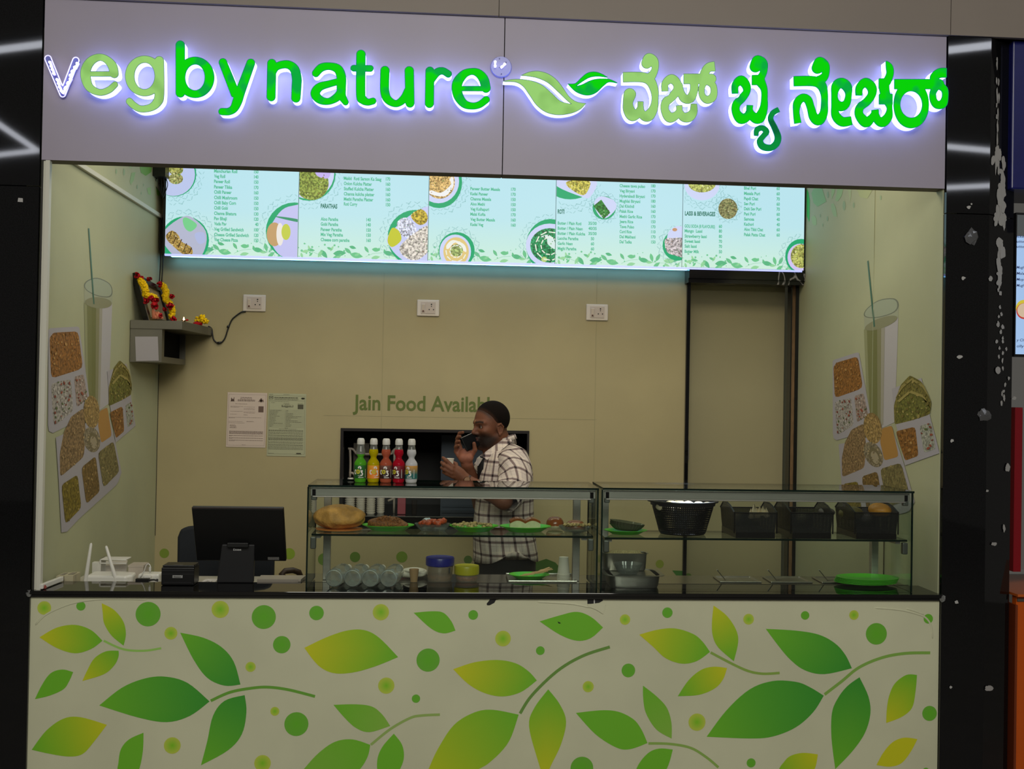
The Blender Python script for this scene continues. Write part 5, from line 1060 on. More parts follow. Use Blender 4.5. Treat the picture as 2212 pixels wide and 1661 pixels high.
def rbasket(label, pxl, pxr):
    yf, yb = .05, .262; xl, xr = px2x(pxl, 1140, yf), px2x(pxr, 1140, yf); zt = pt((pxl+pxr)/2, 1107, y=yf)[2]; h = zt-Z2s; t = thing('oblong_basket', label, 'basket', ((xl+xr)/2, (yf+yb)/2, Z2s)); p = .0047; k = .008
    b = MB(); uvs = []
    def wall(P, U): b.add(P, [tuple(range(len(P)))]); uvs.extend(U)
    for y in (yf, yb):
        P = [(xl+k, y, Z2s+.022), (xr-k, y, Z2s+.022), (xr, y, zt-.004), (xl, y, zt-.004)]; wall(P, [((q[0]-xl)/p, (q[2])/p) for q in P])
    for x, s in ((xl, 1), (xr, -1)):
        P = [(x+s*k, yf, Z2s+.022), (x+s*k, yb, Z2s+.022), (x, yb, zt), (x, yb-.04, zt+.026), (x, (yf+yb)/2, zt+.030), (x, yf+.06, zt+.022), (x, yf, zt)]; wall(P, [((q[1])/p, (q[2])/p) for q in P])
    b.uv = uvs; b.build('basket_wall', bm_, t)
    b = MB(); b.box((xl+k-.001, yf-.001, Z2s), (xr-k+.001, yb+.001, Z2s+.024)); b.tube([(xl, yf, zt-.002), (xr, yf, zt-.002)], .0032, 6); b.tube([(xl, yb, zt-.002), (xr, yb, zt-.002)], .0032, 6)
    for x in (xl, xr): b.tube([(x, yf, zt), (x, yf+.06, zt+.022), (x, (yf+yb)/2, zt+.030), (x, yb-.04, zt+.026), (x, yb, zt)], .0032, 6); b.tube([(x, yf, Z2s+.02), (x, yf, zt)], .003, 6)
    b.build('basket_rim', bsol, t); return xl, xr, zt
a1 = rbasket('leftmost of three oblong dark perforated baskets, holding pale crisps', 1586, 1678)
a2 = rbasket('middle oblong dark perforated basket with a dim grey roll', 1708, 1799)
a3 = rbasket('rightmost oblong dark perforated basket, holding an orange bun', 1846, 1940)
for k, (px, py) in enumerate(((1629, 1100), (1641, 1103), (1648, 1104), (1635, 1108), (1655, 1108), (1622, 1110))):
    p = pt(px, py, y=.12+.02*(k % 2)); b = MB(); b.lathe([(.014, -.018), (.011, 0), (.001, .022)], (p[0], p[1], p[2]), 3); b.build('x', breadp) if 0 else tag(b.build('crisp_cone', breadp, origin=p), 'pale pointed crisp in the leftmost oblong basket', 'crisp', 'crisps in the oblong basket')
for px, py, y, r, m, lb, sd in ((1785, 1106, .18, (.034, .04, .02), mat('grey_roll', (110, 100, 100), .5), 'dim grey roll in the middle oblong basket', 1), (1900, 1102, .14, (.046, .045, .030), mat('orange_bun', (222, 150, 54), .45, noise=.1, nscale=40), 'orange yellow bun rising from the rightmost oblong basket', 2), (1838, 1108, .2, (.05, .05, .028), mat('olive_bun', (110, 100, 56), .5), 'dull olive bun behind the orange bun', 4)):
    p = pt(px, py, y=y); b = MB(); lump(b, p, r, sd, .08, 3, freq=2); tag(b.build('bun', m, origin=p, smooth=4), lb, 'bun')
# lamp under the top glass of the right case
p = pt(1500, 1068, y=.12)
t = thing('case_lamp', 'short bright lamp strip under the top glass of the right case', 'lamp', (p[0], .12, ZT2-.02))
MB().box((p[0]-.09, .11, ZT2-.020), (p[0]+.09, .13, ZT2-.010)).build('lamp_body', white, t); MB().box((p[0]-.085, .113, ZT2-.022), (p[0]+.085, .127, ZT2-.020)).build('lamp_diffuser', mat('case_lamp_glow', (255, 255, 255), .3, emit=(226, 232, 255), es=45), t)
# ---- lower level of the right case
def pan(label, pxl, pxr, pyrim, yf, yb, zb, lip=.012, name='steel_pan', tp=.82):
    xl, xr = px2x(pxl, pyrim, yf), px2x(pxr, pyrim, yf); zr = pt((pxl+pxr)/2, pyrim, y=yf)[2]; t = thing(name, label, 'pan', ((xl+xr)/2, (yf+yb)/2, zb)); cx_, cy_ = (xl+xr)/2, (yf+yb)/2; w, d = (xr-xl)/2, (yb-yf)/2
    def rr(sc_, z, e=0): return [(cx_+(w-e)*sc_*(abs(math.cos(a))**.35)*math.copysign(1, math.cos(a)), cy_+(d-e)*sc_*(abs(math.sin(a))**.35)*math.copysign(1, math.sin(a)), z) for a in np.linspace(0, 2*math.pi, 41)[:-1]]
    MB().ring([rr(tp*.96, zb), rr(tp, zb+.01), rr(tp+.04, zr-.002), rr(1, zr-.001), rr(1, zr+.001), rr(tp+.035, zr), rr(tp-.01, zb+.011), rr(tp*.94, zb+.002)]).build('pan_body', steel2, t, smooth=.6); return t, (cx_, cy_), w, d, zr
t, cc, w, d, zr = pan('wide steel pan at the left end of the right case', 1308, 1440, 1245, .07, .262, ZC+.001)
MB().box((cc[0]-w*.7, cc[1]-d*.7, zr-.004), (cc[0]+w*.7, cc[1]+d*.7, zr-.001)).build('pan_cover', steel2, t)
o, c, r = fbowl('fluted clear bowl standing on the wide steel pan', 1327, 1387, y=.135, z=zr+.001, h=.042, ry=.05, py=1220)
t, cc, w, d, zr2 = pan('small steel pan of pale crumbs behind the clear bowl', 1303, 1403, 1196, .20, .262, zr+.001, tp=.88)
b = MB(); lump(b, (cc[0], cc[1], zr2-.004), (w*.8, d*.8, .014), 9, .15, 3, freq=6); o = b.build('crumb_heap', mat('pale_crumbs', (196, 172, 128), .8, noise=.4, nscale=200), origin=(cc[0], cc[1], zr2-.01), smooth=4); tag(o, 'pale crumbs filling the small steel pan', 'crumbs'); o['kind'] = 'stuff'
for k, (pxl, pxr) in enumerate(((1556, 1646), (1666, 1756), (1776, 1866))):
    lb = ['left', 'middle', 'right'][k]
    y0, y1 = .25, .39; xl, xr = px2x(pxl, 1260, y0), px2x(pxr, 1260, y0)
    t = thing('sunk_pan', lb+' sunk steel pan in the bench, rim only', 'pan', ((xl+xr)/2, .32, ZBn)); b = MB()
    P = [(xl, y0), (xr, y0), (xr-.004, y1), (xl+.004, y1)]; cxy = ((xl+xr)/2, .32)
    def rg(s, z): return [(cxy[0]+(x-cxy[0])*s, cxy[1]+(y-cxy[1])*s, z) for x, y in [tuple(q) for q in spline([(*p, 0) for p in P], 1, True)[:, :2]]]
    MB().ring([rg(1, ZBn), rg(1, ZBn+.006), rg(.9, ZBn+.007), rg(.86, ZBn+.002)]).build('pan_rim', steel2, t, bevel=.002)
    p = pt(pxl+11, 1253, y=.31); q = pt(pxl-7, 1231, y=.28)
    tag(MB().tube([p+[0.06, .02, -.004], p, (p+q)/2, q], .0022, 6).build('serving_spoon', steel2, origin=p), 'steel serving spoon leaning out of the '+lb+' sunk pan', 'spoon')
for k in range(6):
    x0, x1 = px2x(1803, 1262, .2), px2x(1935, 1262, .2); cz_ = ZC+.0008+k*.0042; c = ((x0+x1)/2+.001*k, .20-.002*k, cz_); b = MB(); disc_plate(b, c, (x1-x0)/2, .085, .012, rim=.9)
    tag(b.build('green_plate', greenp, origin=c, smooth=.7), ['lowest', 'second lowest', 'third lowest', 'third highest', 'second highest', 'topmost'][k]+' green plate of the stack at the right end', 'plate', 'stacked green plates')
# ================================================================ SODA BOTTLES ON THE LEFT CASE
K = 1.568e-4; ZTop = ZT1+.0004; PR = [(1395, 125), (1375, 140), (1340, 150), (1300, 152), (1285, 157), (925, 159), (895, 157), (845, 135), (795, 98), (755, 74), (715, 82), (665, 112), (625, 122), (585, 118), (530, 104), (470, 92), (415, 86)]
def bend(cx, cy_, r, z0, V, a0):     # flat art (metres) wrapped on a cylinder of radius r
    return [(cx+r*math.sin(a0+u/r), cy_-r*math.cos(a0+u/r), z0+v) for u, v in V]
def blob(b, C, pts, col, step=.0008):
    pass
for px, liq, l0, l1, fill, lb, a0 in ((778, (88, 176, 44), (34, 110, 40), (20, 82, 30), 1.0, 'green soda bottle, leftmost of five with white caps', .0), (806, (196, 178, 8), (228, 156, 40), (230, 132, 34), .9, 'yellow soda bottle with an orange label', .45),
    (833, (186, 92, 66), (120, 78, 66), (40, 16, 18), 1.0, 'salmon soda bottle with a dark maroon label', .0), (860.5, (184, 22, 44), (130, 16, 34), (60, 10, 20), .95, 'red soda bottle with a dark red label', -.42), (888, (208, 208, 210), (206, 148, 60), (24, 96, 92), 1.0, 'clear white soda bottle with an orange to teal label', -.5)):
    y = .165; x = px2x(px, 1040, y); t = thing('soda_bottle', lb, 'bottle', (x, y, ZTop), 'soda bottles on the glass case')
    col_m = 'soda_%d' % int(px); m = glass(col_m, tuple(int(150+c*.4) for c in liq), .8, 1.4, .05, add=(liq, .72))
    MB().lathe([(r*K, (1395-Y)*K) for Y, r in PR[:(12 if px == 778 else 15)]], (x, y, ZTop), 28).build('bottle_body', m, t, smooth=4)
    mn = m if liq[0] > 180 or fill > .99 and px == 833 else clearp
    MB().lathe([(r*K, (1395-Y)*K) for Y, r in PR[(11 if px == 778 else 14):]], (x, y, ZTop), 24, cap0=False).build('bottle_neck', glass('neck_plastic', (215, 218, 215), .9, 1.5, .05, add=((170, 172, 165), .25)), t, smooth=4)
    MB().lathe([(98*K, (1395-408)*K), (100*K, (1395-400)*K), (97*K, (1395-300)*K), (80*K, (1395-256)*K), (60*K, (1395-248)*K), (.0005, (1395-246)*K)], (x, y, ZTop), 24).build('bottle_cap', white, t, smooth=.8)
    r = 160*K+.0004; b = MB(); n = 33; V = [(r*(-math.pi+2*math.pi*i/(n-1)), 0) for i in range(n)]; z0, z1 = (1395-1285)*K, (1395-945)*K
    zz = [z0, z0+(z1-z0)*.35, z1]; R = [bend(x, y, r, ZTop+z, V, 0) for z in zz]; b.ring(R, close=False, cap0=False, cap1=False); cs = [l1, l1, l0]; b.c = [cs[i//n] for i in range(3*n)]
    lab = b.build('bottle_label', printm, t, smooth=4); art = MB(); zc = ZTop+(1395-1115)*K
    def stroke(P, w, col, cl=False):
        Q = spline([(*q, 0) for q in P], 5, cl)[:, :2]; Q = np.vstack([Q, Q[:1]]) if cl else Q
        Lp, Rp = [], []
        for i in range(len(Q)):
            d = Q[min(i+1, len(Q)-1)]-Q[max(i-1, 0)]; nn = np.array([-d[1], d[0]])/(np.hypot(*d)+1e-9); Lp.append(Q[i]+nn*w); Rp.append(Q[i]-nn*w)
        k = len(Lp); art.add(bend(x, y, r+.0004, zc, [(a*K, b_*K) for a, b_ in Lp+Rp], a0), [(i, i+1, k+i+1, k+i) for i in range(k-1)], 0, col)
    WHT = (226, 222, 216); YL = (196, 186, 50)
    stroke([(-105, 42), (-140, 35), (-150, -5), (-140, -45), (-105, -52)], 17, WHT)
    stroke([(-50+38*math.cos(a), 5+42*math.sin(a)) for a in np.linspace(0, 2*math.pi, 11)[:-1]], 17, YL, True)
    stroke([(-50+4*math.cos(a), 5+4*math.sin(a)) for a in np.linspace(0, 2*math.pi, 7)[:-1]], 6, YL, True)
    stroke([(-42, 90), (-30, 125), (5, 130), (22, 100), (8, 75)], 17, WHT)
    stroke([(15, 25), (65, 25), (40, -8), (68, -40), (60, -85), (15, -90)], 16, WHT)
    stroke([(-60, -95), (20, -100)], 3, WHT); stroke([(-40, -145), (100, -145)], 7, WHT); stroke([(-30, -112), (10, -118)], 3, WHT)
    for i in range(7): stroke([(150, 70-i*32), (170, 58-i*32), (150, 46-i*32)], 4, WHT)
    art.build('label_print', printm, lab)
# ================================================================ TILL CORNER
t = thing('till_screen', 'black till screen seen from behind, leaning on a tapered stand', 'screen', (px2x(520, 1250, .17), .17, ZC))
pTL, pTR = pt(413.5, 1099, y=.06), pt(612, 1099, y=.06); zt_ = (pTL[2]+pTR[2])/2; zb2 = pt(527, 1212, y=.17)[2]; X0, X1 = pTL[0], pTR[0]
nrm = np.array([0, zt_-zb2, .11]); nrm = np.array([0, -(zt_-zb2), -.11]); nrm = nrm/np.linalg.norm(nrm)   # outward towards the customer, slightly down
Q = [(X0, .06, zt_), (X1, .06, zt_), (X1, .17, zb2), (X0, .17, zb2)]
b = MB(); b.prism([np.array(q)-nrm*.0 for q in Q], -nrm, .022); b.build('screen_shell', mat('till_shell', (9, 9, 10), .45), t, bevel=.004)
MB().prism([np.array(q)-nrm*.023 for q in [(X0+.01, .062, zt_-.01), (X1-.01, .062, zt_-.01), (X1-.01, .168, zb2+.01), (X0+.01, .168, zb2+.01)]], -nrm, .001).build('screen_glass', mat('till_glass', (5, 5, 6), .08), t)
b = MB(); b.box((X0+.001, .060, zt_-.001), (X1-.001, .074, zt_+.005)); b.build('screen_top_edge', mat('top_edge_highlight', (44, 34, 30), .4), t, bevel=.001)  # highlight along the top bevel, put in as a lighter brown strip
cxm = px2x(513, 1200, .15)
b = MB(); zk = pt(513, 1176, y=.135)[2]
P0 = [(px2x(479, 1176, .13), .13), (px2x(550, 1176, .13), .13)]; P1 = [(px2x(468, 1252, .165), .165), (px2x(547, 1252, .165), .165)]
b.add([(P1[0][0], .165, ZC+.0005), (P1[1][0], .165, ZC+.0005), (P1[1][0], .19, ZC+.0005), (P1[0][0], .19, ZC+.0005), (P0[0][0], .13, zk), (P0[1][0], .13, zk), (P0[1][0], .16, zk+.004), (P0[0][0], .16, zk+.004)], [(3, 2, 1, 0), (4, 5, 6, 7), (0, 1, 5, 4), (1, 2, 6, 5), (2, 3, 7, 6), (3, 0, 4, 7)])
b.build('stand', mat('stand_grey', (34, 34, 36), .55), t, bevel=.004)
MB().box((P0[0][0]+.025, .108, zk-.008), (P0[1][0]-.022, .132, zk+.01)).build('stand_hinge', black, t, bevel=.002)
tm = MB(); a = pt(504, 1189, y=.133); e = pt(521, 1189, y=.133); e[2] = a[2]; text_on(tm, 'Essae', a, e, .0085, nrm=(0, -1, 0), bold=.01); tm.build('stand_lettering', mat('lettering_white', (230, 230, 230), .5), t)
a = pt(579, 1209, y=.163); e = pt(603, 1203, y=.157); MB().add([(a[0], a[1]-.004, a[2]), (e[0], a[1]-.004, a[2]), (e[0], e[1]-.004, e[2]), (a[0], e[1]-.004, e[2])], [(0, 1, 2, 3)]).build('rating_sticker', mat('sticker_grey', (110, 108, 106), .5, noise=.3, nscale=400), t)
t = thing('receipt_printer', 'small black receipt printer standing left of the till screen', 'printer', (px2x(385, 1262, .1), .14, ZC))
x0, x1 = px2x(348, 1250, .1), px2x(419, 1250, .1); zp_ = pt(385, 1226, y=.1)[2]
b = MB(); b.box((x0, .1, ZC+.001), (x1, .19, zp_)); b.box((x0+.002, .106, zp_), (x1-.002, .19, zp_+.008)); b.build('printer_body', mat('printer_black', (14, 14, 15), .35), t, bevel=.004)
b = MB(); b.box((x0+.001, .0985, zp_-.012), (x1-.001, .1, zp_-.0105)); b.box((x0+.001, .0985, zp_-.026), (x1-.001, .1, zp_-.025)); b.box((x0+.01, .0985, ZC+.012), (x1-.01, .1, ZC+.0128)); b.build('body_groove', mat('groove_sheen', (60, 60, 62), .3), t)
xm = (x0+x1)/2; MB().box((xm-.02, .098, ZC+.030), (xm+.02, .1, ZC+.041)).build('name_plate', mat('plate_silver', (170, 170, 168), .35, .5), t, bevel=.001)
tm = MB(); text_on(tm, 'Essae', (xm-.013, .0975, ZC+.0325), (xm+.013, .0975, ZC+.0325), .0062, bold=.01); tm.build('plate_lettering', black, t)
MB().box((xm-.018, .112, zp_+.008), (xm+.018, .115, zp_+.009)).build('tear_bar', mat('tear_bar', (150, 150, 150), .3, .8), t)
# chair behind the till
xc0, xc1 = px2x(383, 1180, .78), px2x(590, 1220, .78); zc1 = pt(420, 1138, y=.78)[2]
t = thing('office_chair', 'dark blue office chair behind the till screen', 'chair', ((xc0+xc1)/2, .95, 0)); fb = mat('navy_fabric', (18, 24, 32), .8, noise=.15, nscale=90)
P = [(xc0+.006, .56), (xc0, .7), (xc0-.002, zc1-.05), (xc0+.012, zc1-.012), (xc0+.04, zc1-.002), ((xc0+xc1)/2, zc1+.022), (xc1-.04, zc1-.002), (xc1-.012, zc1-.012), (xc1+.002, zc1-.05), (xc1, .7), (xc1-.006, .56)]
MB().prism([(x, .78, z) for x, z in P], (0, 1, 0), .05).build('backrest', fb, t, bevel=.012)
MB().box((xc0+.01, .82, .44), (xc1-.01, 1.24, .52)).build('seat', fb, t, bevel=.02); MB().box((xc0+.14, .74, .30), (xc0+.20, .78, .62)).box((xc0+.14, .76, .40), (xc0+.20, .95, .44)).build('back_stay', black, t)
MB().cyl(((xc0+xc1)/2, 1.0, .08), ((xc0+xc1)/2, 1.0, .44), .03).build('column', black, t)
for k in range(5):
    a = 2*math.pi*k/5; b = MB(); c0 = Vector(((xc0+xc1)/2, 1.0, .09)); b.tube([c0, c0+Vector((.24*math.cos(a), .24*math.sin(a), -.03))], .016); b.lathe([(.02, 0), (.024, .02), (.02, .04)], c0+Vector((.24*math.cos(a), .24*math.sin(a), -.085)), 12); b.build('chair_foot', black, t)
p = pt(626, 1240, y=.62); 
b = MB(); b.tube([(p[0]-.02, .60, p[2]-.02), (p[0]-.034, .61, p[2]+.002), (p[0]-.02, .62, p[2]+.014), (p[0]+.01, .64, p[2]+.014), (p[0]+.034, .66, p[2]+.002), (p[0]+.045, .68, p[2]-.03), (p[0]+.0, .78, p[2]-.12)], .014); b.build('armrest', mat('brown_leather', (52, 38, 26), .5), t, smooth=4)
b = MB(); x0, x1 = px2x(556, 1248, .21), px2x(655, 1248, .21); b.add([(x0, .21, .888), (x1-.018, .21, .888), (x1, .30, .888), (x0, .30, .888), (x0, .205, .934), (x1-.008, .205, .934), (x1, .30, .934), (x0, .30, .934)], [(3, 2, 1, 0), (4, 5, 6, 7), (0, 1, 5, 4), (1, 2, 6, 5), (2, 3, 7, 6), (3, 0, 4, 7)])
tag(b.build('metal_ledge', mat('satin_grey', (170, 162, 150), .4, .4), origin=((x0+x1)/2, .25, .88)), 'long pale metal ledge right of the till stand', 'ledge')
b = MB(); x0, x1 = px2x(436, 1250, .23), px2x(465, 1250, .23); b.box((x0, .2, .888), (x1, .3, .918)); b.tube([(x0+.01, .21, .921), ((x0+x1)/2, .215, .926), (x1-.01, .21, .921)], .005, 8)
tag(b.build('paper_slips', mat('slip_white', (186, 182, 176), .6), origin=(x0, .25, .88)), 'small pile of white slips between printer and till stand', 'paper')
# router, box, charger
ZD = .887
t = thing('router', 'white router with two raised antennas near the left wall', 'router', (px2x(235, 1245, .28), .28, ZD))
x0, x1 = px2x(186, 1250, .26), px2x(286, 1250, .26)
P = [(x0, .25), (x1-.02, .24), (x1, .27), (x1-.01, .36), (x0, .36)]; MB().prism([(x, y, ZD) for x, y in P], (0, 0, 1), .05).build('router_body', white, t, bevel=.008)
for (a, c) in (((184, 1246), (197, 1173)), ((254, 1248), (229, 1179))):
    p, q = pt(*a, y=.25), pt(*c, y=.25); p[2] -= .03; MB().tube([p, p+(q-p)*.25, p+(q-p)*.97, q], [.0085, .008, .0055, .003], 10).build('antenna', white, t, smooth=.8)
p = pt(201, 1222, y=.3); q = pt(244, 1247, y=.3)
t = thing('document_tray', 'white plastic tray standing behind the router', 'tray', (p[0], .3, ZD)); b = MB(); x0, x1, z1 = p[0]+.0, q[0]+.01, p[2]+.015
b.box((x0, .38, ZD), (x0+.006, .45, z1)); b.box((x0, .38, z1-.005), (x1+.02, .45, z1)); b.box((x0, .38, z1-.02), (x1+.02, .384, z1-.015)); b.box((x0-.03, .38, ZD), (x0, .41, z1-.014)); b.build('tray_body', white, t, bevel=.0015)
b = MB(); x0 = px2x(204, 1230, .46); x1 = px2x(264, 1230, .46); z1 = pt(240, 1211, y=.58)[2]; R = Matrix.Rotation(math.radians(14), 3, 'Z'); b.box((x0, .46, ZD), (x1, .58, z1), rot=R)
cb = tag(b.build('carton_box', mat('carton_white', (186, 180, 170), .7, noise=.06, nscale=12), origin=(x0, .5, ZD)), 'pale carton box behind the router and white tray', 'box')
t = thing('power_strip', 'white power strip with a plugged in charger and looped cable', 'power strip', (px2x(322, 1245, .27), .27, ZD)); x0, x1 = px2x(300, 1250, .28), px2x(346, 1250, .28)
MB().box((x0, .26, ZD), (x1, .33, ZD+.055)).build('strip_body', white, t, bevel=.008); x = px2x(322, 1240, .27); MB().box((x-.016, .245, ZD+.02), (x+.014, .262, ZD+.052)).build('charger', white, t, bevel=.004)
q = [pt(*a, y=.25) for a in ((324, 1237), (325, 1224), (321, 1218), (316, 1221), (311, 1234), (303, 1246))]; MB().tube(spline(q, 4), .0022, 6).build('cable', white, t, smooth=4); q = pt(324, 1231, y=.25); MB().cyl(q-[0, 0, .004], q+[0, 0, .012], .005).build('cable_plug', white, t)
MB().box((x+.032, .2595, ZD+.03), (x+.040, .2605, ZD+.036)).build('socket_hole', black, t)
x0, x1 = px2x(277, 1240, .34), px2x(309, 1240, .34); tag(MB().box((x0, .34, ZD), (x1, .42, ZD+.075)).box((x0-.002, .338, ZD+.070), (x1+.002, .422, ZD+.078)).build('card_tray', mat('tray_cream', (170, 160, 146), .6), origin=(x0, .38, ZD)), 'small beige tray with a white rim beside the power strip', 'tray')
b = MB(); p = pt(296, 1250, y=.22); b.box((p[0]-.002, .205, .888), (p[0]+.05, .23, .932)); b.tube([(p[0]+.05, .215, .926), (p[0]+.07, .216, .927), (p[0]+.085, .22, .922)], .004, 6); tag(b.build('adapter', black, origin=p), 'flat black cable adapter in front of the power strip', 'adapter')
for k, (a, c) in enumerate((((133, 1240), (150, 1250)), ((150, 1239), (170, 1250)))):
    p, q = pt(*a, y=.27), pt(*c, y=.27); b = MB(); b.box((p[0], .21, ZD), (q[0]-.003, .30, p[2]+.002-.0)); b.box((p[0]+.008, .23, p[2]+.002), (q[0]-.01, .28, p[2]+.004), 1); tag(b.build('card_box', [mat('card_box_cream', (176, 168, 140), .6), mat('card_grey', (130, 124, 108), .6)], origin=(p[0], .3, ZD)), ['low cream card box nearest the left wall', 'low cream card box next to the router antenna'][k], 'box')
p, q = pt(90, 1262, y=.02), pt(127, 1248, y=.15)
d = np.array([q[0]-p[0]+.0, .13, 0]); b = MB(); n = np.array([.006, 0, 0]); za = ZC+.004
b.tube([(p[0]+.005, .01, za+.006), (q[0], .16, za+.006)], .0001); b = MB(); b.box((-.008, -.09, -.0), (.008, .09, .018)); ang = -math.atan2(q[0]-p[0]-.005, .15); R = Matrix.Rotation(ang, 3, 'Z')
b.v = [tuple(R @ Vector(v)+Vector(((p[0]+q[0])/2+.004, .085, ZC+.003))) for v in b.v]; tag(b.build('channel_offcut', white, origin=((p[0]+q[0])/2, .085, ZC), bevel=.002), 'white square channel offcut on the slab at the left wall', 'offcut')
b = MB(); p = pt(93, 1259, y=.01); lump(b, (p[0]+.0, .012, ZC+.008), (.014, .008, .008), 4, .3, 2); tag(b.build('red_sealant', mat('red_sealant', (120, 40, 26), .6), origin=(p[0], .012, ZC)), 'dab of red sealant under the left corner channel', 'sealant')
# ================================================================ WALL THINGS
for k, (px, py, lb) in enumerate(((550, 655, 'white wall socket with a black cable, nearest the altar shelf'), (925, 665.5, 'middle white wall socket under the menu board'), (1289.5, 675, 'rightmost white wall socket near the service door'))):
    c = pt(px, py, y=DB); w, h = .062, .046; t = thing('wall_socket', lb, 'socket', (c[0], DB, c[2]))
    MB().box((c[0]-w, DB-.010, c[2]-h), (c[0]+w, DB-.0005, c[2]+h)).build('socket_plate', mat('socket_white', (206, 196, 184), .35), t, bevel=.004)
    MB().box((c[0]-w+.022, DB-.013, c[2]-h+.014), (c[0]+w-.022, DB-.010, c[2]+h-.012)).build('socket_insert', mat('socket_insert', (188, 174, 162), .4), t, bevel=.001)
    MB().box((c[0]-w+.026, DB-.018, c[2]-.024), (c[0]-w+.044, DB-.013, c[2]+.022), rot=Matrix.Rotation(.12, 3, 'X')).build('switch', mat('switch_white', (204, 192, 180), .3), t, bevel=.002)
    MB().box((c[0]-w+.030, DB-.0186, c[2]-.022), (c[0]-w+.039, DB-.0180, c[2]-.014)).build('switch_mark', mat('switch_mark', (90, 50, 40), .5), t)
    for dx, dz, r in ((.018, .020, .0042), (.018, .009, .0030), (.006, -.009, .0036), (.030, -.009, .0036)):
        MB().lathe([(r, 0), (r, .0006)], (c[0]+dx, DB-.0131, c[2]+dz), 12, axis=(0, -1, 0)).build('pin_hole', black, t)
# certificates
def sheet(label, C, mcol, ink, rowsL, bx):
    p = [pt(*c, y=DB-.003) for c in C]; t = thing('certificate', label, 'paper', tuple(np.mean(p, 0)))
    MB().prism(p, (0, 1, 0), .0015).build('paper_sheet', mat('paper_%d' % mcol[0], mcol, .7), t); T0, T1, B1, B0 = p[0], p[1], p[2], p[3]
    def at(u, v): q = (1-v)*((1-u)*T0+u*T1)+v*((1-u)*B0+u*B1); return (q[0], DB-.0036, q[2])
    b = MB()
    def bar(u0, u1, v0, v1): b.add([at(u0, v1), at(u1, v1), at(u1, v0), at(u0, v0)], [(0, 1, 2, 3)])
    for e in ((.03, .97, .035, .037), (.03, .97, .965, .967), (.03, .034, .035, .967), (.966, .97, .035, .967)): bar(*e)
    R = random.Random(len(rowsL))
    for (u0, u1, v, h) in rowsL:
        u = u0
        while u < u1:
            w = R.uniform(.012, .06); bar(u, min(u+w, u1), v, v+h); u += w+.008
    for e in bx: bar(*e)
    b.build('printed_lines', mat(ink[0], ink[1], .7), t)['kind'] = 'stuff'
    return t
def certrows(spec): return [r for r in spec]
r1_ = [(.33, .62, .085, .008), (.32, .62, .108, .008), (.26, .7, .13, .010), (.26, .7, .148, .010), (.2, .5, .205, .005), (.08, .4, .255, .004), (.08, .3, .268, .004), (.42, .7, .26, .004), (.42, .7, .29, .004), (.42, .7, .31, .004), (.08, .4, .345, .004), (.42, .72, .35, .004), (.42, .7, .37, .004), (.08, .24, .40, .004), (.42, .52, .405, .006), (.05, .88, .455, .004), (.05, .2, .466, .004), (.05, .4, .53, .004), (.5, .68, .525, .007), (.05, .45, .555, .004), (.08, .22, .595, .006), (.08, .24, .612, .006), (.08, .25, .63, .006), (.08, .25, .645, .006)]+[(.07, .93, .705+.012*k, .006) for k in range(5)]+[(.07, .93, .785, .007), (.07, .15, .797, .005), (.07, .93, .83, .007), (.07, .15, .84, .005), (.07, .93, .87, .007), (.07, .22, .885, .005), (.4, .5, .955, .004)]
sheet('pinkish certificate sheet taped to the back wall, left of the pair', [(492, 847), (577.5, 849), (573, 967), (488, 965)], (196, 180, 168), ('ink_brown', (96, 76, 66)), r1_, [(.08, .18, .155, .165), (.09, .11, .10, .165), (.155, .17, .09, .165), (.1, .16, .12, .16), (.83, .87, .10, .17), (.80, .91, .125, .150), (.78, .92, .155, .165), (.79, .92, .245, .355)])
r2_ = [(.02, .12, .015, .004), (.4, .56, .015, .004), (.16, .78, .06, .014), (.16, .8, .085, .006), (.16, .78, .1, .004), (.03, .55, .13, .003), (.08, .18, .15, .004), (.4, .56, .155, .004), (.44, .56, .173, .005), (.4, .6, .195, .007), (.78, .92, .155, .004)]+[(.05, .05+[.3, .22, .2, .18, .26, .16, .15, .16, .14, .34, .1, .08][k], .272+.0228*k, .005) for k in range(12)]+[(.48, .48+[.05, .04, .18, .18, .4, .3, .12, .3, .4, .1, .14, .12][k], .272+.0228*k, .005) for k in range(12)]+[(.45, .53, .55, .005), (.3, .76, .565, .004)]+[(.03, .93, v, .006) for v in (.585, .597, .62, .64, .665, .682, .705, .718, .73, .742, .77, .79, .815, .83, .85, .87, .888)]+[(.03, .18, .955, .005), (.72, .9, .965, .004)]
ring = [(.02, .13, .058, .062), (.02, .035, .05, .09), (.115, .13, .05, .09), (.03, .12, .045, .05), (.03, .12, .09, .095), (.05, .1, .066, .076), (.86, .97, .068, .078), (.88, .95, .06, .09), (.02, .97, .112, .114), (.36, .66, .183, .185), (.36, .38, .183, .212), (.65, .66, .183, .212), (.36, .66, .208, .216), (.45, .52, .218, .224), (.78, .93, .17, .245), (.76, .88, .945, .965)]+[(.02, .96, .265+.0228*k, .2665+.0228*k) for k in range(13)]+[(.46, .463, .265, .54)]
sheet('pale green certificate sheet taped to the wall, right of the pair', [(580, 849), (661.5, 851), (660, 986), (576, 984.5)], (166, 168, 138), ('ink_grey', (74, 72, 54)), r2_, ring)
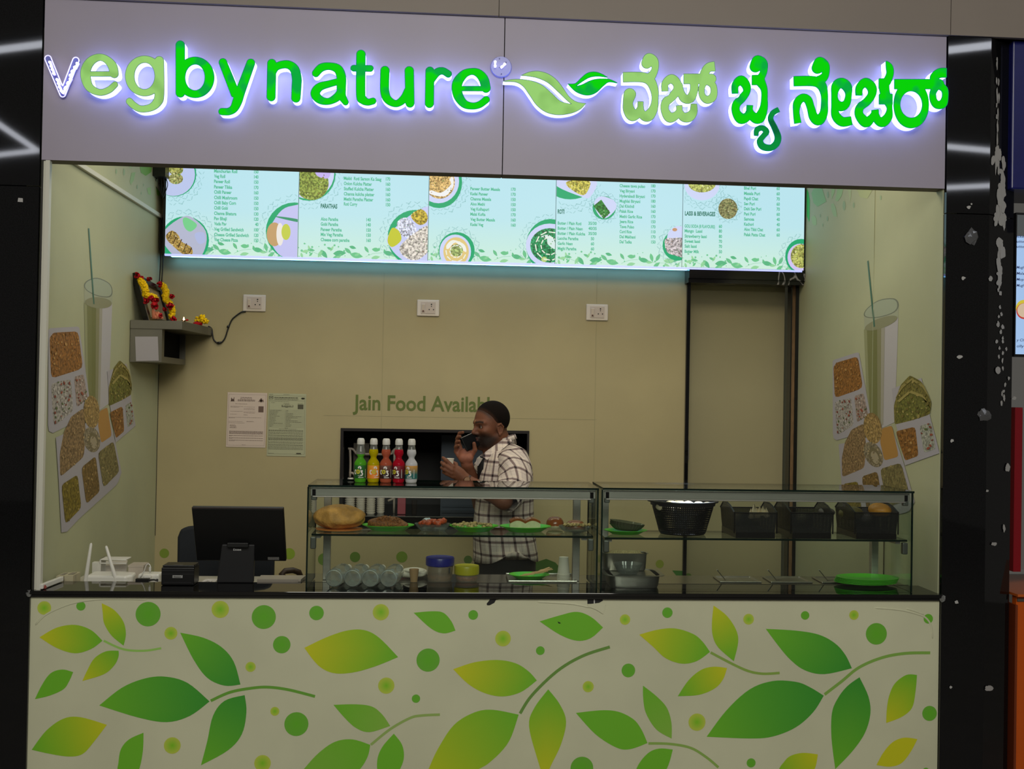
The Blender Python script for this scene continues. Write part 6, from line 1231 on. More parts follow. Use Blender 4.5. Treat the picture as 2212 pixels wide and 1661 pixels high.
# altar shelf
ys = 1.18; zA = pt(340, 692, y=ys)[2]; zA0 = pt(340, 711, y=ys)[2]; xa = px2x(393, 700, ys); xb = px2x(457, 715, DB-.02); 
sh = mat('shelf_steel', (104, 101, 90), .4, .6, noise=.08, nscale=6)
t = thing('altar_shelf', 'dull steel corner shelf with a boxed underside by the left wall', 'shelf', (.2, 1.5, zA))
MB().prism([(.003, ys, zA0), (xa, ys, zA0), (xb, DB-.10, zA0), (xb, DB-.003, zA0), (.003, DB-.003, zA0)], (0, 0, 1), zA-zA0).build('shelf_board', sh, t, bevel=.002)
xq = px2x(349, 750, ys); zq = pt(320, 782, y=ys)[2]; b = MB()
b.box((.004, ys+.004, zq), (xq, ys+.012, zA0)); b.box((.004, ys+.012, zq), (xq, DB-.06, zq+.008)); b.box((.004, DB-.07, zq+.008), (xq, DB-.06, zA0)); b.box((xq-.01, ys+.012, zq+.008), (xq, ys+.05, zA0)); b.box((xq-.008, ys+.05, zq+.008), (xq, DB-.07, zq+.03)); b.build('under_box', sh, t)
MB().box((.006, ys+.014, zq+.009), (xq-.03, DB-.072, zA0-.002)).build('box_darkness', mat('box_shade', (4, 4, 4), .9, spec=.1), t)  # black block stands in for the shade inside the open box
c = [pt(292, 727, y=ys+.003), pt(341, 727, y=ys+.003), pt(343, 779, y=ys+.003), pt(294, 780, y=ys+.003)]; MB().prism(c, (0, -1, 0), .001).build('white_paper', mat('grey_paper', (150, 146, 150), .7), t)
# framed picture
ZA = zA+.001; BL, BR, TL, TR_ = pt(322, 690, y=1.25), pt(374, 690, y=1.60), pt(292, 588, y=1.21), pt(352, 622, y=1.57)
BL[2] = BR[2] = ZA; fn = np.cross(BR-BL, TL-BL); fn /= np.linalg.norm(fn); fn = fn if fn[0] > 0 else -fn
t = thing('framed_picture', 'black framed picture draped in garlands leaning on the left wall', 'picture', tuple((BL+BR)/2)); ff = lambda u, v: (1-v)*((1-u)*BL+u*BR)+v*((1-u)*TL+u*TR_)
bk = mat('frame_black', (14, 11, 10), .25); b = MB(); k = .13
for (u0, u1, v0, v1) in ((0, k, 0, 1), (1-k, 1, 0, 1), (k, 1-k, 0, .1), (k, 1-k, .86, 1)): b.prism([ff(u0, v0), ff(u1, v0), ff(u1, v1), ff(u0, v1)], -fn, .028)
b.build('frame', bk, t, bevel=.002); b = MB(); b.prism([ff(k, .1)-fn*.012, ff(1-k, .1)-fn*.012, ff(1-k, .86)-fn*.012, ff(k, .86)-fn*.012], -fn, .012); b.build('picture_print', mat('picture_cream', (150, 130, 96), .4, noise=.35, nscale=14), t)
MB().tube([ff(0, .0)+fn*.002, ff(0, 1)+fn*.002], .002, 5).build('frame_glint', mat('frame_edge_bright', (120, 110, 96), .3), t)
yel = mat('marigold', (240, 198, 14), .8, noise=.4, nscale=160, spec=.2); redp = mat('rose_red', (178, 18, 30), .75, noise=.45, nscale=110, spec=.2)
YLW = _tmp = None
def flower(b, c, r, seed, n=15, mi=0):
    R = np.random.RandomState(seed)
    for k in range(n): v = R.randn(3); v /= np.linalg.norm(v); lump(b, np.array(c)+v*r*.62, (r*.42,)*3, seed*17+k, .4, 1, mi, freq=6)
def garland(label, pts):
    t = None; b = MB(); k = 0; Q = spline([pt(*p[:2], y=p[2]) for p in pts], 5); base = Q[-1]
    t = thing('garland', label, 'garland', tuple(base))
    for i, q in enumerate(Q): m = MB(); flower(m, q, .019, i+len(pts)*50); m.build('marigold_flower', yel, t, smooth=4)
garland('left yellow marigold garland on the framed picture', [(304, 606, 1.19), (313, 622, 1.19), (316, 637, 1.20), (326, 641, 1.22), (334, 643, 1.24)])
garland('right yellow marigold garland hanging down the picture edge', [(353, 617, 1.50), (358, 630, 1.50), (357, 645, 1.49), (366, 655, 1.48), (372, 668, 1.46), (370, 684, 1.45)])
def rose(label, px, py, y, r, seed, m=redp, ringy=False):
    c = pt(px, py, y=y); b = MB(); 
    flower(b, c, r*1.0, seed, 10)
    for k in range(4): b.lathe([(r*(.15+.15*k), r*.2), (r*(.2+.15*k), r*(.9-.1*k))], c, 11, axis=(.5, -.8, .2), wob=.10, nw=2+k, cap0=False, cap1=False)
    tag(b.build('rose', m, origin=c, smooth=4), label, 'flower', 'red roses of the altar')
for k, (px, py, y, r, w) in enumerate(((296, 595, 1.18, .018, 'at the top left corner of the picture'), (306, 601, 1.19, .014, 'just below the corner rose'), (323, 603, 1.3, .015, 'standing on the top edge of the frame'), (345, 614, 1.48, .018, 'at the top right corner of the frame'), (371, 640, 1.46, .015, 'sticking out of the right garland, upper'), (367, 661, 1.42, .021, 'open and bright on the right garland'), (315, 650, 1.20, .018, 'low at the left frame edge'), (327, 645, 1.19, .019, 'upper left of the middle cluster'), (337, 649, 1.19, .019, 'upper right of the middle cluster'), (334, 661, 1.18, .022, 'largest, low in the middle cluster'), (346, 681, 1.2, .014, 'beside the peach cloth'), (356, 668, 1.42, .013, 'dark, inside the right garland'), (375, 689, 1.40, .017, 'on the shelf under the right garland'), (404, 692, 1.3, .008, 'tiny, beside the lamp flame'))):
    rose('red rose '+w, px, py, y, r, k+300)
b = MB()
for k, (a, c) in enumerate((((330, 664), (332, 690)), ((336, 674), (343, 691)), ((340, 674), (350, 691)), ((332, 680), (338, 691)))): p, q = pt(*a, y=1.215), pt(*c, y=1.215); q[2] = max(q[2], ZA+.009); b.tube([p, (p+q)/2+[.003, 0, 0], q], [.006, .01, .009], 8)
tag(b.build('peach_cloth', mat('peach_cloth', (196, 116, 84), .7), origin=(0.12, 1.215, ZA), smooth=4), 'peach coloured cloth folds at the foot of the framed picture', 'cloth')
p = pt(436, 691, y=1.52); t = thing('flower_ball', 'round bunch of yellow marigolds at the right end of the shelf', 'flowers', (p[0], 1.52, ZA)); m = MB()
for k in range(12): v = rs.randn(3); v /= np.linalg.norm(v); m = MB(); flower(m, p+v*np.array([.026, .02, .016]), .018, k+900, 7); m.build('marigold_flower', yel, t, smooth=4)
m = MB(); lump(m, p+np.array([-.02, -.012, -.022]), (.026, .012, .012), 8, .4, 2, freq=5); m.build('red_petals', redp, t, smooth=4)
p = pt(397, 693, y=1.25); p[2] = ZA; t = thing('oil_lamp', 'tiny oil lamp with a bright flame on the shelf front', 'lamp', tuple(p)); MB().lathe([(.006, 0), (.012, .004), (.013, .006), (.005, .004)], p, 16).build('lamp_dish', mat('brass', (150, 110, 50), .35, .9), t, smooth=.6)
b = MB(); b.lathe([(.0006, .005), (.0045, .010), (.004, .014), (.0005, .024)], p, 10); b.build('flame', mat('flame', (255, 210, 160), .5, emit=(255, 196, 140), es=14), t, smooth=4)
q = [pt(*a, y=DB-.01) for a in ((452, 706), (457, 710), (459, 722), (462, 734), (470, 741), (478, 740), (486, 730), (492, 712), (500, 692), (510, 682), (522, 674), (531, 673))]
q[0] = pt(450, 705, y=DB-.03); b = MB(); b.tube(spline(q, 4), .0042, 6); b.tube([q[4]+[0, -.003, 0], q[5]+[0, -.003, 0]], .007, 6); b.tube([q[7]+[0, -.003, .01], q[7]+[.004, -.003, .022]], .007, 6)
tag(b.build('socket_cable', mat('cable_black', (16, 14, 12), .5), origin=q[5], smooth=4), 'black cable looping from the altar shelf to the wall socket', 'cable')
b = MB(); 
for dx in (0, 5): b.tube(spline([pt(x+dx, y, y=YM+.04) for x, y in ((346, 470), (345, 520), (347, 560), (344, 612))], 4), .0035, 6)
tag(b.build('menu_cable', mat('cable_black', (16, 14, 12)), origin=pt(346, 540, y=YM+.04), smooth=4), 'pair of black cables dropping from the menu board beside the left corner', 'cable')
a, c = pt(331, 348, y=YM-.05), pt(361, 384, y=YM-.05); b = MB(); b.box((a[0], YM-.09, c[2]), (c[0], YM-.012, a[2]+.1)); 
for k in range(5): q = pt(338+k*5, 384, y=YM-.03); b.tube(spline([q, q+[.004*(k-2), .01, -.04], q+[.01*(2-k), .02, -.07-.01*k], q+[0.005, .04, -.03]], 4), .0022, 5)
tag(b.build('power_adapter_box', mat('printer_black', (14, 14, 15)), origin=a), 'black power box with loose wires at the top left of the menu board', 'power box')
# things inside the hatch
zh = zs+.001; pg = mat('grey_plastic_pipe', (150, 140, 128), .45); y = DB+.12
t = thing('pipe_rack', 'grey plastic pipe rack inside the dark hatch', 'rack', (px2x(800, 1090, y), y, zh))
def pp(*L, r=.007): MB().tube(spline([pt(a, b_, y=y) for a, b_ in L], 3), r, 8).build('rack_pipe', pg, t, smooth=4)
pp((756, 969), (757, 1000), (756, 1030)); pp((752, 969), (762, 970), (768, 977), (776, 980), (840, 981), (848, 975), (855, 969), (868, 967)); pp((852, 972), (852, 1040), (851, 1108)); pp((754, 1021), (764, 1023), (770, 1034)); pp((838, 1082), (852, 1076), (858, 1070))
c = pt(757, 1037, y=y); MB().lathe([(.018, -.016), (.02, 0), (.015, .014)], c, 20).build('rack_foot', white, t, smooth=.6); pp((757, 1040), (757, 1108), r=.006)
a, c = pt(764, 957, y=y+.05), pt(797, 982, y=y+.05); tag(MB().box((a[0], y+.05, c[2]), (c[0], y+.09, a[2]), bevel=0).build('dim_carton', mat('dim_carton', (52, 46, 38), .7), origin=a) if 0 else MB().box((a[0], y+.05, zh), (c[0], y+.11, a[2])).build('dim_carton', mat('dim_carton', (58, 52, 42), .7), origin=(a[0], y+.05, zh)), 'dim brown carton behind the pipe rack', 'carton')
yy = DB+.05
for k, (a, c) in enumerate(((745, 767), (769, 789), (791, 811), (812, 823))):
    xl, xr = px2x(a, 1090, yy), px2x(c, 1090, yy); xr = xr if k < 3 else xl+.047; r = (xr-xl)/2; yk = yy+(.05 if k == 3 else 0); cx = (xl+xr)/2; n = 11
    proto = None
    for j in range(n):
        lb = ['leftmost', 'second from left', 'third from left', 'rearmost'][k]
        if proto is None:
            proto = MB().lathe([(r*.8, 0), (r*.98, .010), (r, .0105), (r, .0125), (r*.97, .0125), (r*.78, .002)], (cx, yk, zh), 22).build('paper_bowl', paper, origin=(cx, yk, zh)); o = proto
        else: o = proto.copy(); COL.objects.link(o); o.location = (cx, yk, zh+j*.0118)
        tag(o, ['lowest', 'second', 'third', 'fourth', 'fifth', 'sixth', 'seventh', 'eighth', 'ninth', 'tenth', 'topmost'][j]+' paper bowl up in the '+lb+' stack on the hatch sill', 'bowl', 'paper bowls, '+lb+' stack')
a, c = pt(859, 1062, y=yy), pt(876, 1098, y=yy); tag(MB().box((a[0], yy, zh), (c[0], yy+.04, a[2]+.02)).build('pink_packet', mat('pink_packet', (140, 60, 72), .5), origin=(a[0], yy, zh), bevel=.003), 'pink packet standing right of the paper bowls in the hatch', 'packet')
a, c = pt(888, 1060, y=yy), pt(902, 1098, y=yy); tag(MB().lathe([(.014, 0), (.017, .08), (.016, .08), (.013, .003)], ((a[0]+c[0])/2, yy+.02, zh), 18).build('clear_tumbler', glass('tumbler', (120, 118, 116), .8, 1.4, .1, add=((70, 64, 62), .3)), origin=(a[0], yy, zh), smooth=.6), 'dim clear tumbler right of the pink packet', 'tumbler')
# ================================================================ RIGHT PILLAR WEAR, NEXT STALL
b = MB(); R_ = np.random.RandomState(11)
def scuff(px, py, w, h, sd):
    Rr = np.random.RandomState(sd); n = 23; ang = np.linspace(0, 2*math.pi, n+1)[:-1]; P = []; rr_ = .45+.8*Rr.rand(n); rr_ = (rr_+np.roll(rr_, 1)+np.roll(rr_, -1))/3*1.1
    for a in ang: P.append((px+w*math.cos(a)*rr_[len(P)], py+h*math.sin(a)*rr_[len(P)]))
    Q = []
    for x, yv in P:
        q = pt(x, yv, y=-.0128)
        if q[0] > r1:
            d_ = q-CP; n_ = np.array([.087, -(r2-r1), 0]); t_ = ((np.array([r1, -.013, 0])-CP)@n_)/(d_@n_); q = CP+d_*t_
        Q.append(q)
    b.add([tuple(q-np.array([0, .00004*(len(b.f)), 0])) for q in Q], [tuple(range(n))[::-1]])
def col_x(py): return np.interp(py, [80, 300, 340, 400, 470, 560, 640, 760, 880], [2152, 2153, 2158, 2163, 2158, 2160, 2156, 2162, 2162])
for k in range(70):
    py = 330+R_.rand()**1.2*560; big = py < 620; scuff(col_x(py)+R_.randn()*(5 if big else 6), py, R_.uniform(2, 8 if big else 3), R_.uniform(4, 26 if big else 6), k)
for k in range(14): scuff(2154+R_.randn()*2, 120+R_.rand()*200, 1.6, R_.uniform(4, 16), k+90)
for px, py, w, h in ((2092, 448, 5, 3.5), (2080, 601, 5, 3.5), (2139, 602, 4, 6), (2072, 771, 6, 4), (2056, 952, 3.5, 3.5), (2065, 1300, 5, 3.5), (2135, 1486, 9, 6), (2053, 1484, 3, 3), (2132, 1060, 2.5, 3), (2146, 1175, 6, 4), (2155, 800, 6, 9), (2176, 1010, 5, 9), (2168, 1140, 3, 10), (2190, 860, 4, 4), (2098, 441, 2, 2)): scuff(px, py, w, h, int(px+py))
o = b.build('paint_scuff', mat('scuff_grey', (168, 166, 165), .7), pr); o['kind'] = 'stuff'
b = MB()
for px, py, w, h in ((44, 432, 5, 4),): 
    q = pt(px, py, y=-.0125); b.add([(q[0]-.01, -.0128, q[2]-.007), (q[0]+.01, -.0128, q[2]-.008), (q[0]+.009, -.0128, q[2]+.007), (q[0]-.008, -.0128, q[2]+.008)], [(0, 1, 2, 3)])
b.build('paint_scuff', MATS['scuff_grey'], bpy.data.objects['trim_1'])
crm = glass('crumpled_film', (120, 120, 122), 1.0, 2.2, .12, add=((130, 130, 134), .3))
for px, py, rx, rz, lb in ((2097, 512, .03, .036, 'crumpled clear tape patch high on the right granite pillar'), (2125, 896, .03, .026, 'crumpled clear tape patch at mid height on the right granite pillar')):
    q = pt(px, py, y=-.012); V, F = crumple((q[0], -.016, q[2]), (rx, .006, rz), None, int(py)); tag(MB().add(V, F).build('tape_patch', crm, origin=(q[0], -.014, q[2])), lb, 'tape')
# next stall, glimpsed past the pillar
YN = .12
a, c = pt(2188, 68, y=YN-.1), pt(2188, 408, y=YN-.1); xs_ = a[0]+.002
tag(MB().box((xs_, YN-.1, c[2]), (xs_+1.2, YN+.2, a[2])).build('neighbour_sign', mat('deep_blue_sign', (14, 18, 92), .35, noise=.1, nscale=20), origin=(xs_, YN, c[2]), bevel=.006), 'deep blue sign box of the next stall at the right edge', 'sign')
z0, z1 = pt(2200, 765, y=YN)[2], pt(2200, 510, y=YN)[2]; xs2 = pt(2193, 640, y=YN)[0]
t = thing('neighbour_menu', 'lit pale blue menu screen of the next stall at the right edge', 'menu board', (xs2, YN, z0))
MB().box((xs2, YN, z0-.01), (xs2+1.2, YN+.05, z1+.10)).build('screen_body', black, t)
MB().box((xs2+.004, YN-.002, z0), (xs2+1.19, YN, z1)).build('screen_face', mat('neighbour_screen', (0, 0, 0), .3, emit=(164, 196, 236), es=.95), t)
MB().box((xs2+.004, YN-.0021, z1), (xs2+1.19, YN-.0001, z1+.09)).build('screen_header', mat('neighbour_header', (110, 116, 122), .4), t)
tm = MB(); 
for s, py in (('icken', 513), ('utton', 524), ('utton', 535), ('Mugh', 580), ('Malab', 593), ('Mopla', 606), ('Mugh', 619), ('y Che', 737), ('olly Po', 750)):
    a = pt(2196, py, y=YN-.003); text_on(tm, s, a, a+[.0085*len(s), 0, 0], .011, up=(.15, 0, .99), bold=.01)
tm.build('screen_lettering', mat('screen_ink', (0, 0, 0), .4, emit=(34, 44, 84), es=1), t)['kind'] = 'stuff'
c = pt(2212, 672, y=YN-.003)
for rr, col, dz in ((.036, (214, 196, 60), .012), (.034, (196, 60, 50), 0), (.030, (214, 190, 160), .003)): MB().lathe([(rr, 0), (rr, .0004)], (c[0], YN-.003-.0006*(1 if rr < .035 else 0)-.0006*(rr < .031), c[2]+dz), 26, axis=(0, -1, 0)).build('printed_bowl', mat('nb_%d' % col[1], (0, 0, 0), .4, emit=col, es=.9), t)
a, c = pt(2193, 880, y=YN+.1), pt(2205, 1235, y=YN+.1); tag(MB().box((a[0], YN+.1, c[2]), (c[0], YN+.16, a[2])).build('red_post', mat('red_post', (130, 14, 26), .35), origin=(a[0], YN+.1, c[2])), 'narrow dark red upright in the next stall', 'post')
a, c = pt(2207, 880, y=YN+.12), pt(2240, 1230, y=YN+.12); tag(MB().box((a[0], YN+.12, c[2]), (c[0]+.4, YN+.2, a[2])).build('grey_cabinet', mat('grey_cabinet', (120, 118, 118), .5), origin=(a[0], YN+.12, c[2])), 'grey cabinet side beside the red upright in the next stall', 'cabinet')
org = mat('orange_laminate', (196, 84, 14), .4, noise=.05, nscale=5); a, c = pt(2190, 1232, y=YN), pt(2190, 1284, y=YN-.08)
t = thing('orange_counter', 'orange counter of the next stall at the lower right edge', 'counter', (a[0]+.4, YN, 0)); x = pt(2190, 1290, y=YN-.05)[0]
MB().box((x, YN-.08, c[2]-.01), (x+1, YN+.4, c[2])).build('counter_top', mat('orange_top', (190, 92, 34), .25), t); MB().box((x+.01, YN-.05, 0), (x+1, YN-.02, c[2]-.01)).build('counter_front', org, t); zz_ = pt(2200, 1296, y=YN-.055)[2]
MB().box((x+.012, YN-.056, zz_-.006), (x+1, YN-.05, zz_+.006)).build('steel_strip', steel2, t); MB().box((x+.002, YN-.06, 0), (x+.012, YN+.3, zz_-.02)).build('corner_strip', mat('dark_orange', (110, 44, 10), .5), t)
# ================================================================ PERSON
man = thing('person', 'man in a plaid shirt with a phone and a paper cup behind the cases', 'person', (pt(1085, 1100, y=1.02)[0], 1.02, 0))
def J(px, py, y): return pt(px, py, y=y)
HC = J(1061, 926, 1.0); ay = math.radians(27)
fw = np.array([-math.cos(ay), -math.sin(ay), 0]); lf = np.cross([0, 0, 1], fw); up = np.array([0, 0, 1.])
tl = math.radians(-4); fw, up = fw*math.cos(tl)+up*math.sin(tl), up*math.cos(tl)-fw*math.sin(tl)
HR = np.stack([fw, lf, up], 1); hs_ = .90
def H(x, y, z): return HC+HR @ (np.array([x, y, z])*hs_)
S_ = SDF((HC[0]-.36, .60, 1.02), (HC[0]+.30, 1.36, 1.72), .0035)
def he(c, r, k=.012, op='add'): S_.ell(H(*c), np.array(r)*hs_, k, HR, op)
def hc_(a, b, ra, rb=None, k=.008, op='add'): S_.cap(H(*a), H(*b), ra*hs_, (rb or ra)*hs_, k, op)
he((-.012, 0, .058), (.100, .077, .094), .01); he((.030, 0, .0), (.066, .062, .082), .03); he((.036, 0, -.058), (.050, .050, .040), .03)
hc_((.075, 0, -.092), (.072, 0, -.086), .020, k=.025); hc_((-.01, .048, -.045), (.05, .03, -.08), .020, .016, .02); hc_((-.01, -.048, -.045), (.05, -.03, -.08), .020, .016, .02)
hc_((.088, 0, .024), (.111, 0, -.014), .0085, .0125, .010)
for s in (-1, 1):
    hc_((.100, s*.011, -.021), (.094, s*.014, -.021), .0085, k=.006); hc_((.091, s*.012, .040), (.070, s*.048, .038), .011, .010, .012); he((.060, s*.046, -.008), (.026, .020, .018), .02)
    he((.088, s*.032, .016), (.013, .017, .010), .010, 'sub'); hc_((.077, s*.022, .018), (.073, s*.043, .016), .0105, .009, .006)
    he((-.012, s*.075, -.001), (.018, .008, .030), .006); he((-.006, s*.087, .002), (.0115, .0075, .021), .003, 'sub'); hc_((.002, s*.083, .020), (-.012, s*.087, .030), .0042, k=.003); hc_((-.012, s*.087, .030), (-.027, s*.087, .012), .0045, k=.003); hc_((-.027, s*.087, .012), (-.018, s*.084, -.022), .0045, k=.003); he((-.008, s*.080, -.028), (.009, .006, .010), .004)
hc_((.092, -.018, -.045), (.092, .018, -.045), .0065, k=.006); hc_((.100, -.008, -.044), (.100, .008, -.044), .007, k=.006); hc_((.096, -.013, -.057), (.096, .013, -.057), .0085, k=.006)
hc_((.103, -.02, -.0505), (.103, .02, -.0505), .0022, k=.003, op='sub')
C7 = J(1086, 978, 1.03); S_.cap(H(-.035, 0, -.05), C7, .058, .064, .02); S_.cap(H(.0, 0, -.07), J(1064, 1005, .99), .040, .05, .03)
SL, SR = J(1112, 1004, .87), J(1056, 1008, 1.18)
CH = J(1088, 1060, 1.03); S_.ell(CH, (.10, .15, .14), .04); S_.cap(C7, SL, .055, .04, .04); S_.cap(C7, SR, .055, .042, .04)
EL, WL = J(1088, 1082, .70), J(1008, 1037, .73); ER, WR_ = J(1040, 1090, 1.10), J(1009, 1004, .955)
S_.cap(SL, EL, .036, .036, .02); S_.cap(EL, EL+(WL-EL)*.45, .040, .036, .02); S_.cap(EL+(WL-EL)*.4, WL, .037, .0255, .012)
S_.cap(SR, ER, .038, .036, .02); S_.cap(ER, ER+(WR_-ER)*.45, .041, .037, .02); S_.cap(ER+(WR_-ER)*.4, WR_, .038, .026, .012)
def chain(P, R, k=.004):
    for a, b, ra, rb in zip(P[:-1], P[1:], R[:-1], R[1:]): S_.cap(a, b, ra, rb, k)
# near hand: back of the hand to us, fingers closed round the cup
CUP = J(970, 1003, .745)
S_.ell((WL+J(983, 1018, .725))/2+[-.012, 0, .006], (.044, .020, .032), .012, rotm('Y', 35).to_3x3()); S_.cap(WL, J(985, 1018, .73), .025, .028, .01)
for K1, K2, T in (((978, 1008, .712), (963, 994, .712), (957, 989, .735)), ((976, 1015, .706), (959, 1004, .704), (954, 999, .728)), ((976, 1022, .708), (960, 1014, .706), (954, 1010, .728)), ((978, 1029, .715), (965, 1023, .712), (958, 1020, .73))):
    chain([J((K1[0]+1003)/2, (K1[1]+1030)/2, .722), J(*K1), J(*K2), J(*T)], [.0115, .0105, .0095, .0078])
chain([J(990, 1020, .745), J(984, 1003, .770), J(973, 996, .778)], [.012, .011, .009])
# far hand: palm to us, fingers folded round the phone edge
PA = J(1006, 984, .945); S_.ell(PA, (.041, .019, .036), .012); S_.cap(WR_, J(1006, 990, .95), .027, .028, .012); S_.ell(J(999, 990, .93), (.018, .014, .022), .01); S_.ell(J(1014, 990, .93), (.018, .014, .020), .01)
for B_, M_1, M_2, T in (((996, 972, .955), (988, 948, .965), (993, 936, .945), (1000, 934, .925)), ((994, 975, .955), (987, 957, .962), (989, 945, .94), (994, 943, .922)), ((992, 980, .95), (985, 966, .958), (987, 955, .935), (992, 953, .918)), ((991, 985, .945), (985, 975, .95), (986, 965, .932), (991, 962, .915))):
    chain([J(*B_), J(*M_1), J(*M_2), J(*T)], [.011, .0100, .0090, .0075])
chain([J(1018, 984, .94), J(1026, 972, .930), J(1024, 958, .925)], [.013, .011, .009])
SK = np.array([110, 68, 48.]); 
def skincol(V):
    L_ = ((V-HC) @ HR)/hs_; x, y, z = L_.T; C = np.tile(SK, (len(V), 1)); head = (np.abs(L_) < .17).all(1)
    def mixin(w, c): C[:] = C*(1-w[:, None])+np.array(c, float)*w[:, None]
    sgm = lambda t: 1/(1+np.exp(-np.clip(t, -30, 30)))
    mixin(head*sgm((-.030-z)/.006)*sgm((.035+.0-(x-.1)*-1.0+.03)/.012)*0, SK)
    beard = head*sgm((-.022-z-(.07-np.clip(x, -.02, .07))*.35)/.006)*sgm((x+.022)/.008)*sgm((z+.103)/.006)*sgm((x-.0-(-.06-z)*.7)/.012); th = np.minimum(np.linalg.norm(V-J(1026, 970, .930), axis=1), np.linalg.norm(V-J(1024, 958, .925), axis=1)) < .023; mixin(beard*.92*~th, (25, 17, 14))
    mous = head*np.exp(-((z+.035)/.006)**2)*(x > .07)*np.exp(-(y/.026)**2); mixin(np.clip(mous, 0, 1)*.8, (30, 20, 18))
    lips = head*np.exp(-((z+.051)/.0095)**2)*(x > .088)*np.exp(-(y/.019)**4); mixin(np.clip(lips, 0, 1)*.9, (120, 66, 60))
    brow = head*np.exp(-((z-.041-.16*np.minimum(np.abs(y)-.012, .024)+.22*np.maximum(0, np.abs(y)-.036))/.0052)**2)*(np.abs(y) > .009)*(np.abs(y) < .055)*(x > .055); mixin(brow*.9, (22, 15, 13))
    sock = head*np.exp(-((z-.016)/.010)**2-((np.abs(y)-.033)/.016)**2)*(x > .06); mixin(np.clip(sock, 0, 1)*.6, (46, 27, 21))
    mixin(head*np.exp(-((z-.05)/.006)**2-(y/.004)**2)*(x > .08)*.8, (190, 160, 90))
    qh = np.sqrt(((x-.12)/.135)**2+(y/.15)**2+((z+.01)/.127)**2); mixin(head*sgm((qh-.93)/.03)*sgm((z+.01)/.012)*sgm((.0695-np.abs(y))/.003)*.8, (34, 24, 19))
    dp = np.linalg.norm((V-PA)/np.array([.05, .03, .045]), axis=1); mixin(sgm((1.25-dp)/.12)*sgm((PA[1]+.012-V[:, 1])/.004)*.42, (190, 118, 98))
    return np.clip(C, 0, 255)
skin = mat('skin', (255, 255, 255), .55, attr=True, spec=.28, bump=.12, bscale=220)
body = sdf_obj(S_, 'body', skin, man, colfn=skincol)
# hair, close cropped
Hr = SDF(HC-[.14]*3, HC+[.14, .14, .17], .003); Hr.ell(H(-.012, 0, .058), np.array([.1012, .0782, .0957])*hs_, .004, HR)
Hr.ell(H(.120, 0, -.010), np.array([.135, .15, .127])*hs_, .003, HR, 'sub'); Hr.ell(H(-.01, 0, -.175), np.array([.16, .16, .150])*hs_, .004, HR, 'sub'); Hr.ell(H(.030, 0, -.035), np.array([.052, .12, .060])*hs_, .004, HR, 'sub')
def haircol(V):
    x, y, z = ((V-HC) @ HR/hs_).T; qh = np.sqrt(((x-.12)/.135)**2+(y/.15)**2+((z+.01)/.127)**2); q2 = np.sqrt(((x+.01)/.16)**2+(y/.16)**2+((z+.175)/.15)**2)
    t = np.clip(np.minimum((qh-1.0)/.16, (q2-1.0)/.22), 0, 1)[:, None]; return np.array([66, 43, 32.])*(1-t)+np.array([21, 15, 13.])*t
sdf_obj(Hr, 'hair', mat('cropped_hair', (24, 17, 14), .9, attr=True, noise=.3, nscale=300, bump=.25, bscale=500, spec=.1), man, colfn=haircol)
for s in (-1, 1):
    b = MB(); e = H(.0735, s*.032, .0165); b.lathe([(.0005, -.0115)]+[(.0115*math.sin(t), -.0115*math.cos(t)) for t in np.linspace(.3, math.pi-.3, 8)]+[(.0005, .0115)], e, 16); ey = b.build('eye', mat('eye_white', (176, 164, 152), .25), man, smooth=4)
    g = np.array([-.93, -.36, -.02]); q = e+g*.0104; MB().lathe([(.0056, 0), (.0045, .0012), (.0005, .0017)], q, 14, axis=g).build('iris', mat('iris_dark', (16, 9, 7), .12), ey, smooth=4)
    m = MB(); m.tube([H(.083, s*.020, .0225), H(.0865, s*.030, .0265), H(.082, s*.044, .0205)], [.002, .0032, .002], 6); m.build('eyelid', skin if 0 else mat('eyelid_skin', (70, 40, 29), .5), man, smooth=4)
# plaid cloth
pl = mat('plaid_shirt', (206, 192, 180), .8); N, L = pl.node_tree.nodes, pl.node_tree.links; B = N['Principled BSDF']; uvn = N.new('ShaderNodeUVMap'); sp = N.new('ShaderNodeSeparateXYZ'); L.new(uvn.outputs[0], sp.inputs[0])
def mth(op, a, b=None):
    n = N.new('ShaderNodeMath'); n.operation = op
    for i, v in enumerate((a, b)):
        if v is None: continue
        if isinstance(v, (int, float)): n.inputs[i].default_value = v
        else: L.new(v, n.inputs[i])
    return n.outputs[0]
def band(src, per, off, w): return mth('LESS_THAN', mth('ABSOLUTE', mth('SUBTRACT', mth('FRACT', mth('ADD', mth('DIVIDE', src, per), off)), .5)), w/2)
def mixn(fac, a, c):
    x = N.new('ShaderNodeMix'); x.data_type = 'RGBA'; L.new(fac, x.inputs['Factor'])
    if isinstance(a, tuple): x.inputs['A'].default_value = lin(a)+(1,)
    else: L.new(a, x.inputs['A'])
    x.inputs['B'].default_value = lin(c)+(1,); return x.outputs['Result']
U, Vv = sp.outputs[0], sp.outputs[1]; base = (200, 188, 180)
d1, d2 = band(U, .060, .0, .20), band(Vv, .064, .3, .18); p1, p2 = band(U, .060, .28, .09), band(Vv, .064, .56, .08); t1, t2 = band(U, .060, .5, .05), band(Vv, .064, .0, .04)
c = mixn(mth('MULTIPLY', mth('MAXIMUM', t1, t2), .35), base, (120, 96, 92)); c = mixn(mth('MULTIPLY', mth('MAXIMUM', p1, p2), .65), c, (220, 206, 188))
c = mixn(mth('MULTIPLY', mth('MAXIMUM', d1, d2), .82), c, (92, 68, 70)); c = mixn(mth('MULTIPLY', d1, d2), c, (34, 22, 28)); L.new(c, B.inputs['Base Color'])
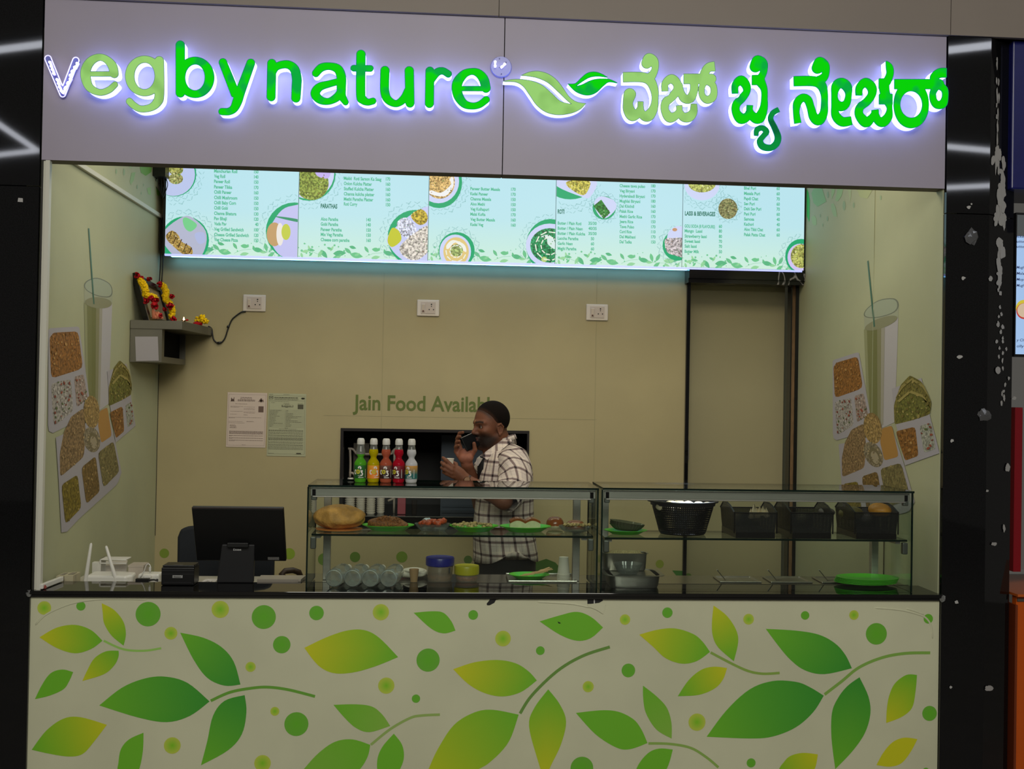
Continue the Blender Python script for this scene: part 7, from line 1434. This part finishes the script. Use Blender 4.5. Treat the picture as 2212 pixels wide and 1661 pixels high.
nn = N.new('ShaderNodeTexNoise'); nn.inputs['Scale'].default_value = 9; nn.inputs['Detail'].default_value = 2; tc = N.new('ShaderNodeTexCoord'); L.new(tc.outputs['Object'], nn.inputs[0]); bp = N.new('ShaderNodeBump'); bp.inputs['Strength'].default_value = .6; bp.inputs['Distance'].default_value = .03; L.new(nn.outputs[0], bp.inputs['Height']); L.new(bp.outputs[0], B.inputs['Normal'])
SCL = (1.02-CP[1])/FPX
def cloth(rings, name, m, closed=True, vdir=1, wr=.006, seed=0, thick=.003):
    """rings of world points -> cloth tube with UVs in metres"""
    n = len(rings[0]); R = np.array(rings, float); Rn = np.random.RandomState(seed); cen = R.mean(1, keepdims=True)
    ph = Rn.rand(4)*6
    for i in range(len(R)):
        for j in range(n):
            a = 2*math.pi*j/(n-1); w = wr*(math.sin(3*a+ph[0]+i*.55)+.7*math.sin(5*a-ph[1]-i*.9)+.6*math.sin(1.3*i+ph[2]+2*a)); v = R[i, j]-cen[i, 0]; R[i, j] += v/(np.linalg.norm(v)+1e-9)*w
    R[:, -1] = R[:, 0]
    mid = len(R)//2; per = np.concatenate([[0], np.cumsum(np.linalg.norm(np.diff(R[mid], axis=0), axis=1))]); al = np.concatenate([[0], np.cumsum(np.linalg.norm(np.diff(R.mean(1), axis=0), axis=1))])
    b = MB(); b.ring([[tuple(q) for q in r] for r in R], close=False, cap0=False, cap1=False); b.uv = [(per[j], al[i]) for i in range(len(R)) for j in range(n)]
    o = b.build(name, m, man, smooth=4); s = o.modifiers.new('thick', 'SOLIDIFY'); s.thickness = thick; s.offset = 0; return o
def ringat(px, py, hw, hy, yc, n=41, sq=1.0, hem=None):
    c0 = J(px, py, yc); out = []
    for a in np.linspace(0, 2*math.pi, n):
        ca, sa = math.cos(a+math.pi/2), math.sin(a+math.pi/2); q = np.array([c0[0]+hw*SCL*math.copysign(abs(ca)**sq, ca), yc+hy*math.copysign(abs(sa)**sq, sa), c0[2]])
        if hem: q[2] += hem(q)
        out.append(q)
    return out
tor = [(1083, 962, 23, .060, 1.03), (1086, 969, 31, .100, 1.025), (1089, 980, 42, .145, 1.02), (1091, 994, 52, .176, 1.02), (1091, 1018, 58, .185, 1.02), (1088, 1065, 62, .182, 1.02), (1086, 1100, 63, .178, 1.02), (1086, 1135, 64, .178, 1.02), (1090, 1170, 67, .182, 1.02), (1093, 1196, 69, .186, 1.02)]
R = [ringat(*tor[0]), *[ringat(*t_, sq=.88) for t_ in tor[1:]]]
xh = J(1112, 1180, .84)[0]
R.append(ringat(1093, 1209, 70, .188, 1.02, sq=.88, hem=lambda q: (.068*math.exp(-((q[0]-xh)/.075)**2) if q[1] < 1.0 else .0)))
cloth(R, 'shirt', pl, wr=.0045, seed=3)
def sleeve(P, name, seed):
    n = 25; rg = []; P3 = [np.array(p[0]) for p in P]
    for i, (c0, r) in enumerate(P):
        d = P3[min(i+1, len(P)-1)]-P3[max(i-1, 0)]; d /= np.linalg.norm(d); a = np.cross(d, [0, 1, .2]); a /= np.linalg.norm(a); b_ = np.cross(d, a)
        rg.append([np.array(c0)+a*math.cos(t)*r+b_*math.sin(t)*r for t in np.linspace(0, 2*math.pi, n)])
    return cloth(rg, name, pl, wr=.004, seed=seed)
sleeve([(J(1098, 988, .97), .066), (J(1107, 998, .90), .080), (J(1112, 1014, .86), .084), (J(1114, 1034, .81), .082), (J(1110, 1054, .765), .077), (J(1102, 1070, .73), .071), (J(1092, 1080, .70), .064)], 'sleeve', 5)
sleeve([(J(1066, 1002, 1.10), .068), (J(1056, 1012, 1.16), .074), (J(1050, 1030, 1.17), .070), (J(1046, 1052, 1.15), .065), (J(1043, 1070, 1.12), .062)], 'sleeve', 8)
# collar: standing band and two leaves
b = MB(); uvs = []
rg = []
for k, (dz, sc_) in enumerate(((-.02, 1.12), (.012, 1.02), (.026, 1.0), (.006, 1.10))):
    cc = J(1084, 958, 1.03); cc[2] += dz; row = []
    for a in np.linspace(.45, 2*math.pi-.45, 30):        # open towards the face side
        aa = a+math.pi+.25; row.append((cc[0]+.066*sc_*math.cos(aa), cc[1]+.07*sc_*math.sin(aa), cc[2]+.020*math.cos(aa)*(1 if k < 3 else 1.0)))
    rg.append(row)
b.ring(rg, close=False, cap0=False, cap1=False); b.uv = [(j*.014, i*.03+.02) for i in range(4) for j in range(30)]
o = b.build('collar', pl, man, smooth=4); s = o.modifiers.new('thick', 'SOLIDIFY'); s.thickness = .003
for C_, nm in (([(1099, 939, 1.00), (1080, 953, .955), (1047, 977, .935), (1042, 986, .93), (1052, 993, .918), (1078, 976, .910), (1106, 953, .95)], 'collar_leaf'), ([(1041, 980, 1.02), (1030, 990, 1.0), (1026, 1003, .985), (1033, 1006, .965), (1043, 990, .955)], 'collar_leaf')):
    P = [J(*q) for q in C_]; b = MB(); b.prism(P, (0, -1, 0), .004); b.uv = [(q[0], q[2]+.01) for q in P]*2; b.build(nm, pl, man)
P = [J(1042, 1000, .955), J(1058, 992, .95), J(1052, 1030, .90), J(1036, 1045, .92), J(1028, 1045, .95)]
b = MB(); b.ring([ringat(1056, 985, 20, .07, 1.01), ringat(1056, 1010, 25, .10, 1.01), ringat(1056, 1050, 25, .10, 1.01)]); b.build('undershirt', mat('navy_undershirt', (14, 14, 20), .8), man, smooth=4)
# pocket band and button line
P = [J(1046, 1012, .90), J(1048, 1045, .87), J(1049, 1085, .86)]
# trousers and shoes
tr_ = mat('black_trousers', (9, 9, 10), .8); zt = J(1090, 1176, 1.02)[2]; cx = J(1090, 1180, 1.02)[0]
b = MB(); b.ring([ringat(1093, 1180, 62, .165, 1.02), ringat(1092, 1200, 66, .175, 1.02), ringat(1090, 1230, 67, .178, 1.02), ringat(1088, 1262, 62, .172, 1.02)]); 
for s in (-1, 1):
    rg = [];
    for z, w, d in ((.86, .082, .082), (.70, .078, .078), (.48, .062, .062), (.30, .058, .058), (.10, .052, .052)):
        rg.append([(cx+w*math.cos(a), 1.02+s*.088+d*math.sin(a), z) for a in np.linspace(0, 2*math.pi, 21)[:-1]])
    b.ring(rg)
b.build('trousers', tr_, man, smooth=4)
for s in (-1, 1):
    b = MB(); y = 1.02+s*.088; rg = []
    for x, w, h in ((.07, .03, .05), (.05, .042, .10), (0, .044, .10), (-.06, .045, .07), (-.13, .048, .05), (-.18, .036, .035), (-.20, .012, .02)):
        rg.append([(cx+x, y+w*math.cos(a), .002+max(0, h*.5+h*.5*math.sin(a))) for a in np.linspace(0, 2*math.pi, 17)[:-1]])
    b.ring(rg); b.build('shoe', mat('shoe_black', (16, 15, 15), .5), man, smooth=4)
# wristwatch
d = (EL-WL)/np.linalg.norm(EL-WL); w0 = WL+d*.004; b = MB(); b.lathe([(.0275, -.008), (.0285, -.007), (.0285, .007), (.0275, .008)], w0, 22, axis=d, cap0=False, cap1=False); ws = b.build('wristwatch', mat('watch_strap', (62, 36, 26), .5), man, smooth=.8)
f = w0+np.array([-.002, -.027, .004]); MB().lathe([(.015, -.002), (.016, .004), (.013, .007)], f, 20, axis=(-.1, -1, .15)).build('watch_case', mat('watch_gold', (84, 62, 44), .3, .8), ws, smooth=.6)
# phone and cup
e1 = J(994.5, 947, .93); e2 = J(1006, 971, .925); sh_ = (e2-e1); sw = .070; su = sh_/np.linalg.norm(sh_); L1 = np.array([.72, .42, .52]); L1 -= su*(L1@su); L1 /= np.linalg.norm(L1); nr = np.cross(L1, su); nr = nr if nr[1] < 0 else -nr
t = thing('phone', 'black smartphone held in front of the man\'s mouth in his far hand', 'phone', tuple(e1)); b = MB()
b.prism([e1, e1+L1*.145, e1+L1*.145+su*sw, e1+su*sw], nr, .008); b.build('phone_body', mat('phone_black', (5, 5, 6), .35, spec=.15), t, bevel=.003)
b = MB(); q = e1-su*.001; b.prism([q, q+L1*.143, q+L1*.143+su*.0015, q+su*.0015], nr, .0075); b.build('phone_edge', mat('phone_edge_silver', (200, 196, 190), .3, .6), t)
c = CUP; t = thing('paper_cup', 'small white paper cup held in the man\'s near hand', 'cup', tuple(c-np.array([0, 0, .03])))
MB().lathe([(.016, -.030), (.022, .024), (.0235, .025), (.0235, .028), (.0215, .028), (.015, -.027)], c, 28).build('cup_wall', paper, t, smooth=.6)
